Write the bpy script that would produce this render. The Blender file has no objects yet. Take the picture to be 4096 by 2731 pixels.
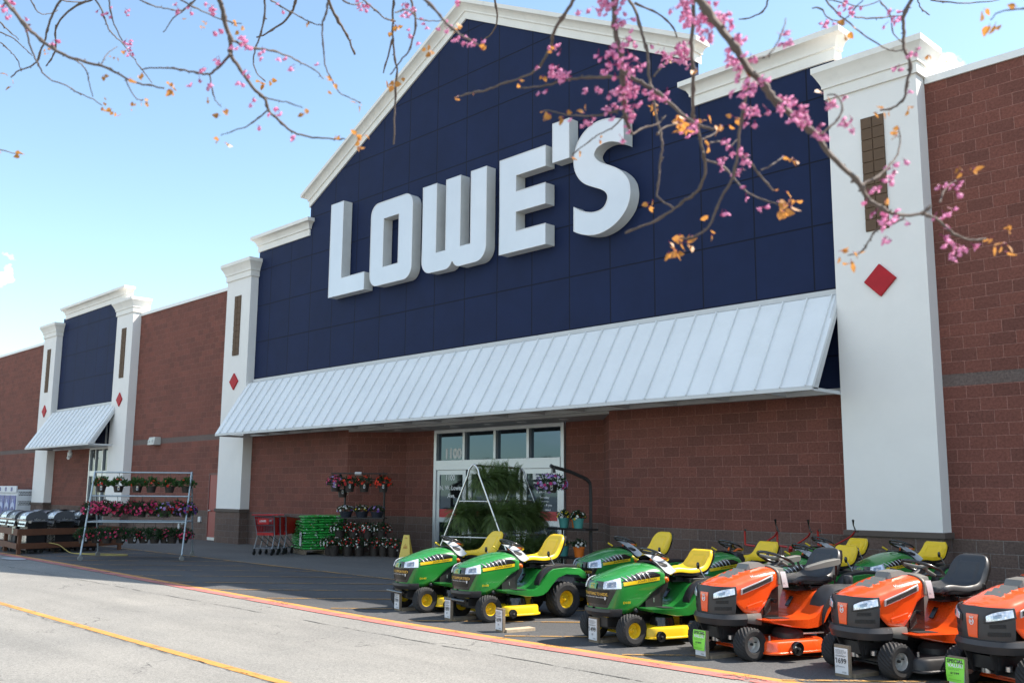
import bpy, bmesh, math, random
from mathutils import Vector, Matrix
random.seed(7)
R = math.radians
scene = bpy.context.scene
# ---------------------------------------------------------------- camera
CAM = Vector((8.1455, -16.1033, 1.6799)); YAW, PITCH, ROLL, LENS = R(46.1076), R(8.8892), R(0.4247), 34.129
def cam_axes():
    cy, sy, cp, sp = math.cos(YAW), math.sin(YAW), math.cos(PITCH), math.sin(PITCH)
    f = Vector((-sy*cp, cy*cp, sp)); r = Vector((cy, sy, 0)); u = r.cross(f)
    cr, sr = math.cos(ROLL), math.sin(ROLL)
    return r*cr+u*sr, u*cr-r*sr, f
RX, UX, FX = cam_axes()
cd = bpy.data.cameras.new('camera'); co = bpy.data.objects.new('camera', cd); scene.collection.objects.link(co)
co.matrix_world = Matrix(((RX.x, UX.x, -FX.x, CAM.x), (RX.y, UX.y, -FX.y, CAM.y), (RX.z, UX.z, -FX.z, CAM.z), (0, 0, 0, 1)))
cd.sensor_width = 36; cd.lens = LENS; cd.clip_end = 3000; cd.clip_start = 0.05
cd.dof.use_dof = True; cd.dof.focus_distance = 15; cd.dof.aperture_fstop = 6.3
scene.camera = co
# ---------------------------------------------------------------- light
SUN_EL, SUN_AZ = R(49.4), math.atan2(.507, .69)
w = bpy.data.worlds.new('World'); scene.world = w; w.use_nodes = True
nt = w.node_tree; bg = nt.nodes['Background']
sky = nt.nodes.new('ShaderNodeTexSky'); sky.sky_type = 'NISHITA'; sky.sun_disc = False
sky.sun_elevation = SUN_EL; sky.sun_rotation = SUN_AZ; sky.altitude = 200; sky.air_density = 1.0; sky.dust_density = .7; sky.ozone_density = 1.2
bg.inputs['Strength'].default_value = 0.15
def wn(t, **k):
    n = nt.nodes.new(t)
    for a, b in k.items(): setattr(n, a, b)
    return n
tc = wn('ShaderNodeTexCoord'); mp = wn('ShaderNodeMapping'); mp.inputs['Scale'].default_value = (1, 1, 3.0)
nz = wn('ShaderNodeTexNoise'); nz.inputs['Scale'].default_value = 4.5; nz.inputs['Detail'].default_value = 8; nz.inputs['Roughness'].default_value = .6
cr_ = wn('ShaderNodeValToRGB'); cr_.color_ramp.elements[0].position = .50; cr_.color_ramp.elements[1].position = .68
nt.links.new(tc.outputs['Generated'], mp.inputs['Vector']); nt.links.new(mp.outputs[0], nz.inputs['Vector']); nt.links.new(nz.outputs['Fac'], cr_.inputs['Fac'])
# broad cloud field over the car park behind the camera, two small puffs low above the store
sep = wn('ShaderNodeSeparateXYZ'); nt.links.new(tc.outputs['Generated'], sep.inputs[0])
behind = wn('ShaderNodeMapRange'); behind.inputs['From Min'].default_value = .05; behind.inputs['From Max'].default_value = -.35
nt.links.new(sep.outputs['Y'], behind.inputs['Value'])
tint = wn('ShaderNodeVectorMath', operation='MULTIPLY'); tint.inputs[1].default_value = (.93, 1.04, 1.02); nt.links.new(sky.outputs[0], tint.inputs[0])
def puff(d, rad, sc):
    d = Vector(d).normalized()
    v = wn('ShaderNodeVectorMath', operation='DISTANCE'); v.inputs[1].default_value = d
    n2 = wn('ShaderNodeTexNoise'); n2.inputs['Scale'].default_value = sc; n2.inputs['Detail'].default_value = 6
    nt.links.new(tc.outputs['Generated'], n2.inputs['Vector']); nt.links.new(tc.outputs['Generated'], v.inputs[0])
    mr = wn('ShaderNodeMapRange'); mr.inputs['From Min'].default_value = rad; mr.inputs['From Max'].default_value = rad*.2
    nt.links.new(v.outputs['Value'], mr.inputs['Value'])
    # ragged edge: the fall-off from the centre is eaten away by noise
    s_ = wn('ShaderNodeMath', operation='MULTIPLY_ADD'); s_.inputs[1].default_value = 1.6; s_.inputs[2].default_value = -1.05; nt.links.new(n2.outputs['Fac'], s_.inputs[0])
    a = wn('ShaderNodeMath', operation='MULTIPLY_ADD'); a.inputs[1].default_value = .62; nt.links.new(mr.outputs[0], a.inputs[0]); nt.links.new(s_.outputs[0], a.inputs[2])
    m2 = wn('ShaderNodeMapRange'); m2.inputs['From Min'].default_value = .16; m2.inputs['From Max'].default_value = .46; m2.inputs['To Max'].default_value = .8; nt.links.new(a.outputs[0], m2.inputs['Value'])
    gt_ = wn('ShaderNodeMath', operation='MULTIPLY'); gt_.inputs[1].default_value = 6; gt_.use_clamp = True; nt.links.new(mr.outputs[0], gt_.inputs[0])
    g = wn('ShaderNodeMath', operation='MULTIPLY'); nt.links.new(m2.outputs[0], g.inputs[0]); nt.links.new(gt_.outputs[0], g.inputs[1])
    return g
def pxdir(x, y):
    return FX + RX*((x-2048)/3883.1) - UX*((y-1365.5)/3883.1)
ml = wn('ShaderNodeMath', operation='MULTIPLY'); nt.links.new(cr_.outputs[0], ml.inputs[0]); nt.links.new(behind.outputs[0], ml.inputs[1])
tot = ml
for P, rad, sc in ((pxdir(5, 1085), .026, 60), (pxdir(3780, 290), .036, 45)):
    g = puff(P, rad, sc); a = wn('ShaderNodeMath', operation='MAXIMUM'); nt.links.new(tot.outputs[0], a.inputs[0]); nt.links.new(g.outputs[0], a.inputs[1]); tot = a
mx = wn('ShaderNodeMix', data_type='RGBA'); nt.links.new(tot.outputs[0], mx.inputs['Factor']); nt.links.new(tint.outputs[0], mx.inputs['A']); mx.inputs['B'].default_value = (9.5, 9.7, 10.0, 1)
nt.links.new(mx.outputs['Result'], bg.inputs['Color'])
sd = bpy.data.lights.new('sun', 'SUN'); sd.energy = 5.0; sd.angle = R(.53); sd.color = (1, .965, .91)
so = bpy.data.objects.new('sun', sd); scene.collection.objects.link(so)
sv = Vector((.507, .69, 1)).normalized()
so.rotation_euler = sv.to_track_quat('Z', 'Y').to_euler(); so.location = (20, 20, 40)
scene.view_settings.view_transform = 'Standard'; scene.view_settings.look = 'None'; scene.view_settings.gamma = 1
scene.view_settings.exposure = 1.03
scene.view_settings.use_white_balance = True; scene.view_settings.white_balance_temperature = 7000; scene.view_settings.white_balance_tint = 12
scene.render.engine = 'CYCLES'; scene.cycles.max_bounces = 8; scene.cycles.transparent_max_bounces = 12
scene.render.resolution_x = 1024; scene.render.resolution_y = 682
# ---------------------------------------------------------------- materials
def lin(h):
    h = h.lstrip('#'); return tuple(((c/12.92) if c <= .04045 else ((c+.055)/1.055)**2.4) for c in (int(h[i:i+2], 16)/255 for i in (0, 2, 4)))
MATS = {}
def mat(name, col, rough=.5, metal=0, bump=None, var=None, coat=0, spec=None, alpha=None, trans=0, emit=None, dirt=None, sub=0):
    if name in MATS: return MATS[name]
    m = bpy.data.materials.new(name); m.use_nodes = True; t = m.node_tree; b = t.nodes['Principled BSDF']
    col = lin(col) if isinstance(col, str) else col
    b.inputs['Base Color'].default_value = (*col, 1); b.inputs['Roughness'].default_value = rough; b.inputs['Metallic'].default_value = metal
    if coat: b.inputs['Coat Weight'].default_value = coat; b.inputs['Coat Roughness'].default_value = .06
    if spec is not None: b.inputs['Specular IOR Level'].default_value = spec
    if trans: b.inputs['Transmission Weight'].default_value = trans
    if sub: b.inputs['Subsurface Weight'].default_value = sub; b.inputs['Subsurface Radius'].default_value = (.02, .01, .01)
    if alpha is not None: b.inputs['Alpha'].default_value = alpha
    c = t.nodes.new('ShaderNodeTexCoord')
    last = None
    if var:
        n = t.nodes.new('ShaderNodeTexNoise'); n.inputs['Scale'].default_value = var[0]; n.inputs['Detail'].default_value = 6; n.inputs['Roughness'].default_value = .65
        t.links.new(c.outputs['Object'], n.inputs['Vector'])
        mr = t.nodes.new('ShaderNodeMapRange'); mr.inputs['From Min'].default_value = .3; mr.inputs['From Max'].default_value = .7; mr.inputs['To Min'].default_value = 1-var[1]; mr.inputs['To Max'].default_value = 1+var[1]
        t.links.new(n.outputs['Fac'], mr.inputs['Value'])
        mm = t.nodes.new('ShaderNodeVectorMath'); mm.operation = 'SCALE'; mm.inputs[0].default_value = col; t.links.new(mr.outputs[0], mm.inputs['Scale'])
        last = mm.outputs[0]; t.links.new(last, b.inputs['Base Color'])
        rr = t.nodes.new('ShaderNodeMapRange'); rr.inputs['To Min'].default_value = max(0, rough-.08); rr.inputs['To Max'].default_value = min(1, rough+.12)
        t.links.new(n.outputs['Fac'], rr.inputs['Value']); t.links.new(rr.outputs[0], b.inputs['Roughness'])
    if dirt:
        n = t.nodes.new('ShaderNodeTexNoise'); n.inputs['Scale'].default_value = dirt[0]; n.inputs['Detail'].default_value = 9; n.inputs['Roughness'].default_value = .72
        t.links.new(c.outputs['Object'], n.inputs['Vector'])
        r_ = t.nodes.new('ShaderNodeMapRange'); r_.inputs['From Min'].default_value = .52; r_.inputs['From Max'].default_value = .75; r_.inputs['To Max'].default_value = dirt[1]
        t.links.new(n.outputs['Fac'], r_.inputs['Value'])
        x = t.nodes.new('ShaderNodeMix'); x.data_type = 'RGBA'; t.links.new(r_.outputs[0], x.inputs['Factor'])
        if last: t.links.new(last, x.inputs['A'])
        else: x.inputs['A'].default_value = (*col, 1)
        x.inputs['B'].default_value = (*dirt[2], 1); t.links.new(x.outputs['Result'], b.inputs['Base Color'])
    if bump:
        n = t.nodes.new('ShaderNodeTexNoise'); n.inputs['Scale'].default_value = bump[0]; n.inputs['Detail'].default_value = 5
        t.links.new(c.outputs['Object'], n.inputs['Vector'])
        bp = t.nodes.new('ShaderNodeBump'); bp.inputs['Strength'].default_value = bump[1]; bp.inputs['Distance'].default_value = bump[2] if len(bump) > 2 else .01
        t.links.new(n.outputs['Fac'], bp.inputs['Height']); t.links.new(bp.outputs[0], b.inputs['Normal'])
    MATS[name] = m; return m
def leafmat(name, col, tr=.35, rough=.5, var=.35):
    if name in MATS: return MATS[name]
    m = mat(name, col, rough, var=(9, var)); t = m.node_tree; b = t.nodes['Principled BSDF']; o = t.nodes['Material Output']
    tl = t.nodes.new('ShaderNodeBsdfTranslucent'); tl.inputs['Color'].default_value = (*(lin(col) if isinstance(col, str) else col), 1)
    for l in list(b.inputs['Base Color'].links): t.links.new(l.from_socket, tl.inputs['Color'])
    mx = t.nodes.new('ShaderNodeMixShader'); mx.inputs[0].default_value = tr
    t.links.new(b.outputs[0], mx.inputs[1]); t.links.new(tl.outputs[0], mx.inputs[2]); t.links.new(mx.outputs[0], o.inputs[0])
    return m
# ---------------------------------------------------------------- mesh helpers
class MB:
    def __init__(s): s.v = []; s.f = []; s.m = []; s.M = None
    def add(s, vs, fs, mi=0):
        b = len(s.v)
        for p in vs:
            p = Vector(p); s.v.append(s.M @ p if s.M else p)
        for f in fs: s.f.append([b+i for i in f]); s.m.append(mi)
        return s
    def box(s, x0, x1, y0, y1, z0, z1, mi=0):
        x0, x1 = sorted((x0, x1)); y0, y1 = sorted((y0, y1)); z0, z1 = sorted((z0, z1))
        return s.add([(x0,y0,z0),(x1,y0,z0),(x1,y1,z0),(x0,y1,z0),(x0,y0,z1),(x1,y0,z1),(x1,y1,z1),(x0,y1,z1)],
                     [(0,3,2,1),(4,5,6,7),(0,1,5,4),(1,2,6,5),(2,3,7,6),(3,0,4,7)], mi)
    def loft(s, rings, closed=True, cap=True, mi=0):
        n = len(rings[0]); vs = [p for r in rings for p in r]; fs = []
        for i in range(len(rings)-1):
            for j in range(n if closed else n-1):
                k = (j+1) % n; fs.append((i*n+j, i*n+k, (i+1)*n+k, (i+1)*n+j))
        if cap and closed: fs.append(tuple(range(n-1, -1, -1))); fs.append(tuple(range((len(rings)-1)*n, len(rings)*n)))
        return s.add(vs, fs, mi)
    def tube(s, pts, r, n=8, mi=0, cap=True, closed=False):
        pts = [Vector(p) for p in pts]; rs = r if isinstance(r, (list, tuple)) else [r]*len(pts); rings = []; up = None
        for i, p in enumerate(pts):
            a = pts[i-1] if (i > 0 or closed) else p; b = pts[(i+1) % len(pts)] if (i < len(pts)-1 or closed) else p
            t = (b-a).normalized()
            if up is None: up = Vector((0, 0, 1)) if abs(t.z) < .9 else Vector((1, 0, 0))
            u = (up - t*up.dot(t))
            if u.length < 1e-5: u = Vector((1, 0, 0)) - t*t.x
            u.normalize(); up = u; vv = t.cross(u)
            rings.append([p+(u*math.cos(2*math.pi*k/n)+vv*math.sin(2*math.pi*k/n))*rs[i] for k in range(n)])
        if closed: rings.append(rings[0]); cap = False
        return s.loft(rings, True, cap, mi)
    def lathe(s, prof, c=(0, 0, 0), ax='z', n=24, mi=0, cap=True):
        rings = []
        for r, h in prof:
            ring = []
            for k in range(n):
                a = 2*math.pi*k/n; x, y = r*math.cos(a), r*math.sin(a)
                q = (x, y, h) if ax == 'z' else ((h, x, y) if ax == 'x' else (y, h, x))
                ring.append((q[0]+c[0], q[1]+c[1], q[2]+c[2]))
            rings.append(ring)
        return s.loft(rings, True, cap, mi)
    def prism(s, poly, a, b, plane='xz', mi=0):
        # polygon in the plane, extruded along the remaining axis from a to b
        def q(p, h): return (p[0], h, p[1]) if plane == 'xz' else ((h, p[0], p[1]) if plane == 'yz' else (p[0], p[1], h))
        n = len(poly); return s.add([q(p, a) for p in poly]+[q(p, b) for p in poly], [tuple(range(n))[::-1], tuple(range(n, 2*n))]+[(i, (i+1) % n, n+(i+1) % n, n+i) for i in range(n)], mi)
    def grid(s, fn, nu, nv, mi=0):
        vs = [fn(i/nu, j/nv) for i in range(nu+1) for j in range(nv+1)]
        return s.add(vs, [(i*(nv+1)+j, (i+1)*(nv+1)+j, (i+1)*(nv+1)+j+1, i*(nv+1)+j+1) for i in range(nu) for j in range(nv)], mi)
    def slab(s, fn, nu, nv, off, mi=0):
        # closed thin body: grid fn plus the same grid moved by off (vector or function)
        g = off if callable(off) else (lambda u, v: Vector(off))
        A = [Vector(fn(i/nu, j/nv)) for i in range(nu+1) for j in range(nv+1)]; B = [a+Vector(g(i/nu, j/nv)) for a, (i, j) in zip(A, [(i, j) for i in range(nu+1) for j in range(nv+1)])]
        N = len(A); W = nv+1; fs = []
        for i in range(nu):
            for j in range(nv):
                q = (i*W+j, (i+1)*W+j, (i+1)*W+j+1, i*W+j+1); fs.append(q); fs.append(tuple(N+k for k in q[::-1]))
        for i in range(nu):
            for j in (0, nv):
                a, b = i*W+j, (i+1)*W+j; fs.append((a, N+a, N+b, b) if j == 0 else (a, b, N+b, N+a))
        for j in range(nv):
            for i in (0, nu):
                a, b = i*W+j, i*W+j+1; fs.append((a, b, N+b, N+a) if i == 0 else (a, N+a, N+b, b))
        return s.add(A+B, fs, mi)
    def build(s, name, mats, parent=None, smooth=None, bevel=0, uv=False, sub=0, fixn=True, seg=2):
        me = bpy.data.meshes.new(name); me.from_pydata([tuple(p) for p in s.v], [], s.f)
        for m in (mats if isinstance(mats, (list, tuple)) else [mats]): me.materials.append(m)
        me.polygons.foreach_set('material_index', s.m)
        if fixn:
            b = bmesh.new(); b.from_mesh(me); bmesh.ops.recalc_face_normals(b, faces=b.faces); b.to_mesh(me); b.free()
        if uv:
            L = me.uv_layers.new(name='uv'); 
            for p in me.polygons:
                n = p.normal
                for li in p.loop_indices:
                    c = me.vertices[me.loops[li].vertex_index].co
                    if abs(n.z) > .8: L.data[li].uv = (c.x, c.y)
                    else:
                        t = Vector((-n.y, n.x)).normalized(); L.data[li].uv = (c.x*t.x+c.y*t.y, c.z)
        if smooth is not None:
            me.shade_smooth(); 
            if smooth < 179: me.set_sharp_from_angle(angle=R(smooth))
        o = bpy.data.objects.new(name, me); scene.collection.objects.link(o)
        if bevel:
            d = o.modifiers.new('bevel', 'BEVEL'); d.width = bevel; d.segments = seg; d.limit_method = 'ANGLE'; d.angle_limit = R(35); d.harden_normals = True
            me.shade_smooth(); me.set_sharp_from_angle(angle=R(35))
        if sub: d = o.modifiers.new('sub', 'SUBSURF'); d.levels = sub; d.render_levels = sub
        if parent: o.parent = parent
        return o
def build_each(mb, name, mats, parent=None, **k):
    # every separate piece of the mesh becomes a part of its own
    n = len(mb.v); p = list(range(n))
    def find(i):
        while p[i] != i: p[i] = p[p[i]]; i = p[i]
        return i
    for f in mb.f:
        r = find(f[0])
        for q in f[1:]: p[find(q)] = r
    comp = {}
    for f, m in zip(mb.f, mb.m): comp.setdefault(find(f[0]), []).append((f, m))
    out = []
    for fs in comp.values():
        ids = sorted({i for f, m in fs for i in f}); mp = {i: j for j, i in enumerate(ids)}; b = MB(); b.v = [mb.v[i] for i in ids]; b.f = [[mp[i] for i in f] for f, m in fs]; b.m = [m for f, m in fs]; out.append(b.build(name, mats, parent, **k))
    return out
_txt = {}
def text2d(s, w=None, h=1.0, bold=0.0, align='L', space=1.0):
    """glyph faces of a word, scaled to w x h, origin at lower left (or centre)"""
    k = (s, bold, space)
    if k not in _txt:
        c = bpy.data.curves.new('t', 'FONT'); c.body = s; c.size = 1; c.offset = bold; c.resolution_u = 3; c.space_character = space
        o = bpy.data.objects.new('t', c); scene.collection.objects.link(o); dg = bpy.context.evaluated_depsgraph_get()
        me = o.evaluated_get(dg).to_mesh(); vs = [(v.co.x, v.co.y) for v in me.vertices]; fs = [tuple(p.vertices) for p in me.polygons]
        bpy.data.objects.remove(o); bpy.data.curves.remove(c)
        x0, x1 = min(v[0] for v in vs), max(v[0] for v in vs); y0, y1 = min(v[1] for v in vs), max(v[1] for v in vs)
        _txt[k] = ([((x-x0)/(x1-x0), (y-y0)/(y1-y0)) for x, y in vs], fs, (x1-x0)/(y1-y0))
    vs, fs, asp = _txt[k]; w = w or asp*h
    dx = -w/2 if align == 'C' else 0
    return [(x*w+dx, y*h) for x, y in vs], fs
def write(mb, s, fn, w=None, h=1.0, mi=0, **k):
    vs, fs = text2d(s, w, h, **k); mb.add([fn(x, y) for x, y in vs], fs, mi)
def empty(name, loc=(0, 0, 0), rz=0, label=None, cat=None, group=None):
    o = bpy.data.objects.new(name, None); scene.collection.objects.link(o); o.location = loc; o.rotation_euler = (0, 0, rz); o.empty_display_size = .2
    return tag(o, label, cat, group)
def tag(o, label=None, cat=None, group=None, kind=None):
    for k, v in (('label', label), ('category', cat), ('group', group), ('kind', kind)):
        if v: o[k] = v
    return o
def copy_tree(o, parent=None, skip=()):
    c = o.copy(); scene.collection.objects.link(c)
    if parent: c.parent = parent
    for ch in list(o.children):
        if ch.name.split('.')[0] not in skip: copy_tree(ch, c, skip)
    return c
def smoothcurve(pts, n=4, closed=False):
    P = [Vector(p) for p in pts]; out = []; N = len(P)
    for i in range(N if closed else N-1):
        p1, p2 = P[i], P[(i+1) % N]
        p0 = P[i-1] if (i > 0 or closed) else p1; p3 = P[(i+2) % N] if (i+2 < N or closed) else p2
        for k in range(n):
            t = k/n; out.append(.5*((2*p1)+(p2-p0)*t+(2*p0-5*p1+4*p2-p3)*t*t+(3*p1-p0-3*p2+p3)*t**3))
    if not closed: out.append(P[-1])
    return out
# ================================================================ SETTING
def noise_group(t, vec, scale, detail=6, rough=.6):
    n = t.nodes.new('ShaderNodeTexNoise'); n.inputs['Scale'].default_value = scale; n.inputs['Detail'].default_value = detail; n.inputs['Roughness'].default_value = rough
    t.links.new(vec, n.inputs['Vector']); return n.outputs['Fac']
def asphalt(name, base, light, dark, cracks=True, stain=.5):
    m = bpy.data.materials.new(name); m.use_nodes = True; t = m.node_tree; b = t.nodes['Principled BSDF']; L = t.links
    c = t.nodes.new('ShaderNodeTexCoord').outputs['Object']
    def ramp(fac, p0, p1, c0, c1):
        r = t.nodes.new('ShaderNodeValToRGB'); r.color_ramp.elements[0].position = p0; r.color_ramp.elements[1].position = p1
        r.color_ramp.elements[0].color = (*c0, 1); r.color_ramp.elements[1].color = (*c1, 1); L.new(fac, r.inputs[0]); return r.outputs[0]
    def mix(fac, A, B, blend='MIX'):
        x = t.nodes.new('ShaderNodeMix'); x.data_type = 'RGBA'; x.blend_type = blend
        if isinstance(fac, float): x.inputs['Factor'].default_value = fac
        else: L.new(fac, x.inputs['Factor'])
        for s, k in ((A, 'A'), (B, 'B')):
            if isinstance(s, tuple): x.inputs[k].default_value = (*s, 1)
            else: L.new(s, x.inputs[k])
        return x.outputs['Result']
    big = ramp(noise_group(t, c, .35, 5), .35, .68, dark, light)
    mp = t.nodes.new('ShaderNodeMapping'); mp.inputs['Scale'].default_value = (.25, 1.3, 1); L.new(c, mp.inputs[0])
    streak = ramp(noise_group(t, mp.outputs[0], .9, 7), .45, .7, (0, 0, 0), (1, 1, 1))
    col = mix(.35, big, base)
    x = t.nodes.new('ShaderNodeMath'); x.operation = 'MULTIPLY'; x.inputs[1].default_value = stain
    L.new(streak, x.inputs[0]); col = mix(x.outputs[0], col, tuple(k*.68 for k in dark))
    # aggregate speckle
    v = t.nodes.new('ShaderNodeTexVoronoi'); v.inputs['Scale'].default_value = 95; L.new(c, v.inputs['Vector'])
    sp = ramp(v.outputs['Color'], .15, .95, (.62, .62, .62), (1.3, 1.3, 1.28)); col = mix(.75, col, sp, 'MULTIPLY')
    sp2 = ramp(noise_group(t, c, 24, 4, .8), .3, .7, (.8, .8, .8), (1.16, 1.16, 1.14)); col = mix(.7, col, sp2, 'MULTIPLY')
    w2 = ramp(noise_group(t, c, 5.5, 8, .75), .60, .72, (0, 0, 0), (1, 1, 1))
    y = t.nodes.new('ShaderNodeMath'); y.operation = 'MULTIPLY'; y.inputs[1].default_value = .25; L.new(w2, y.inputs[0]); col = mix(y.outputs[0], col, tuple(k*1.25 for k in light))
    if cracks:
        d = t.nodes.new('ShaderNodeVectorMath'); d.operation = 'ADD'; L.new(c, d.inputs[0])
        nn = t.nodes.new('ShaderNodeTexNoise'); nn.inputs['Scale'].default_value = 1.6; nn.inputs['Detail'].default_value = 6; L.new(c, nn.inputs['Vector'])
        sc = t.nodes.new('ShaderNodeVectorMath'); sc.operation = 'SCALE'; sc.inputs['Scale'].default_value = 1.4; L.new(nn.outputs['Color'], sc.inputs[0]); L.new(sc.outputs[0], d.inputs[1])
        vc = t.nodes.new('ShaderNodeTexVoronoi'); vc.feature = 'DISTANCE_TO_EDGE'; vc.inputs['Scale'].default_value = .30; L.new(d.outputs[0], vc.inputs['Vector'])
        lt = t.nodes.new('ShaderNodeMapRange'); lt.inputs['From Min'].default_value = .0035; lt.inputs['From Max'].default_value = 0; L.new(vc.outputs['Distance'], lt.inputs['Value'])
        gate = ramp(noise_group(t, c, .7, 3), .48, .6, (0, 0, 0), (1, 1, 1))
        z = t.nodes.new('ShaderNodeMath'); z.operation = 'MULTIPLY'; L.new(lt.outputs[0], z.inputs[0]); L.new(gate, z.inputs[1])
        col = mix(z.outputs[0], col, (.03, .03, .03))
    L.new(col, b.inputs['Base Color']); b.inputs['Roughness'].default_value = .85; b.inputs['Specular IOR Level'].default_value = .3
    bp = t.nodes.new('ShaderNodeBump'); bp.inputs['Strength'].default_value = .45; bp.inputs['Distance'].default_value = .004
    L.new(v.outputs['Distance'], bp.inputs['Height']); L.new(bp.outputs[0], b.inputs['Normal'])
    return m
M_road = asphalt('road asphalt', (.25, .242, .225), (.29, .28, .258), (.205, .203, .193))
M_bay = asphalt('bay asphalt', (.085, .085, .088), (.105, .105, .105), (.062, .064, .068), stain=.35)
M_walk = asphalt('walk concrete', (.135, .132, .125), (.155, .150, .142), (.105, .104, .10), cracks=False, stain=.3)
def sheet(name, poly, z, m, label=None):
    b = MB(); b.add([(x, y, z) for x, y in poly], [tuple(range(len(poly)))]); o = b.build(name, m, fixn=False)
    if o.data.polygons[0].normal.z < 0: o.data.flip_normals()
    o['kind'] = 'structure'; return o
sheet('road', [(-400, -400), (400, -400), (400, 400), (-400, 400)], 0, M_road)
edge = [(-46, -7.3), (-20.5, -7.53), (-8.3, -7.95), (-2.2, -8.12), (3.3, -7.95), (14, -7.7)]
sheet('parking_bays', edge+[(14, -4.25), (-8, -4.25), (-13.6, -4.2), (-46, -4.0)], .004, M_bay)
sheet('sidewalk', [(-75, -4.12), (-46, -4.0), (-13.6, -4.2), (-8, -4.25), (14, -4.25), (30, -4.25), (30, 1.25), (-75, 1.25)], .004, M_walk)
def worn(name, col, hole):
    m = mat(name, col, .7, var=(3, .12)); t = m.node_tree; b = t.nodes['Principled BSDF']; o = t.nodes['Material Output']
    c = t.nodes.new('ShaderNodeTexCoord').outputs['Object']
    f = noise_group(t, c, 38, 8, .85); f2 = noise_group(t, c, 2.2, 5, .7)
    a = t.nodes.new('ShaderNodeMath'); a.operation = 'ADD'; t.links.new(f, a.inputs[0]); t.links.new(f2, a.inputs[1])
    r = t.nodes.new('ShaderNodeMapRange'); r.inputs['From Min'].default_value = hole; r.inputs['From Max'].default_value = hole+.06
    t.links.new(a.outputs[0], r.inputs['Value'])
    tr = t.nodes.new('ShaderNodeBsdfTransparent'); mx = t.nodes.new('ShaderNodeMixShader'); t.links.new(r.outputs[0], mx.inputs[0]); t.links.new(tr.outputs[0], mx.inputs[2]); t.links.new(b.outputs[0], mx.inputs[1])
    t.links.new(mx.outputs[0], o.inputs[0]); return m
M_yel = worn('yellow road paint', (.50, .235, .055), 1.11); M_red = worn('red road paint', (.44, .15, .13), 1.07); M_yelf = worn('faded yellow paint', (.36, .20, .06), 1.02)
def strip(name, pts, wd, z, m, side=0):
    b = MB(); P = [Vector((*p, 0)) for p in pts]; Lf, Rt = [], []
    for i, p in enumerate(P):
        t = (P[min(i+1, len(P)-1)]-P[max(i-1, 0)]).normalized(); n = Vector((-t.y, t.x, 0))
        Lf.append(p+n*wd*(.5+side)); Rt.append(p+n*wd*(side-.5))
    for i in range(len(P)-1): b.add([(q.x, q.y, z) for q in (Rt[i], Rt[i+1], Lf[i+1], Lf[i])], [(0, 1, 2, 3)])
    o = b.build(name, m, fixn=False); o['kind'] = 'structure'; return o
def dense(pts, n=24): 
    return [(v.x, v.y) for v in smoothcurve([(x, y, 0) for x, y in pts], n)]
strip('yellow_edge_line', dense(edge, 6), .12, .008, M_yel, .5)
strip('red_fire_lane_line', dense(edge, 6), .19, .008, M_red, -.5)
strip('yellow_walkway_line', [(-46, -4.0), (-17.2, -4.15), (-13.66, -4.22), (-8, -4.27), (14, -4.27)], .10, .0125, M_yelf)
xs = [-24.3, -22.5, -20.7, -18.87, -16.95, -15.15, -13.32, -11.44, -9.6, -7.85, -6.0, -4.19, -2.36, -.5, 1.3, 3.2, 5.0, 6.8]
hb = MB()
for x in xs:
    y0 = -7.45-.42*min(1, max(0, (x+18)/9)); d = 3.55 if x > -12 else 3.3
    P, Q = Vector((x, y0, .0125)), Vector((x+(-4.3-y0), -4.3, .0125)); n = Vector((-.7, .7, 0))*.036
    hb.add([P-n, Q-n, Q+n, P+n], [(0, 1, 2, 3)])
hb.build('yellow_hatch_lines', M_yelf, fixn=False)['kind'] = 'structure'
strip('yellow_lane_line', dense([(-40, -10.9), (-20, -11.1), (-7.94, -11.22), (.22, -11.31), (12, -11.4)], 8), .11, .004, M_yel)
# crack along the pavement seam and the patched spot by the grills
M_tar = worn('crack tar', (.035, .035, .033), .97)
def wig(x0, x1, y, step, amp, wd):
    pts = []; x = x0
    while x < x1: pts.append((x, y+random.uniform(-amp, amp))); x += step
    return pts
strip('seam_crack', wig(-20, 6, -8.86, .35, .02, .01), .02, .004, M_tar)
strip('lane_line_crack', wig(-8.5, .8, -11.36, .12, .022, .01), .014, .0085, M_tar)
pt = MB(); pt.add([(-17.9+.62*math.cos(a)+random.uniform(-.05, .05), -7.98+.22*math.sin(a), .013) for a in [2*math.pi*k/14 for k in range(14)]], [tuple(range(14))])
pt.build('light_pavement_patch', mat('patch', (.34, .345, .36), .8), fixn=False)['kind'] = 'structure'
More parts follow.
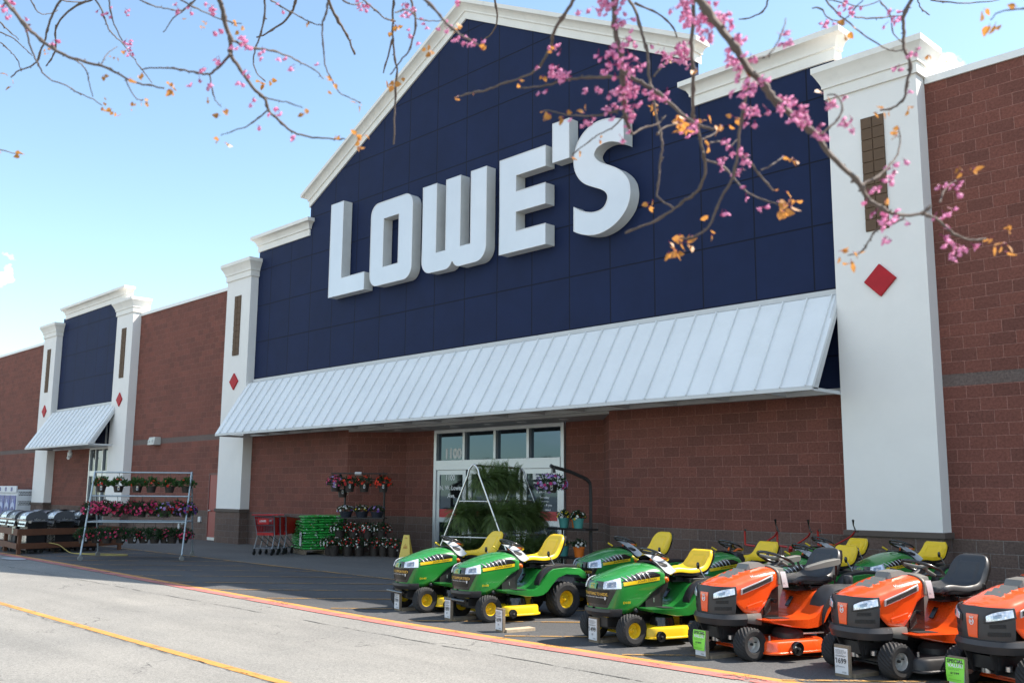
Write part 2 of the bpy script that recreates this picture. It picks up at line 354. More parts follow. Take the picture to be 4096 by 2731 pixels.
# ================================================================ STORE BUILDING
def brickmat():
    m = bpy.data.materials.new('split face block'); m.use_nodes = True; t = m.node_tree; b = t.nodes['Principled BSDF']; L = t.links
    uv = t.nodes.new('ShaderNodeUVMap'); uv.uv_map = 'uv'; vec = uv.outputs[0]
    sep = t.nodes.new('ShaderNodeSeparateXYZ'); L.new(vec, sep.inputs[0]); z = sep.outputs['Y']
    mp = t.nodes.new('ShaderNodeMapping'); mp.inputs['Location'].default_value = (-.17, 0, 0); L.new(vec, mp.inputs[0])
    # slight wobble of the joints
    nn = t.nodes.new('ShaderNodeTexNoise'); nn.inputs['Scale'].default_value = 9; nn.inputs['Detail'].default_value = 4; L.new(vec, nn.inputs['Vector'])
    sb = t.nodes.new('ShaderNodeVectorMath'); sb.operation = 'MULTIPLY_ADD'; sb.inputs[1].default_value = (.010, .010, 0); L.new(nn.outputs['Color'], sb.inputs[0]); L.new(mp.outputs[0], sb.inputs[2])
    br = t.nodes.new('ShaderNodeTexBrick'); br.offset = .5; br.inputs['Scale'].default_value = 1
    br.inputs['Brick Width'].default_value = .4064; br.inputs['Row Height'].default_value = .2032; br.inputs['Mortar Size'].default_value = .0062; br.inputs['Mortar Smooth'].default_value = .35
    br.inputs['Color1'].default_value = (.215, .080, .060, 1); br.inputs['Color2'].default_value = (.158, .064, .050, 1); br.inputs['Mortar'].default_value = (.33, .16, .128, 1); br.inputs['Bias'].default_value = 0
    L.new(sb.outputs[0], br.inputs['Vector'])
    br2 = t.nodes.new('ShaderNodeTexBrick'); br2.offset = .5; br2.inputs['Scale'].default_value = 1
    br2.inputs['Brick Width'].default_value = .4064; br2.inputs['Row Height'].default_value = .2032; br2.inputs['Mortar Size'].default_value = .0062; br2.inputs['Mortar Smooth'].default_value = .35
    br2.inputs['Color1'].default_value = (.155, .105, .086, 1); br2.inputs['Color2'].default_value = (.118, .082, .070, 1); br2.inputs['Mortar'].default_value = (.23, .20, .18, 1)
    L.new(sb.outputs[0], br2.inputs['Vector'])
    def gt(a, thr):
        n = t.nodes.new('ShaderNodeMath'); n.operation = 'GREATER_THAN'; n.inputs[1].default_value = thr; L.new(a, n.inputs[0]); return n.outputs[0]
    def lt(a, thr):
        n = t.nodes.new('ShaderNodeMath'); n.operation = 'LESS_THAN'; n.inputs[1].default_value = thr; L.new(a, n.inputs[0]); return n.outputs[0]
    def mix(f, A, B, blend='MIX'):
        x = t.nodes.new('ShaderNodeMix'); x.data_type = 'RGBA'; x.blend_type = blend
        if isinstance(f, float): x.inputs['Factor'].default_value = f
        else: L.new(f, x.inputs['Factor'])
        for s, k in ((A, 'A'), (B, 'B')):
            if isinstance(s, tuple): x.inputs[k].default_value = (*s, 1)
            else: L.new(s, x.inputs[k])
        return x.outputs['Result']
    col = mix(lt(z, 1.019), br.outputs['Color'], br2.outputs['Color'])
    band = t.nodes.new('ShaderNodeMath'); band.operation = 'MULTIPLY'; L.new(gt(z, 3.458), band.inputs[0]); L.new(lt(z, 3.655), band.inputs[1])
    col = mix(band.outputs[0], col, (.150, .112, .10))
    # mottling of the split faces and broad weathering
    f1 = noise_group(t, vec, 26, 7, .75); r1 = t.nodes.new('ShaderNodeMapRange'); r1.inputs['From Min'].default_value = .3; r1.inputs['From Max'].default_value = .72; r1.inputs['To Min'].default_value = .58; r1.inputs['To Max'].default_value = 1.42; L.new(f1, r1.inputs[0])
    f2 = noise_group(t, vec, .9, 6, .7); r2 = t.nodes.new('ShaderNodeMapRange'); r2.inputs['From Min'].default_value = .3; r2.inputs['From Max'].default_value = .7; r2.inputs['To Min'].default_value = .90; r2.inputs['To Max'].default_value = 1.08; L.new(f2, r2.inputs[0])
    k = t.nodes.new('ShaderNodeMath'); k.operation = 'MULTIPLY'; L.new(r1.outputs[0], k.inputs[0]); L.new(r2.outputs[0], k.inputs[1])
    s = t.nodes.new('ShaderNodeVectorMath'); s.operation = 'SCALE'; L.new(col, s.inputs[0]); L.new(k.outputs[0], s.inputs['Scale'])
    L.new(s.outputs[0], b.inputs['Base Color']); b.inputs['Roughness'].default_value = .9; b.inputs['Specular IOR Level'].default_value = .2
    h = t.nodes.new('ShaderNodeMath'); h.operation = 'MULTIPLY_ADD'; h.inputs[1].default_value = -.7; L.new(br.outputs['Fac'], h.inputs[0]); L.new(f1, h.inputs[2])
    bp = t.nodes.new('ShaderNodeBump'); bp.inputs['Strength'].default_value = .8; bp.inputs['Distance'].default_value = .02; L.new(h.outputs[0], bp.inputs['Height']); L.new(bp.outputs[0], b.inputs['Normal'])
    return m
M_brick = brickmat()
def panelmat():
    m = bpy.data.materials.new('navy stucco panels'); m.use_nodes = True; t = m.node_tree; b = t.nodes['Principled BSDF']; L = t.links
    c = t.nodes.new('ShaderNodeTexCoord').outputs['Object']; sp = t.nodes.new('ShaderNodeSeparateXYZ'); L.new(c, sp.inputs[0])
    def line(s, off):
        a = t.nodes.new('ShaderNodeMath'); a.operation = 'ADD'; a.inputs[1].default_value = off; L.new(s, a.inputs[0])
        d = t.nodes.new('ShaderNodeMath'); d.operation = 'PINGPONG'; d.inputs[1].default_value = .6096; L.new(a.outputs[0], d.inputs[0])
        r = t.nodes.new('ShaderNodeMapRange'); r.inputs['From Min'].default_value = .020; r.inputs['From Max'].default_value = .008; L.new(d.outputs[0], r.inputs[0]); return r.outputs[0]
    lx = line(sp.outputs['X'], 10.31+12.192*6); lz = line(sp.outputs['Z'], -5.37+12.192)
    mm = t.nodes.new('ShaderNodeMath'); mm.operation = 'MAXIMUM'; L.new(lx, mm.inputs[0]); L.new(lz, mm.inputs[1])
    f = noise_group(t, c, .8, 6, .7); r = t.nodes.new('ShaderNodeMapRange'); r.inputs['From Min'].default_value = .3; r.inputs['From Max'].default_value = .7; r.inputs['To Min'].default_value = .86; r.inputs['To Max'].default_value = 1.14; L.new(f, r.inputs[0])
    f2 = noise_group(t, c, 120, 3); r2 = t.nodes.new('ShaderNodeMapRange'); r2.inputs['To Min'].default_value = .8; r2.inputs['To Max'].default_value = 1.2; L.new(f2, r2.inputs[0])
    k = t.nodes.new('ShaderNodeMath'); k.operation = 'MULTIPLY'; L.new(r.outputs[0], k.inputs[0]); L.new(r2.outputs[0], k.inputs[1])
    s = t.nodes.new('ShaderNodeVectorMath'); s.operation = 'SCALE'; s.inputs[0].default_value = (.0062, .0155, .055); L.new(k.outputs[0], s.inputs['Scale'])
    x = t.nodes.new('ShaderNodeMix'); x.data_type = 'RGBA'; L.new(mm.outputs[0], x.inputs['Factor']); L.new(s.outputs[0], x.inputs['A']); x.inputs['B'].default_value = (.002, .004, .016, 1)
    L.new(x.outputs['Result'], b.inputs['Base Color']); b.inputs['Roughness'].default_value = .75; b.inputs['Specular IOR Level'].default_value = .25
    h = t.nodes.new('ShaderNodeMath'); h.operation = 'MULTIPLY_ADD'; h.inputs[1].default_value = -3; L.new(mm.outputs[0], h.inputs[0]); L.new(f2, h.inputs[2])
    bp = t.nodes.new('ShaderNodeBump'); bp.inputs['Strength'].default_value = .35; bp.inputs['Distance'].default_value = .006; L.new(h.outputs[0], bp.inputs['Height']); L.new(bp.outputs[0], b.inputs['Normal'])
    return m
M_blue = panelmat()
M_eifs = mat('white stucco', (.76, .745, .715), .85, bump=(160, .25, .004), var=(1.1, .035), spec=.2)
M_trim = mat('cream cornice', (.76, .735, .68), .7, bump=(120, .12, .003), var=(1.5, .05), dirt=(2.5, .25, (.40, .38, .34)))
M_coping = mat('white metal coping', (.76, .76, .74), .45, var=(2, .04))
M_awn = mat('white standing seam metal', (.72, .745, .75), .38, var=(.7, .05), dirt=(1.3, .18, (.52, .55, .50)))
M_frame = mat('painted steel frame', (.55, .56, .56), .5, var=(3, .06))
M_alum = mat('aluminium', (.50, .52, .54), .35, metal=.6, var=(3, .05))
M_glass = mat('dark glass', (.012, .013, .014), .03, spec=.8, coat=.5)
M_louv = mat('brown metal louvre', (.125, .080, .052), .75, spec=.2, var=(4, .1))
M_dia = mat('red tile', (.42, .016, .024), .6, spec=.25, var=(6, .1))
M_cap = mat('brown cast stone', (.10, .075, .062), .8, bump=(90, .3, .004), var=(4, .12))
M_black = mat('black plastic', (.012, .012, .013), .45)
M_white = mat('white paint', (.70, .70, .70), .5)
M_glass.node_tree.nodes['Principled BSDF'].inputs['Specular Tint'].default_value = (.42, .70, 1, 1); M_glass.node_tree.nodes['Principled BSDF'].inputs['Coat Tint'].default_value = (.5, .75, 1, 1); M_glass.node_tree.nodes['Principled BSDF'].inputs['Coat Weight'].default_value = 0; M_glass.node_tree.nodes['Principled BSDF'].inputs['Specular IOR Level'].default_value = 1.0
M_int = mat('dark interior', (.02, .02, .02), .9)
BLD = empty('store_building', (0, 0, 0), label='long red block store with navy gabled entrance, white pillars and big white letters', cat='building')
YB = -.05
# main wall, the recess behind the big awning and the parapet
wb = MB()
def wall(x0, x1, z0, z1, y=0, y1=.3): wb.box(x0, x1, y, y1, z0, z1)
ZT = 8.70
for x0, x1 in ((-78, -39.05), (-31.95, -20.93), (1.6, 30)): wall(x0, x1, 0, ZT)
wall(-20.95, -15.376, 0, 3.46); wall(-5.541, .05, 0, 3.46)
wb.prism([(-15.376, 0), (-14.176, 1.2), (-14.176, 1.5), (-15.376, .3)], 0, 3.46, 'xy')
wb.prism([(-5.541, 0), (-5.541, .3), (-6.741, 1.5), (-6.741, 1.2)], 0, 3.46, 'xy')
wb.box(-14.176, -12.9, 1.2, 1.5, 0, 3.46); wb.box(-7.93, -6.741, 1.2, 1.5, 0, 3.46)
wall(-39.05, -34.75, 0, 3.46)
build_each(wb, 'block_wall', M_brick, BLD, uv=True)
cb = MB()
for x0, x1 in ((-78, -39.1), (-31.9, -20.95), (1.64, 30)):
    cb.box(x0, x1, -.035, .34, ZT-.012, ZT+.115)
build_each(cb, 'parapet_coping', M_coping, BLD, bevel=.006)
# gabled navy facade
OUT = [(-20.906, 9.675), (-17.80, 9.675), (-17.80, 10.62), (-10.39, 14.277), (-3.10, 10.676), (-3.10, 9.665), (.01, 9.665)]
fb = MB(); top = [(x, z+.5) for x, z in OUT]; top[1] = (-17.80, 10.175); top[2] = (-17.80, 11.08); top[5] = (-3.10, 10.165); top[4] = (-3.10, 11.13)
poly = [(-20.906, 3.47)]+top+[(.01, 3.47)]
fb.prism(poly, YB, .12, 'xz'); fb.build('gable_facade', M_blue, BLD)
fb = MB(); fb.box(-39.05, -31.95, YB, .12, 3.47, 9.65); fb.box(-38.70, -31.83, YB, .12, 9.65, 10.05); fb.build('side_facade', M_blue, BLD)
# cornices: profile (outward, up)
PROF = [(.0, .0), (.045, .0), (.045, .20), (.085, .215), (.085, .26), (.10, .29), (.14, .36), (.20, .405), (.25, .42), (.25, .53), (0, .53)]
def cornice(path, name='cornice', yback=.17, prof=PROF, yf=YB):
    b = MB(); n = len(path); rings = []
    def sl(i, j): return (path[j][1]-path[i][1])/(path[j][0]-path[i][0])
    s0, s1 = sl(0, 1), sl(n-2, n-1)
    rings.append([(path[0][0]-o, yback, path[0][1]-o*s0+h) for o, h in prof])
    for i, (x, z) in enumerate(path):
        dx = -1 if i == 0 else (1 if i == n-1 else 0); s = s0 if i == 0 else s1
        rings.append([(x+dx*o, yf-o, z+h+(dx*o*s if dx else 0)) for o, h in prof])
    rings.append([(path[-1][0]+o, yback, path[-1][1]+o*s1+h) for o, h in prof])
    b.loft(rings, True, True); return b.build(name, M_trim, BLD, smooth=28)
cornice([OUT[0], OUT[1]]); cornice([OUT[2], OUT[3], OUT[4]], 'gable_cornice'); cornice([OUT[5], OUT[6]])
cornice([(-38.70, 9.58), (-31.83, 9.60)])
# pillars
CAPP = [(0, 0), (.045, 0), (.045, .19), (.075, .20), (.075, .25), (.10, .31), (.14, .39), (.185, .47), (.205, .49), (.205, .60), (0, .60)]
def pillar(x, zk):
    b = MB(); b.box(x, x+1.622, -.33, .3, 1.115, zk+.05); p = b.build('pillar', M_eifs, BLD)
    b = MB(); b.box(x-.005, x+1.627, -.335, .2, 0, 1.016); b.build('pillar_base', M_brick, p, uv=True)
    b = MB(); b.box(x-.045, x+1.667, -.375, .2, 1.0165, 1.1145); b.build('base_cap', M_cap, p, bevel=.012)
    b = MB(); rings = []
    for (px, dx, py, dy) in ((x, -1, .32, 0), (x, -1, -.33, -1), (x+1.622, 1, -.33, -1), (x+1.622, 1, .32, 0)):
        rings.append([(px+dx*o, py+dy*o, zk+h) for o, h in CAPP])
    b.loft(rings, True, True); b.build('capital', M_trim, p, smooth=28)
    b = MB(); cx = x+.821
    b.box(cx-.205, cx+.205, -.345, -.32, 6.205, 8.255)
    for i in range(10):
        z0 = 6.205+i*.205
        for sx in (-1, 1): b.box(cx+sx*.010, cx+sx*.203, -.362, -.344, z0+.008, z0+.197)
    b.build('louvre_panel', M_louv, p)
    b = MB(); h = .287; b.prism([(cx, 5.32+h), (cx+h, 5.32), (cx, 5.32-h), (cx-h, 5.32)], -.375, -.325, 'xz'); b.build('diamond', M_dia, p, bevel=.012)
for x, zk in ((0, 8.80), (-22.512, 8.83), (-31.985, 8.83), (-40.645, 8.83)): pillar(x, zk)
# awnings
def awning(x0, x1, zt, zb, step, xr):
    yt, yf = YB, -1.30; S = Vector((0, yf+.24, zb-5.205)); b = MB()
    P0 = Vector((0, -.24, 5.205)); 
    for a, c, in ((P0, Vector((0, yf, zb))),):
        b.add([(x0, a.y, a.z), (x1, a.y, a.z), (x1, c.y, c.z), (x0, c.y, c.z), (x0, a.y+.03, a.z-.06), (x1, a.y+.03, a.z-.06), (x1, c.y+.04, c.z-.045), (x0, c.y+.04, c.z-.045)],
              [(0, 3, 2, 1), (4, 5, 6, 7), (0, 1, 5, 4), (1, 2, 6, 5), (2, 3, 7, 6), (3, 0, 4, 7)])
    nrm = Vector((0, -(5.205-zb), -(1.06))).cross(Vector((1, 0, 0))).normalized(); d = (Vector((0, yf, zb))-P0); nrm = d.normalized().cross(Vector((-1, 0, 0))); 
    if nrm.y > 0: nrm = -nrm
    x = xr
    while x > x0+.05:
        a, c = P0+nrm*.002, Vector((0, yf, zb))+nrm*.002+d.normalized()*.012; w2 = .009; hh = nrm*.040
        b.add([(x-w2, a.y, a.z), (x+w2, a.y, a.z), (x+w2, c.y, c.z), (x-w2, c.y, c.z)]+[(x+q*w2*.8, (r+hh).y, (r+hh).z) for q, r in ((-1, a), (1, a), (1, c), (-1, c))],
              [(0, 1, 2, 3), (4, 7, 6, 5), (0, 4, 5, 1), (1, 5, 6, 2), (2, 6, 7, 3), (3, 7, 4, 0)]); x -= step
    aw = b.build('awning', M_awn, BLD)
    f = MB()
    f.box(x0+.15, x1, yt-.09, yt-.002, 5.23, 5.335)      # head flashing
    f.box(x0+.02, x1, yf-.012, yf+.045, zb-.075, zb-.012)  # eave fascia
    # sloping end rakes and level arms
    for xe in (x1-.05, x0+.012):
        f.add([(xe+dx, *q) for dx in (0, .045) for q in ((-.26, 5.19), (-.10, 5.19), (yf+.20, zb-.05), (yf, zb-.05))], [(0, 1, 2, 3), (7, 6, 5, 4), (0, 4, 5, 1), (1, 5, 6, 2), (2, 6, 7, 3), (3, 7, 4, 0)])
        f.box(xe, xe+.045, yf+.05, -.03, zb-.082, zb-.022)
    f.box(x0+.02, x1-.02, -.10, -.004, 3.462, 3.56)         # ledger on the wall
    xx = x1-1.22
    while xx > x0+.4:
        f.box(xx-.03, xx+.03, yf+.05, -.10, 3.47, 3.55); f.box(xx-.03, xx+.03, -.16, -.10, 3.55, 4.4)
        f.tube([(xx, yf+.12, zb-.03), (xx, -.14, 5.1)], .022, 6); xx -= 1.235
    f.box(x0+.02, x1-.02, yf+.36, yf+.42, zb+.30, zb+.36)
    f.build('awning_frame', M_frame, aw, bevel=.004)
awning(-20.95, .0, 5.335, 3.50, .4885, -.11)
awning(-39.08, -31.56, 5.335, 3.555, .4885, -31.75)
# soffit with round lamps over the entrance
b = MB(); b.prism([(-15.376, 0.005), (-5.541, 0.005), (-6.741, 1.2), (-14.176, 1.2)], 3.40, 3.462, 'xy'); sf = b.build('entrance_soffit', mat('soffit', (.42, .42, .41), .6), BLD)
for x in (-12.4, -11.2, -9.9, -8.7, -7.3, -13.6):
    b = MB(); b.lathe([(.10, 3.399), (.12, 3.395), (.12, 3.385), (.085, 3.385)], (x, .45, 0), n=20); b.build('recessed_lamp', M_white, sf)
# entrance: four transoms over doors
ex0, ex1, ey = -12.88, -7.95, 1.2
b = MB()
def fr(x0, x1, z0, z1, y0=ey-.06, y1=ey+.08): b.box(x0, x1, y0, y1, z0, z1)
fr(ex0, ex0+.11, 0, 3.398); fr(ex1-.11, ex1, 0, 3.398)
fr(ex0+.11, ex1-.11, 3.30, 3.398); fr(ex0+.11, ex1-.11, 2.30, 2.56, ey-.08, ey+.08)
tx = [ex0+.11, -11.63, -10.41, -9.19, ex1-.11]
for x in tx[1:4]: fr(x-.045, x+.045, 2.56, 3.30)
ent = b.build('entrance', M_alum, BLD, bevel=.006)
for i in range(4):
    a, c = tx[i]+(.045 if i else 0), tx[i+1]-(.045 if i < 3 else 0)
    b = MB(); b.box(a-.002, c+.002, ey+.035, ey+.045, 2.558, 3.302); b.build('transom_pane', M_glass, ent)
for (a, c) in ((ex0+.11, -11.55), (-11.45, -10.5), (-10.46, -9.48), (-9.38, ex1-.11)):
    b = MB(); q0, q1 = ey-.03, ey+.03
    b.box(a, a+.13, q0, q1, .02, 2.298); b.box(c-.13, c, q0, q1, .02, 2.298); b.box(a+.13, c-.13, q0, q1, 2.17, 2.298); b.box(a+.13, c-.13, q0, q1, .02, .22); b.box(a+.13, c-.13, q0, q1, .90, 1.03)
    d = b.build('door_leaf', M_alum, ent, bevel=.004)
    b = MB(); b.box(a+.128, c-.128, ey-.006, ey+.006, 1.028, 2.172); b.box(a+.128, c-.128, ey-.006, ey+.006, .218, .902); b.build('door_glass', M_glass, d)
    b = MB(); b.box(a+.13, c-.13, ey-.014, ey-.008, 1.03, 1.25); b.build('red_band', mat('red vinyl', (.45, .02, .025), .4), d)
M_wt = mat('white vinyl', (.72, .72, .72), .5); M_nv = mat('navy print', (.02, .03, .12), .5)
def onwall(x, z, y): return lambda a, c: (x+a, y, z+c)
b = MB(); write(b, '1100', onwall(-12.46, 2.60, ey+.031), w=.66, h=.29, bold=.045); b.build('address_number', M_wt, ent)
b = MB()
for s, x, z, wd, h in (('1100', -12.42, 2.02, .36, .15), ('N. W. Lowes', -12.68, 1.76, .92, .125), ('Ave.', -12.36, 1.55, .32, .125)):
    b = MB(); write(b, s, onwall(x+.04, z, ey-.009), w=wd, h=h, bold=.022); b.build('address_line', M_wt, ent)
b = MB(); b.box(-9.04, -8.22, ey-.020, ey-.014, 2.03, 2.235); hs = b.build('hours_header', M_wt, ent)
b = MB(); write(b, 'Store Hours', onwall(-8.64, 2.13, ey-.024), w=.60, h=.075, bold=.03, align='C'); write(b, 'Horas de tienda', onwall(-8.64, 2.055, ey-.024), w=.56, h=.05, bold=.02, align='C'); b.build('hours_title', M_nv, hs)
b = MB()
for s, z, wd, h in (('Monday - Saturday', 1.90, .76, .075), ('Lunes - Sabado', 1.81, .5, .05), ('6 am - 10 pm', 1.68, .56, .075), ('Sunday', 1.55, .34, .075), ('Domingo', 1.47, .3, .045), ('8 am - 8 pm', 1.36, .5, .075), ('NO ANIMALS', 1.27, .4, .045)):
    b = MB(); write(b, s, onwall(-8.63, z, ey-.016), w=wd, h=h, bold=.03, align='C'); b.build('hours_line', M_wt, ent)
# a dark vestibule behind the glass so that reflections read
b = MB(); b.box(ex0-.4, ex1+.4, 1.52, 3.5, -.01, 3.5); b.build('vestibule', M_int, BLD)
# side entrance under the far awning
b = MB(); dx0, dx1, dy = -34.75, -31.95, .02
for x in (dx0, -33.35, dx1-.1): b.box(x, x+.1, dy-.05, dy+.08, 0, 3.40)
b.box(dx0, dx1, dy-.05, dy+.08, 3.40, 3.47); b.box(dx0+.1, dx1-.1, dy-.04, dy+.07, 2.28, 2.5)
for x in (-34.1, -32.7): b.box(x-.03, x+.03, dy-.04, dy+.07, 2.5, 3.4)
se = b.build('side_entrance', M_alum, BLD)
b = MB(); b.box(dx0+.1, dx1-.1, dy+.02, dy+.03, .0, 3.4); b.build('glass', M_glass, se)
b = MB(); b.box(dx0+.1, dx1-.1, dy-.02, dy-.01, 1.02, 1.24); b.build('red_band', MATS['red vinyl'], se)
b = MB(); b.box(-33.9, -33.45, dy-.03, dy-.012, 1.85, 2.2, 0); se2 = b.build('exit_sign', MATS['red vinyl'], se); b = MB(); write(b, 'EXIT', onwall(-33.87, 1.95, dy-.034), w=.39, h=.15, bold=.04); b.build('exit_lettering', M_wt, se2)
b = MB(); b.lathe([(.06, 3.40), (.06, 3.32), (.10, 3.30), (.10, 3.12), (.03, 3.10)], (-35.7, -.5, 0), n=16); b.tube([(-35.7, -.5, 3.12), (-35.62, -.6, 3.05)], [.09, .07], 12); b.build('security_camera', M_white, BLD, smooth=40)
# wall light, red service door, outlet, pipe
b = MB(); b.prism([(-.30, 3.40), (0, 3.40), (0, 3.70), (-.24, 3.70)], -28.35, -27.80, 'yz'); wl = b.build('wall_light', mat('light housing', (.50, .50, .46), .5), BLD, bevel=.02)
b = MB(); b.box(-28.0, -27.92, -.315, -.302, 3.5, 3.6); b.box(-28.26, -28.19, -.315, -.302, 3.51, 3.58); build_each(b, 'lens', MATS['aluminium'], wl)
M_door = mat('red door paint', (.26, .035, .028), .45, var=(3, .08))
b = MB(); b.box(-23.62, -22.5, -.03, -.001, .02, 2.24); rd = b.build('service_door', M_door, BLD, bevel=.004)
b = MB(); b.box(-23.68, -23.62, -.045, -.001, 0, 2.30); b.box(-23.62, -22.52, -.045, -.001, 2.24, 2.30); b.build('door_frame', mat('dark door frame', (.10, .02, .018), .5), rd)
b = MB(); b.box(-23.6, -22.55, -.045, -.031, .03, .13); b.build('kick_plate', M_alum, rd)
b = MB(); b.tube([(-23.50, -.03, 1.02), (-23.50, -.10, 1.02), (-23.34, -.10, 1.04)], .018, 8); b.build('door_handle', M_alum, rd, smooth=40)
b = MB(); b.box(-24.33, -24.14, -.06, -.001, .62, .80); b.build('outlet_box', M_frame, BLD, bevel=.006)
b = MB(); b.tube(smoothcurve([(-25.6, -.12, 0), (-25.6, -.12, .45), (-25.55, -.12, .56), (-25.4, -.12, .60), (-25.3, -.12, .52)], 4), .05, 10); b.build('vent_pipe', M_frame, BLD, smooth=50)
# ---- letters
M_let = mat('white sign face', (.66, .69, .72), .12, spec=.6, coat=.6, var=(.9, .04)); M_lets = mat('sign return metal', (.62, .63, .61), .45, var=(2, .07), dirt=(3, .3, (.45, .44, .40)))
def rr(x0, x1, z0, z1, r, n=8):
    o = []
    for cx, cz, a0 in ((x1-r, z1-r, 0), (x0+r, z1-r, 90), (x0+r, z0+r, 180), (x1-r, z0+r, 270)):
        for k in range(n+1): a = R(a0+90*k/n); o.append((cx+r*math.cos(a), cz+r*math.sin(a)))
    return o
def letter(name, outer, inner=None):
    YF, YK = -.375, -.072; b = MB(); n = len(outer)
    def side(P, flip):
        m = len(P); b.add([(x, YF, z) for x, z in P]+[(x, YK, z) for x, z in P], [((i, (i+1) % m, m+(i+1) % m, m+i) if not flip else (i, m+i, m+(i+1) % m, (i+1) % m)) for i in range(m)], 1)
    side(outer, False)
    if inner:
        side(inner, True)
        # bridge: ring faces between outer and inner via nearest parameter
        m = len(inner); vs = [(x, YF, z) for x, z in outer]+[(x, YF, z) for x, z in inner]; fs = []
        # quadrants matched by angle
        cx = sum(p[0] for p in inner)/m; cz = sum(p[1] for p in inner)/m
        idx = []
        for x, z in outer:
            idx.append(min(range(m), key=lambda j: (inner[j][0]-x)**2+(inner[j][1]-z)**2))
        for i in range(n):
            j, k = idx[i], idx[(i+1) % n]
            if j == k: fs.append((i, (i+1) % n, n+j))
            else: fs.append((i, (i+1) % n, n+k, n+j))
        b.add(vs, fs, 0)
    else: b.add([(x, YF, z) for x, z in outer], [tuple(range(n))], 0)
    o = b.build('sign_letter', [M_let, M_lets], BLD, fixn=True, smooth=30)
    t = MB()   # thin trim cap round the face
    for P in ([outer]+([inner] if inner else [])): t.tube([(x, YF, z) for x, z in P], .011, 5, closed=True)
    t.build('trim_cap', M_white, o)
letter('L', [(-16.115, 10.25), (-15.465, 10.25), (-15.465, 7.90), (-14.305, 7.90), (-14.305, 7.39), (-16.115, 7.39)])
letter('O', rr(-14.04, -12.13, 7.395, 9.785, .34), [(-12.737, 9.286), (-13.438, 9.286), (-13.438, 7.896), (-12.737, 7.896)])
def arc(cx, cz, r, a0, a1, n=7, rz=None): return [(cx+r*math.cos(R(a0+(a1-a0)*k/n)), cz+(rz or r)*math.sin(R(a0+(a1-a0)*k/n))) for k in range(n+1)]
letter('W', [(-11.69, 9.785), (-11.11, 9.785), (-11.11, 7.895), (-10.72, 7.895), (-10.72, 9.785), (-10.145, 9.785), (-10.145, 7.897), (-9.745, 7.897), (-9.745, 9.785), (-9.16, 9.785)]
       + arc(-9.53, 7.76, .37, 0, -90) + arc(-10.16, 7.67, .285, -90, -155, 4) + arc(-10.72, 7.67, .285, -25, -90, 4) + arc(-11.34, 7.74, .35, -90, -180))
letter('E', [(-8.68, 9.79), (-7.105, 9.79), (-7.105, 9.288), (-8.097, 9.288), (-8.097, 8.88), (-7.11, 8.88), (-7.11, 8.376), (-8.097, 8.376), (-8.097, 7.895), (-7.105, 7.895), (-7.105, 7.40), (-8.68, 7.40)])
letter('apostrophe', [(-6.88, 10.252), (-6.355, 10.252), (-6.355, 9.294), (-6.88, 9.294)])
Sa = [(-4.747, 9.204), (-4.882, 9.28), (-5.081, 9.353), (-5.284, 9.372), (-5.489, 9.323), (-5.589, 9.226), (-5.595, 9.136), (-5.518, 9.025), (-5.364, 8.915), (-5.162, 8.815), (-4.939, 8.691), (-4.744, 8.525), (-4.625, 8.349), (-4.584, 8.174), (-4.581, 8.036), (-4.62, 7.87), (-4.707, 7.713), (-4.854, 7.568), (-5.028, 7.456), (-5.253, 7.372), (-5.506, 7.332), (-5.763, 7.356), (-5.998, 7.425), (-6.215, 7.524)]
Sb = [(-6.213, 8.09), (-6.048, 7.978), (-5.838, 7.893), (-5.63, 7.846), (-5.425, 7.859), (-5.298, 7.926), (-5.226, 8.04), (-5.215, 8.137), (-5.269, 8.239), (-5.395, 8.328), (-5.6, 8.425), (-5.834, 8.539), (-6.018, 8.684), (-6.151, 8.881), (-6.204, 9.06), (-6.209, 9.249), (-6.149, 9.464), (-6.041, 9.644), (-5.853, 9.802), (-5.615, 9.902), (-5.355, 9.922), (-5.075, 9.878), (-4.745, 9.77)]
letter('S', [(v.x, v.y) for v in smoothcurve([(x, z, 0) for x, z in Sa], 3)]+[(v.x, v.y) for v in smoothcurve([(x, z, 0) for x, z in Sb], 3)])
# ================================================================ RIDING MOWERS
M_grn = mat('green paint', (.013, .205, .034), .28, coat=.7, var=(2, .05)); M_ylw = mat('yellow plastic', (.72, .47, .012), .4, var=(3, .05)); M_ylr = mat('yellow rim paint', (.70, .46, .015), .35)
M_seat = mat('yellow vinyl', (.76, .50, .015), .38, bump=(260, .12, .002), var=(5, .04)); M_tyre = mat('tyre rubber', (.013, .013, .014), .75, bump=(80, .2, .003), var=(12, .25)); M_dark = mat('dark machinery', (.012, .012, .013), .5, var=(10, .3))
M_gloss = mat('gloss black plastic', (.012, .012, .012), .22, coat=.3); M_decal = mat('brown black decal', (.016, .012, .010), .35, spec=.3); M_gold = mat('gold print', (.62, .36, .05), .4)
M_lens = mat('headlamp lens', (.62, .66, .72), .08, coat=1, metal=.35, var=(26, .35)); M_lensr = mat('lamp reflector', (.30, .32, .35), .12, metal=.8); M_slv = mat('silver plastic', (.55, .56, .57), .3, metal=.5)
M_org = mat('orange paint', (.80, .085, .012), .25, coat=.7, var=(2, .04)); M_red = mat('red paint', (.45, .02, .015), .3, coat=.4); M_okn = mat('orange knob', (.75, .13, .012), .4)
M_gry = mat('charcoal plastic', (.028, .028, .030), .42, var=(5, .08)); M_gryl = mat('grey plastic', (.16, .155, .14), .4, var=(4, .06)); M_rim = mat('silver rim', (.55, .55, .53), .3, metal=.7, var=(4, .05))
M_sgry = mat('charcoal vinyl', (.035, .036, .038), .42, bump=(300, .15, .002)); M_steel = mat('bare steel', (.42, .42, .42), .3, metal=.9, var=(8, .15)); M_pap = leafmat('clear flyer', (.62, .66, .70), .4, .15, .04); M_prt = mat('black print', (.02, .02, .02), .5)
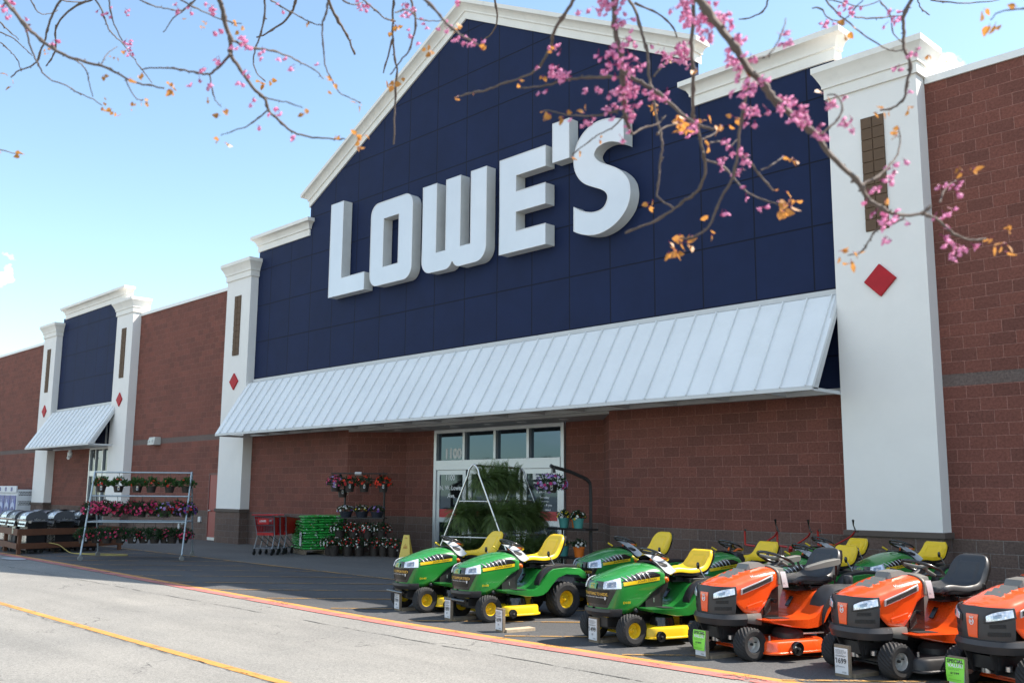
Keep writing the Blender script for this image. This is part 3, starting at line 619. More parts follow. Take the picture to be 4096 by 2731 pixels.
M_mesh = mat('grille mesh', (.008, .008, .008), .6, bump=(90, 1, .01))
def wheel(parent, x, y, R0, W, rim, hub, side=1, lugs=36, front=True):
    """tyre lathe with blocky turf lugs, axis along x"""
    b = MB(); n = int(lugs*.8)*2; rr_ = R0*.47; prof = [(rr_, -W*.36), (rr_*1.12, -W*.46), (R0*.78, -W*.50), (R0*.93, -W*.46), (R0*.985, -W*.34), (R0*.99, -W*.18), (R0*.992, 0), (R0*.99, W*.18), (R0*.985, W*.34), (R0*.93, W*.46), (R0*.78, W*.50), (rr_*1.12, W*.46), (rr_, W*.36)]
    rings = []
    for i, (r, h) in enumerate(prof):
        ring = []
        for k in range(n):
            a = 2*math.pi*k/n; q = r
            if 3 <= i <= 9:
                d = .062 if i in (4, 5, 6, 7, 8) else .035
                if ((k+(i % 2)) % 2) == 0: q = r*(1-d)
            ring.append((x+h, y+q*math.cos(a), R0+q*math.sin(a)))
        rings.append(ring)
    b.loft(rings, True, False); ty = b.build('wheel', M_tyre, parent)
    b = MB(); hh = W*.36*side
    b.lathe([(rr_*1.0, x-hh), (rr_*1.0, x+hh*.6), (rr_*1.06, x+hh), (rr_*1.0, x+hh*1.04), (rr_*.92, x+hh*.8), (rr_*.80, x+hh*.25), (rr_*.5, x+hh*.15), (rr_*.42, x+hh*.3), (rr_*.16, x+hh*.34), (.012, x+hh*.36)], (0, y, R0), 'x', 32); b.build('rim', rim, ty, smooth=35)
    b = MB(); b.lathe([(rr_*.18, x+hh*.3), (rr_*.17, x+hh*.72), (rr_*.12, x+hh*.80), (.001, x+hh*.80)], (0, y, R0), 'x', 14); b.tube([(x+hh*.3, y+rr_*.62, R0+rr_*.2), (x+hh*.75, y+rr_*.66, R0+rr_*.22)], .006, 6); b.build('hub_cap', hub, ty, smooth=35)
def seat(parent, m, high=True, y0=.70, z0=.775, wd=.235, grey=False):
    P = [(0, .0, -.03), (.02, .0, .0), (.12, .0, .012), (.30, 0, -.005), (.44, 0, .008), (.53, 0, .05), (.60, 0, .13), (.65, 0, .225), (.695, 0, .30 if high else .245), (.70, 0, .335 if high else .262)]
    Q = smoothcurve(P, 6); al = [0]
    for q0, q1 in zip(Q, Q[1:]): al.append(al[-1]+(q1-q0).length)
    n = 44; C_ = []; k = 0
    for i in range(n+1):
        s = al[-1]*i/n
        while k < len(al)-2 and al[k+1] < s: k += 1
        C_.append(Q[k].lerp(Q[k+1], (s-al[k])/max(1e-9, al[k+1]-al[k])))
    rt = .20/al[-1]; ut = .545 if high else .58
    def wdt(u):
        if u < .08: return wd*(.90+.10*math.sin(u/.08*math.pi/2))
        w_ = wd if u < ut-.08 else wd*(1-.13*min(1, (u-ut+.08)/.3))
        if u > 1-rt: q = (u-1+rt)/rt; w_ *= .40+.60*math.sqrt(max(0, 1-q**2.6*.995))
        return w_
    def fn(u, v, off=0):
        i = min(int(u*n), n-1); f = u*n-i; c = C_[i].lerp(C_[i+1], f); t = (C_[min(i+1, n)]-C_[max(i-1, 0)]).normalized(); nr = Vector((-t.z, 0, t.x)); s = 2*v-1
        bol = (.050 if u < ut-.06 else .050-.026*min(1, (u-ut+.06)/.15))*abs(s)**3.2; 
        if abs(s) > .93: bol -= .03*((abs(s)-.93)/.07)**2
        pad = 0
        if (ut+.10 < u < .90 if high else ut+.12 < u < .86) and abs(s) < .55: pad = .012
        if .06 < u < .44 and abs(s) < .60: pad = .006
        if u > 1-rt: bol *= 1-(u-1+rt)/rt
        if u > .95: bol -= .030*((u-.95)/.05)**2
        d = bol+pad-off; x = s*wdt(u); return Vector((x, y0+c.x+nr.x*d, z0+c.z+nr.z*d))
    b = MB(); b.slab(lambda u, v: fn(u, v), 44, 28, lambda u, v: fn(u, v, .060*(1-.5*abs(2*v-1)**4)*min(1, .35+(1-u)*14))-fn(u, v)); s = b.build('seat', m, parent, smooth=60)
    b = MB(); b.slab(lambda u, v: fn(.03+.955*u, .02+.96*v, .052), 20, 12, lambda u, v: fn(.03+.955*u, .02+.96*v, .085)-fn(.03+.955*u, .02+.96*v, .052)); b.build('seat_shell', M_gloss, s, smooth=50)
    b = MB(); b.box(-.15, .15, y0+.12, y0+.42, z0-.10, z0-.062); b.box(-.17, .17, y0+.05, y0+.46, z0-.115, z0-.098)
    for sx in (-.12, .12): b.lathe([(.028, z0-.16), (.028, z0-.10)], (sx, y0+.32, 0), 'z', 10)
    b.build('seat_bracket', M_dark, s)
    return s
def steering(parent, yc=.62, zc=.975, rad=.172, m=M_gloss, spoke=M_gloss, grip=.014):
    b = MB(); t = R(-24); ring = []
    def W(x, y): return (x, yc+y*math.cos(t)-0, zc+y*math.sin(t))
    b.tube([W(rad*math.cos(a), rad*math.sin(a)) for a in [2*math.pi*k/36 for k in range(36)]], grip, 10, closed=True)
    s = b.build('steering_wheel', m, parent, smooth=60)
    b = MB()
    for a in (90, 210, 330): b.tube([W(0, 0), W(rad*.97*math.cos(R(a)), rad*.97*math.sin(R(a)))], [.022, .012], 8)
    b.lathe([(.045, -.012), (.05, .006), (.035, .022), (0.001, .024)], (0, 0, 0), 'z', 18)
    for i in range(len(b.v)-18*4, len(b.v)): q = b.v[i]; b.v[i] = Vector((q.x, yc+q.y*math.cos(t)-q.z*math.sin(t), zc+q.y*math.sin(t)+q.z*math.cos(t)))
    b.build('spokes', spoke, s, smooth=50)
    b = MB(); b.tube([(0, yc, zc), (0, yc-.10, zc-.22)], [.026, .034], 10); b.build('steering_column', M_black, parent, smooth=50)
HA, HY0, HYC = .285, -.262, .05
def h_a(y):
    if y >= HYC: return HA
    t = min(1, (HYC-y)/(HYC-HY0)); return HA*max(0, 1-t**2.8)**(1/2.8)
def lerp_tab(tab, y):
    if y <= tab[0][0]: return tab[0][1]
    for (a, p), (b_, q) in zip(tab, tab[1:]):
        if y <= b_: t = (y-a)/(b_-a); t = t*t*(3-2*t)*.5+t*.5; return p+(q-p)*t
    return tab[-1][1]
ZT_ = [(-.262, .655), (-.25, .69), (-.20, .722), (-.1, .762), (.05, .808), (.2, .852), (.35, .880), (.46, .885), (.55, .86)]
ZB_ = [(-.262, .37), (-.10, .345), (.06, .34), (.15, .385), (.25, .46), (.37, .56), (.46, .62), (.55, .66)]
def h_x(y, z):
    """half width of the bonnet at (y, z)"""
    a = h_a(y); zt = lerp_tab(ZT_, y); zs = zt-.135
    if z > zs: q = min(1, (z-zs)/(zt-zs)); return a*max(0, 1-q**2.4)**(1/2.4)
    return a*(1-.16*((zs-z)/.36)**1.5)
def nose(th, z, off=0):
    """point on the rounded nose by plan angle"""
    s, c = math.sin(th), math.cos(th); e = 2/2.8; zt = .72; sh = 1 if z < .60 else 1-.12*((z-.60)/.12)**2
    x = (HA*(1-.16*(max(0, .61-z)/.36)**1.5)+off)*math.copysign(abs(s)**e, s)*sh; y = HYC-((HYC-HY0)*sh+off)*abs(c)**e
    return Vector((x, y, z))
def nose_x(x, z, off=0):
    return nose(math.copysign(math.asin(min(1, (abs(x)/HA)**1.4)), x), z, off)
def green_mower():
    root = empty('riding_mower')
    b = MB(); ys = [-.2619, -.2605, -.257, -.25, -.235, -.21, -.17, -.12, -.05, .03, .12, .2, .28, .36, .43, .49, .53, .55]
    def ring(y):
        a, zt, zb = h_a(y), lerp_tab(ZT_, y), lerp_tab(ZB_, y); zs = max(zt-.135, zb+.01); pts = []
        for k in range(6): z = zb+(zs-zb)*k/6; pts.append((h_x(y, z), z))
        for k in range(11):
            t = k/10*math.pi/2; q = math.sin(t)**(2/2.4); x = a*math.cos(t)**(2/2.4); cz = zs+(zt-zs)*q
            pts.append((x, cz))
        # raised crease down the middle of the top
        pts[-1] = (0, zt+.006)
        return [(-x, y, z) for x, z in pts[:-1]]+[(0, y, pts[-1][1])]+[(x, y, z) for x, z in pts[:-1][::-1]]
    b.loft([ring(y) for y in ys], False, False)
    r0 = ring(ys[0]); 
    hood = b.build('hood', M_grn, root, smooth=40); md = hood.modifiers.new('t', 'SOLIDIFY'); md.thickness = .008; md.offset = -1
    def onside(y, z, e, sx=1): return Vector((sx*(h_x(y, z)+e), y, z))
    # dark front mask with headlamps, decals and badge
    b = MB(); b.grid(lambda u, v: nose(R(-1+2*u)*(0)+(2*u-1)*R(40+32*v), .415+.285*v, .0045), 32, 12); mask = b.build('grille', M_gloss, hood, smooth=60)
    b = MB(); b.grid(lambda u, v: nose((2*u-1)*R(34+10*v), .45+.155*v, .010), 24, 8); dc = b.build('decal', M_decal, mask, smooth=60)
    for sx in (1, -1):
        fr_ = lambda u, v, o: nose(sx*(R(27)+R(47)*u), .618+.006*u+(.080+.040*u)*v, o)
        b = MB(); b.slab(lambda u, v: fr_(u, v, .006), 12, 6, lambda u, v: fr_(u, v, .020)-fr_(u, v, .006)); hl = b.build('headlight', M_lens, hood, bevel=.004)
        b = MB(); b.slab(lambda u, v: fr_(.22+.52*u, .2+.55*v, .0205), 6, 4, lambda u, v: fr_(.22+.52*u, .2+.55*v, .0225)-fr_(.22+.52*u, .2+.55*v, .0205)); b.build('reflector', M_lensr, hl)
    b = MB(); b.slab(lambda u, v: nose((2*u-1)*R(7), .617+.062*v, .010), 6, 4, lambda u, v: nose((2*u-1)*R(7), .617+.062*v, .018)-nose((2*u-1)*R(7), .617+.062*v, .010)); bd = b.build('badge', M_grn, mask, bevel=.003)
    b = MB()   # leaping deer outline, built from small strokes
    def bp_(x, z): return nose_x(x*.55, .648+z, .0195)
    for pts in ([(-.05, -.024), (-.052, .024), (.052, .024), (.05, -.024), (-.05, -.024)], [(-.032, -.010), (-.012, .0), (.010, .004), (.024, -.008), (.036, -.016)], [(-.012, .0), (-.018, -.014)], [(.012, .003), (.002, .014), (.010, .019)], [(-.030, -.008), (-.038, .004)]):
        b.tube([bp_(*p) for p in pts], .0022, 4)
    b.build('emblem', M_ylr, bd)
    for sx in (1, -1):
        # vent surround, fins and the name stripe on the bonnet side
        zs0 = lambda y: .654+.092*(y+.03); zv0 = lambda y: zs0(y)+.043; zv1 = lambda y: min(.750+.19*(y+.05), .803) if y < .38 else .803-.45*(y-.38)**1.1
        b = MB(); b.grid(lambda u, v: onside(-.06+.54*u, zv0(-.06+.54*u)+(zv1(-.06+.54*u)-zv0(-.06+.54*u))*v*(math.sin(math.pi*min(1, .08+u*1.6)/2)), .004, sx), 26, 5); b.build('vent', M_gloss, hood, smooth=60)
        b = MB()
        for k in range(6):
            y = -.030+.062*k; b.tube([onside(y+.045*(1-t), zv0(y)+.003+(zv1(y+.0)-zv0(y)-.005)*t, .006, sx) for t in (0, .25, .5, .75, 1)], [.004, .006, .008, .007, .003], 6)
        b.build('vent_fins', M_slv, hood, smooth=60)
        b = MB(); b.grid(lambda u, v: onside(-.045+.515*u, zs0(-.045+.515*u)+.040*v, .0045, sx), 24, 2); st = b.build('stripe', M_ylr, hood, smooth=60)
        b = MB(); ya = (lambda a: .150+a) if sx > 0 else (lambda a: .425-a)
        write(b, 'JOHN DEERE', lambda a, c: onside(ya(a), zs0(ya(a))+.008+c, .0085, sx), w=.275, h=.025, bold=.012)
        b.build('stripe_lettering', M_prt, st)
    b = MB(); write(b, 'FULLY SUPPORTED', lambda a, c: nose_x(a-.215, .545+c, .0125), w=.43, h=.034, bold=.02); b.build('slogan', M_gold, dc)
    b = MB(); write(b, 'by your authorized John Deere Dealer.', lambda a, c: nose_x(a-.20, .515+c, .0125), w=.40, h=.017); b.build('small_print', M_wt, dc)
    b = MB(); b.grid(lambda u, v: nose(R(31+3*u), .50+.035*v, .0115), 2, 2); b.build('barcode_label', M_wt, dc)
    b = MB(); write(b, 'D130', lambda a, c: onside(-.045+a, .455+c, .0065, 1), w=.105, h=.026, bold=.02); b.build('model_number', M_ylr, hood)
    # bumper
    b = MB(); prof = []
    for u in range(21):
        th = R(-78+156*u/20); P = nose(th, .40, .0); out = .035 if abs(th) < R(60) else .012
        n_ = Vector((P.x*.9, P.y-.12, 0)).normalized(); prof.append([P+n_*(-.02), P+n_*out+Vector((0, 0, -.0)), P+n_*out*1.1+Vector((0, 0, -.035)), P+n_*.0+Vector((0, 0, -.085)), P-n_*.05+Vector((0, 0, -.06))])
    b.loft(prof, True, True); b.build('bumper', M_gry, root, smooth=40)
    b = MB(); b.tube([(-.25, -.30, .275), (.25, -.30, .275)], .022, 10); b.tube([(-.12, -.29, .28), (-.12, -.1, .26)], .018, 8); b.tube([(.12, -.29, .28), (.12, -.1, .26)], .018, 8); b.build('brush_bar', M_gloss, root, smooth=50)
    # chassis and engine
    b = MB(); b.box(-.15, .15, -.18, 1.45, .20, .30); b.box(-.19, .19, .02, .46, .30, .58); b.box(-.28, .28, -.03, .03, .15, .21); b.box(-.235, .235, .30, .52, .33, .62)
    b.lathe([(.12, .58), (.13, .62), (.05, .66)], (0, .18, 0), 'z', 18); b.tube([(.2, .1, .42), (.24, .16, .36), (.22, .3, .34)], .03, 8); b.tube([(.24, .0, .22), (.26, .5, .25), (.2, 1.1, .28)], .012, 6); b.box(-.35, .35, 1.12, 1.3, .19, .30)
    for sx in (-1, 1): b.tube([(sx*.27, 0, .18), (sx*.33, 0, .18)], .025, 8); b.tube([(sx*.29, 0, .15), (sx*.29, 0, .27)], .022, 8)
    b.build('chassis', M_dark, root, smooth=30)
    b = MB(); b.box(.275, .30, .60, .74, .12, .33); b.box(-.30, -.275, .60, .74, .12, .33); b.box(-.13, .13, -.17, -.15, .24, .33); build_each(b, 'deck_hanger', M_ylr, root)
    # console
    b = MB(); R_ = []
    for z, y0, y1, x in ((.34, .42, .60, .20), (.50, .45, .60, .21), (.62, .50, .66, .235), (.80, .53, .70, .225), (.868, .50, .68, .20), (.895, .47, .62, .16)):
        R_.append([(-x, y0+.03, z), (-x*.9, y0, z), (x*.9, y0, z), (x, y0+.03, z), (x, y1-.03, z), (x*.8, y1, z), (-x*.8, y1, z), (-x, y1-.03, z)])
    b.loft(R_); con = b.build('console', M_black, root, smooth=35)
    b = MB(); b.box(-.245, -.165, .46, .52, .66, .71); b.tube(smoothcurve([(.20, .50, .69), (.245, .53, .70), (.27, .57, .715), (.25, .60, .69)], 3), [.02]*4+[.024]*3+[.028]*3, 8); b.build('park_brake_handle', M_okn, con, smooth=50)
    b = MB(); b.tube([(.06, .60, .88), (.10, .66, .93), (.15, .70, .925)], [.012, .014, .008], 8); b.tube([(.02, .55, .91), (.0, .60, .95)], .014, 8); b.build('throttle_knob', M_okn, con, smooth=50)
    b = MB(); b.tube([(-.16, .50, .90), (-.20, .44, .945)], .012, 8); b.build('attachment_lever', M_ylr, con, smooth=50)
    steering(root)
    b = MB(); b.grid(lambda u, v: Vector((.02+.26*v, .42+.20*u+.10*v, .985-.02*u-.16*v**1.5-.05*math.sin(3*u)*v)), 10, 8); b.build('flyer', M_pap, root, smooth=80)
    # body: footboards, inclined rear panel and fenders in one pressing
    side = [(.17, .405), (.60, .392), (.68, .405), (.75, .45), (.84, .555), (.91, .63), (.98, .662), (1.2, .675), (1.44, .66), (1.54, .60), (1.56, .52), (1.50, .52), (1.42, .57), (1.2, .59), (1.05, .545), (.95, .455), (.87, .37), (.79, .325), (.70, .312), (.52, .318), (.2, .375)]
    b = MB(); rings = []
    for x, inset in ((-.51, .03), (-.505, .008), (-.48, 0), (.48, 0), (.505, .008), (.51, .03)):
        cy, cz = .85, .5; rings.append([(x, y+(cy-y)*inset, z+(cz-z)*inset) for y, z in side])
    b.loft(rings); body = b.build('body', M_grn, root, smooth=32)
    b = MB()
    for sx in (-1, 1): b.slab(lambda u, v: Vector((sx*(.27+.16*v), .40+.17*u, .4045-.008*u)), 2, 2, (0, 0, .005))
    build_each(b, 'footboard_mat', M_gry, body)
    b = MB()
    for sx in (-1, 1):
        arc_ = smoothcurve([(0, .74, .50), (0, .80, .595), (0, .90, .675), (0, 1.05, .705), (0, 1.22, .712), (0, 1.40, .70)], 4)
        rg = []
        for i, p in enumerate(arc_):
            rg.append([(sx*.36, p.y, p.z-.045), (sx*.37, p.y, p.z), (sx*.44, p.y, p.z+.008), (sx*.475, p.y, p.z-.01), (sx*.48, p.y, p.z-.05)])
        b.loft(rg)
    build_each(b, 'fender_trim', M_black, body, smooth=40)
    b = MB(); b.box(-.27, .27, .93, 1.40, .655, .70); b.box(-.05, .05, .70, .715, .46, .47); b.build('seat_platform', M_black, body, bevel=.01)
    b = MB(); b.slab(lambda u, v: Vector((-.02+.06*v, .76+.075*u, .468+.095*u)), 2, 2, (0, -.012, .012)); b.build('slot_cover', M_gloss, body, bevel=.004)
    b = MB(); b.tube([(.345, 1.13, .66), (.30, 1.05, .83)], .008, 8); lv = b.build('lift_lever', M_steel, root); b = MB(); b.lathe([(.010, -.05), (.02, -.03), (.021, .0), (.015, .025), (.001, .03)], (.296, 1.04, .86), 'z', 12); b.build('lever_grip', M_gloss, lv, smooth=50)
    seat(root, M_seat)
    # deck
    def outline(x0, x1, y0, y1):
        o = []
        for cx, cy, a0, r in ((x1-.20, y1-.22, 0, .2), (x0+.20, y1-.22, 90, .2), (x0+.18, y0+.16, 180, .16), (x1-.16, y0+.14, 270, .14)):
            for k in range(9): a = R(a0+90*k/8); o.append((cx+r*math.cos(a), cy+r*1.08*math.sin(a)))
        return o
    b = MB(); O0, c0 = outline(-.55, .56, .15, .79), (0, .45); rings = []
    for s_, z in ((1.03, .085), (1.03, .098), (.985, .105), (.975, .175), (.955, .198), (.90, .208), (.35, .215)): rings.append([(c0[0]+(x-c0[0])*s_, c0[1]+(y-c0[1])*s_, z) for x, y in O0])
    b.loft(rings); dk = b.build('mower_deck', M_ylr, root, smooth=35)
    for sx in (1, -1):
        b = MB(); b.lathe([(.145, .21), (.14, .24), (.125, .30), (.11, .31), (.03, .315)], (sx*.33, .46, 0), 'z', 24); b.box(sx*.30, sx*.36, .36, .40, .29, .315); b.lathe([(.02, .2), (.02, .27)], (sx*.40, .68, 0), 'z', 8); b.build('spindle_cover', M_gloss, dk, smooth=35)
        b = MB(); b.lathe([(.030, -.02), (.052, -.024), (.056, -.015), (.056, .015), (.052, .024), (.030, .02)], (sx*.61, .22, .125), 'x', 20); aw_ = b.build('gauge_wheel', M_gloss, dk, smooth=35)
        b = MB(); b.lathe([(.01, 0), (.011, .028), (.001, .03)], (sx*.61+(.0 if sx > 0 else -.03), .22, .125), 'x', 10); b.tube([(sx*.61, .22, .125), (sx*.53, .24, .16)], .010, 6); b.build('axle_bolt', M_steel, aw_)
    for sx in (1, -1):
        wheel(root, sx*.36, 0, .178, .155, M_ylr, M_ylr if sx > 0 else M_dark, sx, 30); wheel(root, sx*.40, 1.21, .245, .22, M_ylr, M_ylr, sx, 26)
    b = MB(); b.tube([(.20, .43, .40), (.235, .42, .46), (.235, .42, .50)], .007, 6); b.tube([(.26, .36, .33), (.26, .40, .33)], .012, 6); b.tube([(.225, .45, .56), (.232, .45, .56)], .022, 12); b.build('pedal_linkage', M_steel, root)
    return root
OA, OY0, OYC = .29, -.262, .02
def onose(th, z, off=0, k=1.0):
    s, c = math.sin(th), math.cos(th); e = 2/2.6
    tp = 1-.10*max(0, (z-.62)/.14)**1.6-.05*max(0, (.50-z)/.15)
    return Vector(((OA*tp+off)*math.copysign(abs(s)**e, s), OYC-((OYC-OY0)*tp*k+off)*abs(c)**e, z))
def onose_x(x, z, off=0): return onose(math.copysign(math.asin(min(1, (abs(x)/OA)**1.3)), x), z, off)
def orange_mower():
    root = empty('riding_mower')
    ZT = [(-.23, .735), (-.16, .765), (0, .815), (.15, .860), (.30, .895), (.42, .915), (.50, .92)]
    ZB = [(-.23, .66), (-.12, .62), (-.02, .52), (.06, .45), (.22, .45), (.30, .53), (.40, .68), (.47, .72), (.50, .73)]
    def a(y): return OA*(max(0, 1-(max(0, OYC-y)/(OYC-OY0))**2.6))**(1/2.6)*(.93 if y < OYC else .93+.07*min(1, (y-OYC)/.2))
    def ox(y, z):
        zt = lerp_tab(ZT, y); zs = zt-.11
        if z > zs: q = min(1, (z-zs)/(zt-zs)); return a(y)*max(0, 1-q**2.8)**(1/2.8)
        return a(y)*(1-.05*(zs-z)/.3)
    b = MB()
    def ring(y):
        zt, zb = lerp_tab(ZT, y), lerp_tab(ZB, y); zs = max(zt-.11, zb+.01); pts = [(ox(y, zb+(zs-zb)*k/5), zb+(zs-zb)*k/5) for k in range(5)]
        for k in range(9): t = k/8*math.pi/2; pts.append((a(y)*math.cos(t)**(2/2.8), zs+(zt-zs)*math.sin(t)**(2/2.8)))
        return [(-x, y, z) for x, z in pts[:-1]]+[(0, y, zt+.004)]+[(x, y, z) for x, z in pts[:-1][::-1]]
    ys = [-.235, -.225, -.20, -.17, -.13, -.08, -.03, .03, .08, .15, .22, .26, .30, .35, .40, .45, .50]
    b.loft([ring(y) for y in ys], False, False); hood = b.build('hood', M_org, root, smooth=38); md = hood.modifiers.new('t', 'SOLIDIFY'); md.thickness = .008; md.offset = -1
    side = lambda y, z, e, sx=1: Vector((sx*(ox(y, z)+e), y, z))
    # charcoal fascia wrapping the nose
    b = MB(); b.slab(lambda u, v: onose((2*u-1)*R(72+4*v), .45+.285*v, .0), 36, 12, lambda u, v: onose((2*u-1)*R(72+4*v), .45+.285*v, .009)-onose((2*u-1)*R(72+4*v), .45+.285*v, 0)); fas = b.build('grille', M_gry, root, smooth=50)
    for sx in (1, -1):
        f = lambda u, v, o: onose(sx*(R(21)+R(50)*u), .612+.048*u+(.080-.018*u-.03*(1-u)**4)*v, o)
        b = MB(); b.slab(lambda u, v: f(-.10+1.2*u, -.25+1.5*v, .008), 14, 6, lambda u, v: f(-.10+1.2*u, -.25+1.5*v, .018)-f(-.10+1.2*u, -.25+1.5*v, .008)); b.build('lamp_surround', M_black, fas, bevel=.004)
        b = MB(); b.slab(lambda u, v: f(u, v, .017), 12, 6, lambda u, v: f(u, v, .024)-f(u, v, .017)); hl = b.build('headlight', M_lens, root, bevel=.003)
        b = MB(); b.slab(lambda u, v: f(.25+.3*u, .25+.45*v, .0245), 4, 3, lambda u, v: f(.25+.3*u, .25+.45*v, .027)-f(.25+.3*u, .25+.45*v, .0245)); b.build('reflector', M_lensr, hl)
        for z0, u0, u1, h in ((.560, 26, 56, .032), (.492, 22, 64, .036)):
            b = MB(); b.grid(lambda u, v: onose(sx*R(u0+(u1-u0)*u), z0+.008*u+h*v, .0115), 10, 3); b.build('mesh_vent', M_mesh, fas)
    b = MB(); b.slab(lambda u, v: onose_x((2*u-1)*(.045+.016*v), .47+.20*v, .006), 10, 8, lambda u, v: onose_x((2*u-1)*(.045+.016*v), .47+.20*v, .018)-onose_x((2*u-1)*(.045+.016*v), .47+.20*v, .006)); cen = b.build('nose_panel', M_org, fas, bevel=.003)
    b = MB(); lp = lambda x, z: onose_x(x, .605+z, .0215)     # crowned gun-sight H emblem
    b.tube([lp(.020*math.cos(t), .026*math.sin(t)) for t in [R(130+280*k/20) for k in range(21)]], .0036, 5)
    for p in ([(-.009, -.013), (-.009, .013)], [(.009, -.013), (.009, .013)], [(-.009, 0), (.009, 0)], [(-.014, .030), (-.018, .043)], [(0, .031), (0, .046)], [(.014, .030), (.018, .043)], [(-.015, .029), (.015, .029)]): b.tube([lp(*q) for q in p], .0034, 5)
    b.build('emblem', M_wt, cen)
    # heavy lower bumper
    b = MB(); rg = []
    for k in range(25):
        th = R(-86+172*k/24); P = onose(th, .44, 0, 1.0); n_ = Vector((P.x*.8, (P.y-.02)*1.0, 0)).normalized(); 
        if abs(th) > R(80): P = P+Vector((0, .05, 0))
        rg.append([P+Vector((0, 0, .02)), P+n_*.030+Vector((0, 0, .012)), P+n_*.048+Vector((0, 0, -.03)), P+n_*.022+Vector((0, 0, -.095)), P-n_*.03+Vector((0, 0, -.10)), P-n_*.05])
    b.loft(rg); bm_ = b.build('bumper', M_gry, root, smooth=38)
    b = MB()
    for sx in (1, -1): b.slab(lambda u, v: Vector((sx*(.30+.012*math.sin(math.pi*v)), .04+.19*u, .365+.09*v-.03*u*(1-v))), 6, 6, (-sx*.03, 0, 0))
    build_each(b, 'bumper_wing', M_gryl, root, smooth=38)
    # bonnet top vents and rear scoop
    b = MB()
    for k, (y, z0) in enumerate(((-.02, .806), (.065, .832), (.15, .856))):
        b.add([(-.095+.01*k, y, z0), (.095-.01*k, y, z0), (.088, y+.055, z0+.040), (-.088, y+.055, z0+.040), (-.095, y+.01, z0-.02), (.095, y+.01, z0-.02), (.088, y+.06, z0-.005), (-.088, y+.06, z0-.005)], [(0, 1, 2, 3), (7, 6, 5, 4), (0, 4, 5, 1), (1, 5, 6, 2), (2, 6, 7, 3), (3, 7, 4, 0)])
    rg = []
    for y, z, x in ((.235, .895, .10), (.27, .945, .105), (.41, .962, .10), (.47, .935, .13)): rg.append([(-x, y, z-.05), (-x*.85, y, z), (x*.85, y, z), (x, y, z-.05)])
    b.loft(rg); b.build('hood_scoop', M_gryl, hood, smooth=28)
    b = MB(); rg = []
    for y in (.485, .515):
        r_ = ring(.5); rg.append([(p[0]*1.03, y, .40+(p[2]-.40)*1.02) for p in r_])
    b.loft(rg, False, False); e = b.build('hood_band', M_gryl, hood, smooth=38); md = e.modifiers.new('t', 'SOLIDIFY'); md.thickness = .012; md.offset = -1
    for sx in (1, -1):
        q = lambda u, v, e: side(-.01+.42*u, .648+.135*u+(.062-.0*u)*v+0*u, e, sx)
        b = MB(); b.slab(lambda u, v: q(u, v, .0), 14, 4, lambda u, v: q(u, v, .014)-q(u, v, 0)); vf = b.build('vent_frame', M_slv, hood, bevel=.004)
        b = MB(); b.slab(lambda u, v: q(.05+.88*u, .18+.62*v, .0145), 14, 4, lambda u, v: q(.05+.88*u, .18+.62*v, .017)-q(.05+.88*u, .18+.62*v, .0145)); b.build('mesh_vent', M_mesh, vf)
        b = MB(); b.slab(lambda u, v: Vector((sx*(.262+.01*v), .235+.27*u, .385+(.08+.36*u)*v)), 4, 6, (-sx*.02, 0, 0)); b.build('engine_cover', M_gloss, root, smooth=40)
        b = MB(); b.grid(lambda u, v: Vector((sx*.276, .30+.09*u, .42+.13*v+.06*u)), 2, 2); b.build('mesh_vent', M_mesh, root)
        b = MB(); b.slab(lambda u, v: side(.07+.20*u, .50+.02*u+.035*v+.03*u*v, 0, sx), 5, 3, lambda u, v: side(.07+.2*u, .50+.02*u+.035*v, .010, sx)*1-side(.07+.2*u, .50+.02*u+.035*v, 0, sx)); b.build('hood_rib', M_org, hood, bevel=.004)
    b = MB(); write(b, 'Husqvarna', lambda x, z: side(.16+x, .815+.17*x+z, .003, 1), w=.19, h=.022, bold=.01); b.build('hood_lettering', M_wt, hood)
    b = MB(); write(b, 'YTA18542', lambda x, z: side(.12+x, .475+z, .006, 1), w=.07, h=.010, bold=.01); b.build('model_number', M_prt, hood)
    b = MB(); b.box(-.15, .15, -.16, 1.5, .20, .31); b.box(-.19, .19, 0, .46, .31, .60); b.box(-.30, .30, -.035, .035, .14, .21); b.box(-.24, .24, .28, .52, .31, .70); b.box(-.36, .36, 1.1, 1.28, .19, .30)
    for sx in (-1, 1):
        b.tube([(sx*.27, 0, .17), (sx*.34, 0, .17)], .025, 8)
        b.slab(lambda u, v: Vector((sx*(.11+.02*v), -.24+.16*u+.08*(1-v), .16+.19*v)), 2, 3, (sx*.02, 0, 0))
    b.tube([(0, -.12, .20), (.18, -.02, .22)], .03, 8); b.build('chassis', M_dark, root, smooth=30)
    b = MB(); b.lathe([(.055, -.14), (.055, .0), (.05, .01)], (-.02, -.10, .30), 'z', 16); b.lathe([(.03, .05), (.03, .09)], (.20, -.1, .15), 'z', 12); b.build('muffler', M_steel, root, smooth=40)
    b = MB(); R_ = []
    for z, y0, y1, x in ((.36, .44, .57, .20), (.60, .49, .62, .22), (.80, .515, .68, .235), (.90, .515, .69, .20), (.925, .50, .64, .15)): R_.append([(-x, y0, z), (x, y0, z), (x, y1-.04, z), (x*.7, y1, z), (-x*.7, y1, z), (-x, y1-.04, z)])
    b.loft(R_); con = b.build('console', M_gryl, root, smooth=30)
    b = MB(); b.tube([(.10, .60, .90), (.16, .70, .92)], .012, 8); b.tube([(-.08, .58, .93), (-.14, .50, .96)], .012, 8); b.build('control_levers', M_gloss, con)
    steering(root, .80, .965, .20, M_gloss, M_gryl, .016)
    b = MB(); b.tube([(0, .78, .95), (0, .60, .86)], [.03, .04], 10); b.build('steering_column', M_gry, root, smooth=40)
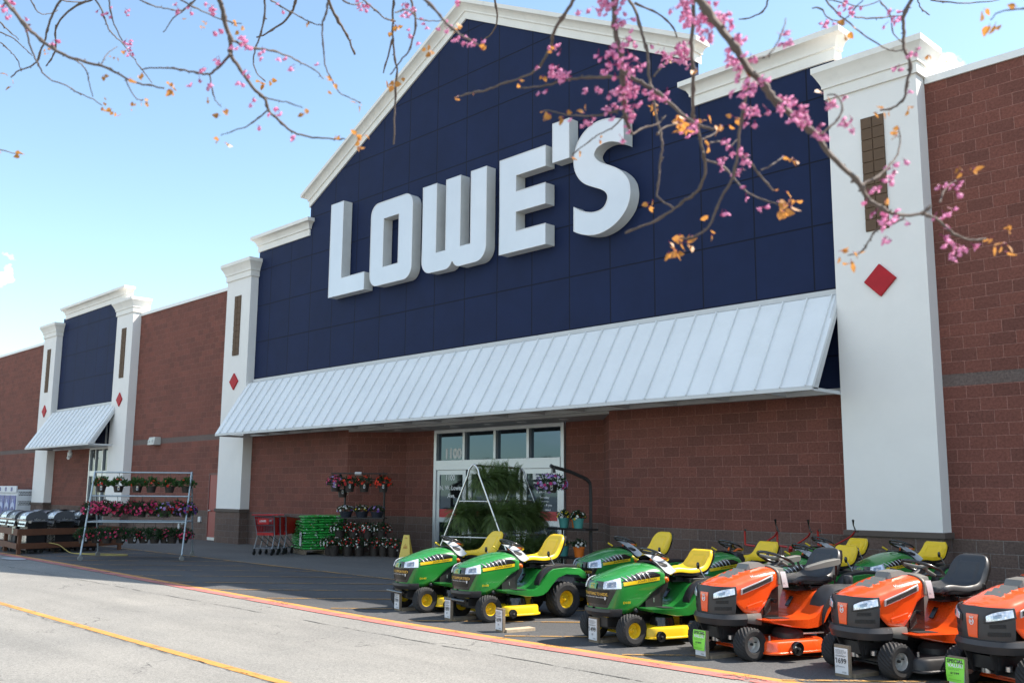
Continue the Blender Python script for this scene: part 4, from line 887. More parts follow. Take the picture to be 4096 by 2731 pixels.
    b = MB(); b.slab(lambda u, v: Vector((.225+.012*math.sin(2*v), .565+.075*u+.05*(1-v), .70+.17*v)), 4, 8, (.003, 0, 0)); tg = b.build('hang_tag', M_wt, root)
    b = MB(); write(b, 'OC', lambda x, z: Vector((.247, .60+x, .735+z)), w=.03, h=.018); b.build('tag_print', M_prt, tg)
    sd_ = [(.15, .405), (.66, .392), (.76, .41), (.84, .47), (.93, .575), (1.0, .64), (1.08, .665), (1.25, .675), (1.50, .66), (1.62, .60), (1.64, .50), (1.56, .50), (1.45, .57), (1.2, .58), (1.05, .53), (.97, .44), (.90, .35), (.80, .305), (.66, .300), (.45, .325), (.18, .385)]
    b = MB(); rings = []
    for x, ins in ((-.53, .05), (-.52, .015), (-.49, 0), (.49, 0), (.52, .015), (.53, .05)): rings.append([(x, y+(.9-y)*ins, z+(.48-z)*ins) for y, z in sd_])
    b.loft(rings); body = b.build('body', M_org, root, smooth=35)
    b = MB()
    for sx in (-1, 1): b.slab(lambda u, v: Vector((sx*(.25+.12*v), .30+.26*u, .4035-.008*u)), 2, 2, (0, 0, .005))
    build_each(b, 'footboard_mat', M_gry, body)
    b = MB()
    for sx in (-1, 1):
        rg = []
        for p in smoothcurve([(0, .86, .45), (0, .90, .56), (0, .98, .655), (0, 1.08, .712), (0, 1.25, .725), (0, 1.5, .715), (0, 1.66, .66)], 4):
            rg.append([(sx*.32, p.y, p.z-.06), (sx*.335, p.y, p.z), (sx*.48, p.y, p.z+.004), (sx*.545, p.y, p.z-.03), (sx*.555, p.y, p.z-.11), (sx*.52, p.y, p.z-.11)])
        b.loft(rg)
    build_each(b, 'fender', M_gry, body, smooth=38)
    b = MB()
    for sx in (1,): b.lathe([(.045, .70), (.05, .75), (.05, .80), (.04, .815), (.001, .815)], (.40, 1.40, 0), 'z', 16)
    b.build('fuel_cap', M_gry, body, smooth=40)
    b = MB(); b.box(-.25, .25, 1.0, 1.45, .66, .70); b.tube([(-.24, 1.0, .70), (.24, 1.0, .70)], .016, 8); b.build('seat_platform', M_gloss, body, bevel=.008)
    b = MB(); b.slab(lambda u, v: Vector((.02+.05*v, .83+.08*u, .475+.10*u)), 2, 2, (0, -.012, .012)); b.build('slot_cover', M_gloss, body, bevel=.004)
    b = MB(); b.tube([(.22, .40, .30), (.26, .36, .36), (.235, .43, .60)], .008, 8); b.tube([(.20, .42, .58), (.34, .40, .58)], .022, 10); b.build('brake_pedal', M_gloss, root, smooth=40)
    seat(root, M_sgry, True, .80, .765, .262)
    b = MB(); b.lathe([(.012, .66), (.012, .76), (.02, .78), (.018, .82), (.001, .825)], (.30, 1.30, 0), 'z', 10); b.build('lift_lever', M_gloss, root, smooth=40)
    arm = []
    b = MB(); O0 = []
    x0, x1, y0, y1 = -.60, .60, .12, .96
    for cx, cy, a0, r in ((x1-.22, y1-.24, 0, .22), (x0+.22, y1-.24, 90, .22), (x0+.18, y0+.16, 180, .16), (x1-.14, y0+.12, 270, .12)):
        for k in range(9): t = R(a0+90*k/8); O0.append((cx+r*math.cos(t), cy+r*1.05*math.sin(t)))
    rings = []
    for s_, z in ((1.02, .075), (1.02, .09), (.985, .097), (.975, .175), (.95, .195), (.88, .205), (.3, .215)): rings.append([(x*s_, .54+(y-.54)*s_, z) for x, y in O0])
    b.loft(rings); dk = b.build('mower_deck', M_org, root, smooth=35)
    for sx in (1, -1):
        b = MB(); b.lathe([(.165, .21), (.165, .26), (.15, .275), (.11, .31), (.02, .318)], (sx*.34, .55, 0), 'z', 26); b.build('spindle_cover', M_gry, dk, smooth=35)
        b = MB(); b.lathe([(.035, -.025), (.062, -.03), (.068, -.02), (.068, .02), (.062, .03), (.035, .02)], (sx*.66, .38, .14), 'x', 22); g = b.build('gauge_wheel', M_gloss, dk, smooth=35)
        b = MB(); b.tube([(sx*.645, .38, .14), (sx*.70, .38, .14)], .012, 8); b.tube([(sx*.66, .38, .14), (sx*.56, .40, .17)], .012, 6); b.build('axle_bolt', M_steel, g)
    b = MB(); b.tube([(.42, .70, .23), (.52, .60, .26), (.56, .85, .26)], .007, 6); b.tube([(.45, .2, .205), (.45, .2, .25)], .012, 8); build_each(b, 'deck_linkage', M_steel, dk)
    for sx in (1, -1): wheel(root, sx*.375, 0, .170, .165, M_rim, M_dark, sx, 30); wheel(root, sx*.42, 1.20, .245, .22, M_rim, M_dark, sx, 26)
    return root
def armrests(parent):
    for sx in (1, -1):
        rg = []
        for y, z, h, wd in ((.88, .895, .03, .022), (.92, .905, .050, .034), (1.15, .940, .070, .040), (1.32, .960, .070, .038), (1.37, .965, .05, .026)):
            cx = sx*.305; rg.append([(cx-wd, y, z-h*.5), (cx-wd, y, z+h*.35), (cx-wd*.6, y, z+h*.5), (cx+wd*.6, y, z+h*.5), (cx+wd, y, z+h*.35), (cx+wd, y, z-h*.5)])
        b = MB(); b.loft(rg); a = b.build('armrest', M_gryl, parent, smooth=40)
        b = MB(); b.tube([(sx*.27, 1.36, .80), (sx*.30, 1.33, .95)], .014, 8); b.build('bracket', M_gloss, a)
def recol(root, part, m):
    for c in root.children_recursive:
        if c.name.split('.')[0] == part and c.type == 'MESH':
            c.data = c.data.copy(); c.data.materials[0] = m
def redo_text(root, part, s, fn, **k):
    for c in root.children_recursive:
        if c.name.split('.')[0] == part:
            b = MB(); write(b, s, fn, **k); me = bpy.data.meshes.new(part); me.from_pydata([tuple(v) for v in b.v], [], b.f); me.materials.append(c.data.materials[0]); c.data = me
GRP = 'riding mowers displayed in rows outside the store'
gm = green_mower(); GREEN = gm
def lowseat(root):
    for c in list(root.children):
        if c.name.split('.')[0] == 'seat':
            for d in c.children_recursive: bpy.data.objects.remove(d)
            bpy.data.objects.remove(c)
    seat(root, M_seat, False)
gl = copy_tree(gm)    # lower backed model
lowseat(gl)
def place(o, x, y, phi, label, group=GRP):
    o.location = (x, y, 0); o.rotation_euler = (0, 0, R(phi)); tag(o, label, 'riding mower', group); return o
side_fn = lambda dx, z: (lambda a, c: Vector((h_x(-.045+a, z+c)+.0065, dx+a, z+c)))
m130 = place(gm, -1.913, -7.107, -8.8, 'sunlit green riding mower with high yellow seat behind the $1899 price board')
m140 = place(copy_tree(gm), -3.293, -7.045, -11.7, 'green riding mower farthest left, behind the $1999 price board')
redo_text(m140, 'model_number', 'D140', side_fn(-.045, .455), w=.105, h=.026, bold=.02)
m105 = place(gl, .633, -7.233, -13.9, 'sunlit green riding mower with low yellow seat behind the $1499 price board')
redo_text(m105, 'model_number', 'D105', side_fn(-.045, .455), w=.105, h=.026, bold=.02)
redo_text(m105, 'slogan', "WE'VE NOTHING TO HIDE.", lambda a, c: nose_x(a-.21, .545+c, .0125), w=.42, h=.034, bold=.02)
for n_ in ('brush_bar',):
    for c in list(m105.children):
        if c.name.split('.')[0] == n_: bpy.data.objects.remove(c)
place(copy_tree(gm, skip=('brush_bar',)), -1.628, -4.987, -10.3, 'shaded green riding mower with high yellow seat in the second row', GRP)
M5 = place(copy_tree(gl, skip=('flyer',)), .025, -4.68, -12.9, 'shaded green riding mower showing low seat right behind the $1499 green mower')
place(copy_tree(gl), 1.17, -4.725, -18, 'shaded green riding mower directly behind the orange mower with armrests')
place(copy_tree(gl), .175, -2.423, -18.5, 'half hidden green riding mower nearest the wall beside the white pillar')
place(copy_tree(gl), 1.508, -2.531, -15.6, 'shaded green riding mower in front of the white pillar with a headlamp and yellow stripe showing')
om = orange_mower()
h2 = copy_tree(om); h3 = copy_tree(om); h4 = copy_tree(om)
place(om, 2.038, -7.04, -16.5, 'orange riding mower with charcoal armrests behind the green $1899 special value board'); armrests(om)
for c in list(om.children):
    if c.name.split('.')[0] == 'steering_wheel': c.location = (0, -.07, .02)
place(h2, 3.53, -6.889, -19.5, 'orange riding mower with black cutting deck and no armrests'); 
place(h3, 4.72, -6.83, -21, 'rightmost sunlit orange riding mower, cut off by the photo edge')
place(h4, 4.25, -4.45, -20, 'shaded orange riding mower in the back row at far right')
recol(h2, 'mower_deck', M_gry)
# ================================================================ PRICE BOARDS
M_wood = mat('weathered board', (.20, .155, .11), .85, bump=(60, .4, .004), var=(14, .25)); M_woodl = mat('pale board', (.42, .33, .23), .85, bump=(60, .4, .004), var=(14, .2))
M_card = mat('white card', (.66, .67, .69), .45); M_lime = mat('lime card', (.22, .70, .06), .5, var=(4, .05)); M_ink = mat('grey ink', (.16, .16, .17), .6)
def board(x, y, rz, price, label, lime=None, foot=.34, brand=False):
    root = empty('price_board', (x, y, 0), R(rz), label, 'price board', 'price boards standing in front of the mowers')
    b = MB(); b.box(-.085, .085, 0, .036, 0, .295+.012*math.sin(x*9)); b.build('upright', M_wood, root, bevel=.003)
    b = MB(); b.box(-.02, .12, .037, .037+foot, 0, .040); b.build('foot', M_wood if foot < .4 else M_woodl, root, bevel=.003)
    b = MB(); b.slab(lambda u, v: Vector((-.078+.150*u, -.003-.006*math.sin(math.pi*u)*v, .030+.235*v)), 4, 4, (0, -.0015, 0)); cd_ = b.build('price_card', M_card, root)
    W = lambda a, c: Vector((a, -.0125, c))
    b = MB(); write(b, '$', lambda a, c: W(-.068+a, .155+c), w=.010, h=.020); write(b, price, lambda a, c: W(-.054+a, .125+c), w=.112, h=.050, bold=.01)
    b.build('price_lettering', M_prt, cd_)
    b = MB()
    if brand: write(b, 'Husqvarna', lambda a, c: W(-.045+a, .088+c), w=.085, h=.018, bold=.005); b.tube([W(-.062, .088), W(-.062, .104), W(-.050, .104), W(-.050, .088), W(-.062, .088)], .0015, 4)
    else:
        b.tube([W(-.008, .085), W(-.008, .103), W(.008, .103), W(.008, .085), W(-.008, .085)], .002, 4); b.tube([W(-.004, .094), W(.005, .098)], .0015, 4)
    for z, w_ in ((.245, .10), (.234, .125), (.223, .12), (.212, .09), (.196, .125), (.188, .11)):
        for a in range(6): b.box(-.06+w_*a/6, -.06+w_*(a+.75)/6, -.0132, -.0122, z, z+.0045)
    for z in (.052, .044): b.box(.01, .055, -.0132, -.0122, z, z+.003)
    b.build('small_print', M_ink, cd_)
    if lime:
        b = MB(); b.slab(lambda u, v: Vector((-.088+.165*u, -.016-.012*math.sin(3*v+2*u), .085+.20*v)), 6, 8, (0, -.0015, 0)); lc = b.build('sale_card', M_lime, root)
        Wl = lambda a, c: Vector((a, -.016-.012*math.sin(3*(c-.085)/.20+2*(a+.088)/.165)-.004, c))
        b = MB(); write(b, 'SPECIAL', lambda a, c: Wl(-.078+a, .245+c), w=.145, h=.032, bold=.03); write(b, '$'+lime, lambda a, c: Wl(-.045+a, .150+c), w=.078, h=.020, bold=.02)
        for z, w_ in ((.196, .12), (.186, .10), (.136, .04), (.105, .12)): 
            for a in range(5): write(b, 'n', lambda p, q: Wl(-.065+w_*a/5+p, z+q), w=w_/6.5, h=.004)
        b.build('sale_lettering', M_prt, lc)
        b = MB(); write(b, 'VALUE!', lambda a, c: Wl(-.070+a, .210+c), w=.135, h=.030, bold=.03); b.build('value_lettering', M_wt, lc)
    return root
board(-3.385, -7.275, -11, '1999', 'narrow wooden $1999 price board in front of the leftmost green mower')
board(-2.105, -7.40, -11, '1899', 'narrow wooden $1899 price board in front of the second green mower')
board(-.815, -7.665, -11, '1699', 'wooden $1699 price board standing alone with a pale foot board', foot=.42)
board(.50, -7.42, -11, '1499', 'narrow wooden $1499 price board in front of the low seated green mower')
board(1.965, -7.39, -11, '1899', 'price board with lime card in front of the armrest orange mower', lime='1899')
board(3.475, -7.27, -11, '1699', 'wooden $1699 price board in front of the middle orange mower', brand=True)
board(4.50, -7.17, -11, '1399', 'price board with lime card reading $1399, cut at the bottom right', lime='1399')
# ================================================================ PLANTS
M_pot = mat('brown plastic pot', (.030, .022, .018), .5, var=(8, .15)); M_wire = mat('black wire', (.02, .02, .02), .5)
M_leaf = leafmat('flower foliage', (.040, .100, .022)); M_leafd = leafmat('dark foliage', (.020, .055, .018)); M_fern = leafmat('fern green', (.105, .165, .045), .4, .5, .5)
FL = {'red': (.62, .012, .012), 'crimson': (.42, .010, .045), 'pink': (.72, .06, .16), 'scarlet': (.80, .04, .01), 'violet': (.16, .06, .32), 'lilac': (.42, .27, .55), 'white': (.75, .75, .68), 'yellow': (.80, .58, .02), 'magenta': (.45, .01, .12)}
FM = {k: leafmat('petal '+k, v, .35, .5, .15) for k, v in FL.items()}
_fc = {}
def potmesh(b, r, h, z0=0, wall=.004):
    b.lathe([(r*.70, z0), (r*.93, z0+h*.86), (r*1.0, z0+h*.86), (r*1.02, z0+h), (r*.94, z0+h), (r*.90, z0+h*.9), (.001, z0+h*.9)], (0, 0, 0), 'z', 20)
def leaf(b, c, d, n, L, W):
    d = d.normalized(); s = d.cross(n).normalized() if d.cross(n).length > 1e-4 else Vector((1, 0, 0)); n2 = s.cross(d)
    b.add([c, c+d*L*.45+s*W*.5+n2*L*.06, c+d*L-n2*L*.05, c+d*L*.45-s*W*.5+n2*L*.06], [(0, 1, 2, 3)])
def blob_dir(rnd, lo=-.4):
    while True:
        v = Vector((rnd.uniform(-1, 1), rnd.uniform(-1, 1), rnd.uniform(lo, 1)))
        if .2 < v.length < 1: return v.normalized()
def plant_meshes(key, rad, hgt, nl, nf, cols, drop=.3, ring=False, fr=.026, leafm=None, pot=(.13, .16), potm=None, hang=None, ll=.06):
    if key in _fc: return _fc[key]
    rnd = random.Random(hash(key) % 9999 if not isinstance(key, str) else sum(map(ord, key))); out = {}
    b = MB(); potmesh(b, *pot); out['pot'] = (b, potm or M_pot, 40)
    z0 = pot[1]; b = MB()
    for i in range(nl):
        d = blob_dir(rnd, -drop); q = rnd.uniform(.45, 1); c = Vector((d.x*rad*q, d.y*rad*q, z0+.01+max(d.z, -drop)*hgt*q+rnd.uniform(0, .02))); dd = (d+Vector((rnd.uniform(-.6, .6), rnd.uniform(-.6, .6), rnd.uniform(-.2, .6)))); leaf(b, c, dd, blob_dir(rnd), ll*rnd.uniform(.7, 1.3), ll*.55)
    out['foliage'] = (b, leafm or M_leaf, None)
    fb = {}
    for i in range(nf):
        d = blob_dir(rnd, -drop*.8); k = rnd.choice(cols); b = fb.setdefault(k, MB()); c = Vector((d.x*rad*1.04, d.y*rad*1.04, z0+.02+d.z*hgt*1.06)); n = (d+Vector((0, 0, .25))).normalized(); t = n.orthogonal().normalized(); s = n.cross(t); r = fr*rnd.uniform(.75, 1.2)
        vs = [c-n*r*.25]
        for k2 in range(10): a = 2*math.pi*k2/10; q = r if k2 % 2 == 0 else r*.80; vs.append(c+(t*math.cos(a)+s*math.sin(a))*q+n*r*.12*math.sin(a*2.5))
        b.add(vs, [(0, 1+j, 1+(j+1) % 10) for j in range(10)])
    out['_fl'] = fb; _fc[key] = out; 
    out['_m'] = {}
    for k in ('pot', 'foliage'):
        b, m, s = out[k]; o = b.build(k, m, None, smooth=s, fixn=(k == 'pot')); out['_m'][k] = (o.data, k); bpy.data.objects.remove(o)
    for c, b in fb.items():
        o = b.build('flowers', FM[c], None, fixn=False); out['_m']['fl'+c] = (o.data, 'flowers'); bpy.data.objects.remove(o)
    return out
def put(name, key, loc, label, cat, group, rz=0, sc=1, hook=None, tagc=False, **k):
    P = plant_meshes(key, **k); root = empty(name, loc, rz, label, cat, group); root.scale = (sc, sc, sc)
    for k2, (me, nm) in P['_m'].items():
        o = bpy.data.objects.new(nm, me); scene.collection.objects.link(o); o.parent = root
    if hook:
        hk = ('hook', round(hook, 2))
        if hk not in _fc:
            b = MB(); z1 = k['pot'][1]; r = k['pot'][0]
            for a in (0, 120, 240): b.tube([(r*math.cos(R(a)), r*math.sin(R(a)), z1), (0, 0, z1+hook*.72)], .0035, 4)
            b.tube([(0, 0, z1+hook*.72), (0, 0, z1+hook*.9), (.012, 0, z1+hook*.97), (0, 0, z1+hook+.015)], .006, 5); o = b.build('hanger', M_wire, None); _fc[hk] = o.data; bpy.data.objects.remove(o)
        o = bpy.data.objects.new('hanger', _fc[hk]); scene.collection.objects.link(o); o.parent = root
    if tagc:
        r, h = k['pot']; tk = ('tag', r)
        if tk not in _fc:
            b = MB(); b.slab(lambda u, v: Vector((-.022+.044*u, -.004*v, -.075+.10*v)), 1, 2, (0, -.002, 0)); b.box(-.013, .013, -.0075, -.003, -.055, -.020, 1); b.box(-.014, .014, -.0085, -.004, -.008, .006, 2); o = b.build('plant_tag', [M_card, M_prt, M_ylr], None); _fc[tk] = o.data; bpy.data.objects.remove(o)
        o = bpy.data.objects.new('plant_tag', _fc[tk]); scene.collection.objects.link(o); o.parent = root; a = math.atan2(CAM.y-loc[1], CAM.x-loc[0])-rz+R(tagc if tagc is not True else 0); o.location = ((r+.012)*math.cos(a), (r+.012)*math.sin(a), h*.8); o.rotation_euler = (0, 0, a+math.pi/2)
    return root
ORD = ['first', 'second', 'third', 'fourth', 'fifth', 'sixth', 'seventh', 'eighth', 'ninth', 'tenth', 'eleventh', 'twelfth', 'thirteenth']
# ---- galvanised A-frame flower rack
M_galv = mat('galvanised tube', (.36, .42, .45), .42, metal=.55, var=(9, .12)); M_cast = mat('grey castor', (.22, .22, .21), .6)
def aframe(name, A, B, L, H, label, m, rt, bars, wheels=True, arch=.10):
    """two A legs (feet A-B in the first frame), second frame offset by L, rails at given heights"""
    A, B, L = Vector((*A, 0)), Vector((*B, 0)), Vector((*L, 0)); root = empty(name, tuple((A+B+L)/2), 0, label, 'plant rack', None); O = (A+B+L)/2
    w0 = .12 if wheels else 0; mid = (A+B)/2; d = (B-A).normalized()
    def leg(off):
        pa, pb = A+off+Vector((0, 0, w0)), B+off+Vector((0, 0, w0)); top = mid+off+Vector((0, 0, H)); hw = (B-A).length/2
        def on(s, t): return (mid+off)+d*s*hw*(1-t)*(1-arch*.3)+Vector((0, 0, w0+(H-w0)*t)) if t < 1 else top
        pts = [pa-O, (mid+off)-d*(hw*.13)+Vector((0, 0, H-.22))-O]+[p-O for p in [ (mid+off)-d*(hw*.10)+Vector((0, 0, H-.10)), (mid+off)-d*hw*.045+Vector((0, 0, H-.03)), top, (mid+off)+d*hw*.045+Vector((0, 0, H-.03)), (mid+off)+d*(hw*.10)+Vector((0, 0, H-.10))]]+[(mid+off)+d*(hw*.13)+Vector((0, 0, H-.22))-O, pb-O]
        b = MB(); b.tube(pts, rt, 10); return b.build('leg_frame', m, root, smooth=60)
    leg(Vector((0, 0, 0))); leg(L)
    hw = (B-A).length/2
    b = MB(); b.tube([mid+Vector((0, 0, H-.015))-O, mid+L+Vector((0, 0, H-.015))-O], rt*.9, 8); b.build('top_rail', m, root, smooth=60)
    for z in bars:
        f = 1-(z-w0)/(H-w0-.05); f = max(f, .05)
        for s in (-1, 1): b = MB(); b.tube([mid+d*s*hw*f+Vector((0, 0, z))-O, mid+L+d*s*hw*f+Vector((0, 0, z))-O], rt*.9, 8); b.build('shelf_rail', m, root, smooth=60)
        for off in (Vector(), L): b = MB(); b.tube([mid+off-d*hw*f+Vector((0, 0, z))-O, mid+off+d*hw*f+Vector((0, 0, z))-O], rt*.8, 8); b.build('cross_bar', m, root, smooth=60)
    if wheels:
        for p in (A, B, A+L, B+L):
            q = p-O; b = MB(); b.lathe([(.02, -.018), (.058, -.018), (.062, -.012), (.062, .012), (.058, .018), (.02, .018)], (q.x, q.y, .062), 'x', 18); b.box(q.x-.028, q.x-.022, q.y-.02, q.y+.02, .05, .14); b.box(q.x+.022, q.x+.028, q.y-.02, q.y+.02, .05, .14); b.box(q.x-.028, q.x+.028, q.y-.025, q.y+.025, .13, .14); b.build('castor', M_cast, root, smooth=40)
    return root
aframe('flower_rack', (-16.271, -6.991), (-17.691, -6.023), (1.46, 1.87), 2.15, 'grey galvanised A-frame rack on castors hung with flower baskets', M_galv, .022, (1.545, .915))
RA, RB = Vector((-17.01, -6.55, 0)), Vector((-15.55, -4.68, 0)); RD = Vector((-1.42, .968, 0)).normalized()
ger = dict(rad=.20, hgt=.16, nl=210, nf=9, cols=['scarlet'], drop=.12, pot=(.135, .165), fr=.032, ll=.085)
for i, (t, n_) in enumerate(((.092, 'a'), (.271, 'b'), (.464, 'a'), (.609, 'b'), (.799, 'c'), (.975, 'b'))):
    p = RA.lerp(RB, t); k = dict(ger); k['nf'] = {'a': 12, 'b': 7, 'c': 4}[n_]
    put('hanging_basket', 'ger'+n_, (p.x, p.y, 1.635), 'leafy basket of few red blooms, %s from left on the top rail' % ORD[i], 'hanging basket', 'flower baskets hung on the galvanised rack', rz=i*1.3, hook=.335, tagc=(True if i < 3 else False), **k)
mid_ = [(.042, 'mp', 'rose pink', 0), (.16, 'mc', 'crimson', 1), (.30, 'mp2', 'pink and crimson', 0), (.44, 'mc', 'crimson', 1), (.55, 'mp', 'rose pink', 0), (.66, 'mp2', 'pink and crimson', 1), (.79, 'mv', 'lilac rimmed violet', 0), (.90, 'mr', 'red', 1), (1.01, 'mr2', 'red and lilac', 0)]
MK = {'mp': ['pink', 'pink', 'magenta'], 'mc': ['crimson', 'magenta', 'pink'], 'mp2': ['pink', 'crimson', 'magenta'], 'mv': ['lilac', 'violet', 'lilac'], 'mr': ['red', 'crimson'], 'mr2': ['red', 'lilac', 'violet']}
for i, (t, k, c, s) in enumerate(mid_):
    p = RA.lerp(RB, t)+RD*(-.30 if s == 0 else -.16)
    put('hanging_basket', k, (p.x, p.y, 1.03+.02*s), 'bushy basket of %s blooms, %s from left on the middle tier' % (c, ORD[i]), 'hanging basket', 'flower baskets hung on the galvanised rack', rz=i*2.1, hook=.33, tagc=(i == 0),
        rad=.25, hgt=.20, nl=420, nf=74 if k != 'mv' else 34, cols=MK[k], drop=.75 if k == 'mv' else .45, pot=(.13, .16), fr=.034, leafm=M_leafd if k != 'mv' else M_leaf)
for i, t in enumerate((.007, .123, .24, .366, .493, .60, .717, .816, .894, 1.0)):
    k = ['bp', 'bc', 'bp', 'bk', 'bc', 'bl', 'bc', 'bk', 'bp', 'bm'][i]; p = RA.lerp(RB, t)+RD*(-.52 if i % 2 == 0 else -.42)
    cols = {'bp': ['pink', 'crimson'], 'bc': ['crimson'], 'bk': ['magenta', 'pink'], 'bl': ['crimson'], 'bm': ['crimson', 'magenta', 'pink']}[k]; nf = {'bp': 12, 'bc': 9, 'bk': 14, 'bl': 3, 'bm': 44}[k]
    cn = {'bp': 'sparse pink', 'bc': 'sparse crimson', 'bk': 'magenta', 'bl': 'almost bloomless crimson', 'bm': 'dense crimson'}[k]
    put('hanging_basket', k, (p.x, p.y, .405), '%s basket, %s from left on the bottom tier' % (cn, ORD[i]), 'hanging basket', 'flower baskets hung on the galvanised rack', rz=i*1.7, hook=.34, tagc=(20 if i in (0, 1, 3, 4, 5, 7) else False),
        rad=.24, hgt=.18, nl=380, nf=int(nf*1.4), cols=cols, drop=.35, pot=(.135, .165), fr=.028, leafm=M_leafd)
# ---- fern rack in front of the doors
M_chr = mat('chrome tube', (.55, .55, .53), .18, metal=.9, var=(10, .08))
dW, dL = Vector((.93, .37, 0)).normalized(), Vector((-.37, .93, 0)).normalized(); N = Vector((-6.56, -3.0, 0))
fA, fB = N-dW*.98, N+dW*.98
aframe('fern_rack', (fA.x, fA.y), (fB.x, fB.y), (dL.x*2.3, dL.y*2.3), 2.25, 'shiny chrome A-frame rack full of ferns in front of the doors', M_chr, .021, (1.52, .81), wheels=False)
def fern_mesh(seed, nfr=125, L=.47):
    rnd = random.Random(seed); b = MB()
    for i in range(nfr):
        az = rnd.uniform(0, 2*math.pi); el = rnd.uniform(.1, 1.5); Lf = L*rnd.uniform(.75, 1.15); n = 15; d = Vector((math.cos(az)*math.cos(el), math.sin(az)*math.cos(el), math.sin(el))); p = Vector((0, 0, .16)); seg = Lf/n; sd = Vector((-math.sin(az), math.cos(az), 0)); prev = p
        for j in range(n):
            d = (d+Vector((0, 0, -.125-.05*math.cos(el)))).normalized(); q = p+d*seg; wl = .085*math.sin(math.pi*min(1, (j+1.2)/(n+.6)))**.7; up = sd.cross(d)
            for s in (-1, 1): 
                t = (sd*s+d*.45-up*.15*s*0+Vector((0, 0, -.15))).normalized(); b.add([p, p+t*wl*.6+d*seg*.40, p+t*wl+d*seg*.25, p+t*wl*.5-d*seg*.18], [(0, 1, 2, 3)])
            p = q
    return b
_fe = []
for s in range(4):
    o = fern_mesh(s+3).build('fronds', M_fern, None, fixn=False); _fe.append(o.data); bpy.data.objects.remove(o)
b = MB(); potmesh(b, .13, .17); o = b.build('pot', M_pot, None, smooth=40); _fp = o.data; bpy.data.objects.remove(o)
def fern(x, y, z, i, label, sc=1.0):
    r = empty('fern', (x, y, z), i*1.9, label, 'fern', 'ferns on the chrome rack'); r.scale = (sc, sc, sc*1.0)
    for nm, me in (('fronds', _fe[i % 4]), ('pot', _fp)): o = bpy.data.objects.new(nm, me); scene.collection.objects.link(o); o.parent = r
k = 0
for tier, (z, offs, sd_) in {'top': (1.74, (.38, .9, 1.45, 2.0), (0,)), 'middle': (1.00, (.30, .8, 1.3, 1.8, 2.3), (-.42, .42)), 'bottom': (.27, (.35, .85, 1.35, 1.85, 2.3), (-.72, .72))}.items():
    for sgn in sd_:
        for j, t in enumerate(offs):
            p = N+dL*t+dW*sgn; sidet = 'along the ridge' if sgn == 0 else ('on the left side' if sgn < 0 else 'on the right side')
            fern(p.x, p.y, z, k, '%s fern from the road, %s tier, %s' % (ORD[j], tier, sidet), 1.02+.06*(k % 3)); k += 1
# ---- dark plant stands
M_stand = mat('dark stand paint', (.018, .016, .015), .5, var=(6, .15)); e_, n_ = Vector((.777, .63, 0)), Vector((-.63, .777, 0)); F0 = Vector((-14.108, -1.257, 0))
def sp(s, n, z=0): return F0+e_*s+n_*n+Vector((0, 0, z))
root = empty('plant_stand', tuple(sp(.6, .5)), 0, 'dark steel plant stand with flower baskets and pots beside the green bags', 'plant stand', None); OO = sp(.6, .5)
for s in (.12, 1.22): b = MB(); b.tube([sp(s, .6, 0)-OO, sp(s, .6, 1.72)-OO, sp(s, .5, 1.93)-OO, sp(s, .05, 2.17)-OO], .028, 6); b.build('post', M_stand, root)
for n2, z in ((.06, 2.18), (.42, 2.03)): b = MB(); b.tube([sp(-.12, n2, z)-OO, sp(1.42, n2, z)-OO], .016, 6); b.build('hanging_rail', M_stand, root)
b = MB(); b.add([sp(s, n2, z)-OO for z in (.985, 1.012) for s, n2 in ((0, .22), (1.32, .22), (1.32, .62), (0, .62))], [(3, 2, 1, 0), (4, 5, 6, 7), (0, 1, 5, 4), (1, 2, 6, 5), (2, 3, 7, 6), (3, 0, 4, 7)]); b.build('shelf', M_stand, root)
b = MB(); b.add([sp(s, n2, z)-OO for z in (.36, .39) for s, n2 in ((-.05, .18), (1.36, .18), (1.36, .62), (-.05, .62))], [(3, 2, 1, 0), (4, 5, 6, 7), (0, 1, 5, 4), (1, 2, 6, 5), (2, 3, 7, 6), (3, 0, 4, 7)]); b.build('shelf', M_stand, root)
b = MB(); q = sp(.62, .05, 2.12)-OO; b.tube([sp(.54, .04, 2.18)-OO, sp(.72, .04, 2.18)-OO], .04, 4); b.build('sign_clip', M_frame, root)
G2 = 'baskets and pots on the dark plant stand'
for i, (s, nn, z, cols, nm, nf) in enumerate(((.0, .06, 1.70, ['lilac', 'pink'], 'mauve', 40), (.40, .06, 1.69, ['scarlet', 'red'], 'scarlet', 22), (.80, .06, 1.69, ['scarlet'], 'sparse scarlet', 13), (1.32, .06, 1.69, ['scarlet'], 'full scarlet', 48), (.10, .42, 1.54, ['white'], 'white', 14))):
    p = sp(s, nn, z); put('hanging_basket', 'sb%d' % i, tuple(p), '%s flower basket hanging on the dark plant stand' % nm, 'hanging basket', G2, rz=i, hook=.32, tagc=True, rad=.235, hgt=.19, nl=260, nf=int(nf*1.3), cols=cols, drop=.35, pot=(.145, .22), fr=.036, leafm=M_leafd)
for i, (s, cols, nm) in enumerate(((.22, ['white', 'violet', 'white'], 'white and violet'), (.66, ['violet', 'yellow', 'white'], 'violet and cream'), (1.08, ['violet', 'lilac'], 'lilac'))):
    p = sp(s, .40, 1.013); put('planter_bowl', 'pl%d' % i, tuple(p), 'low dark bowl of %s pansies on the upper shelf' % nm, 'planter', G2, rz=i, rad=.24, hgt=.14, nl=190, nf=30, cols=cols, drop=.1, pot=(.19, .16), fr=.034, leafm=M_leafd, potm=mat('slate pot', (.02, .024, .035), .5))
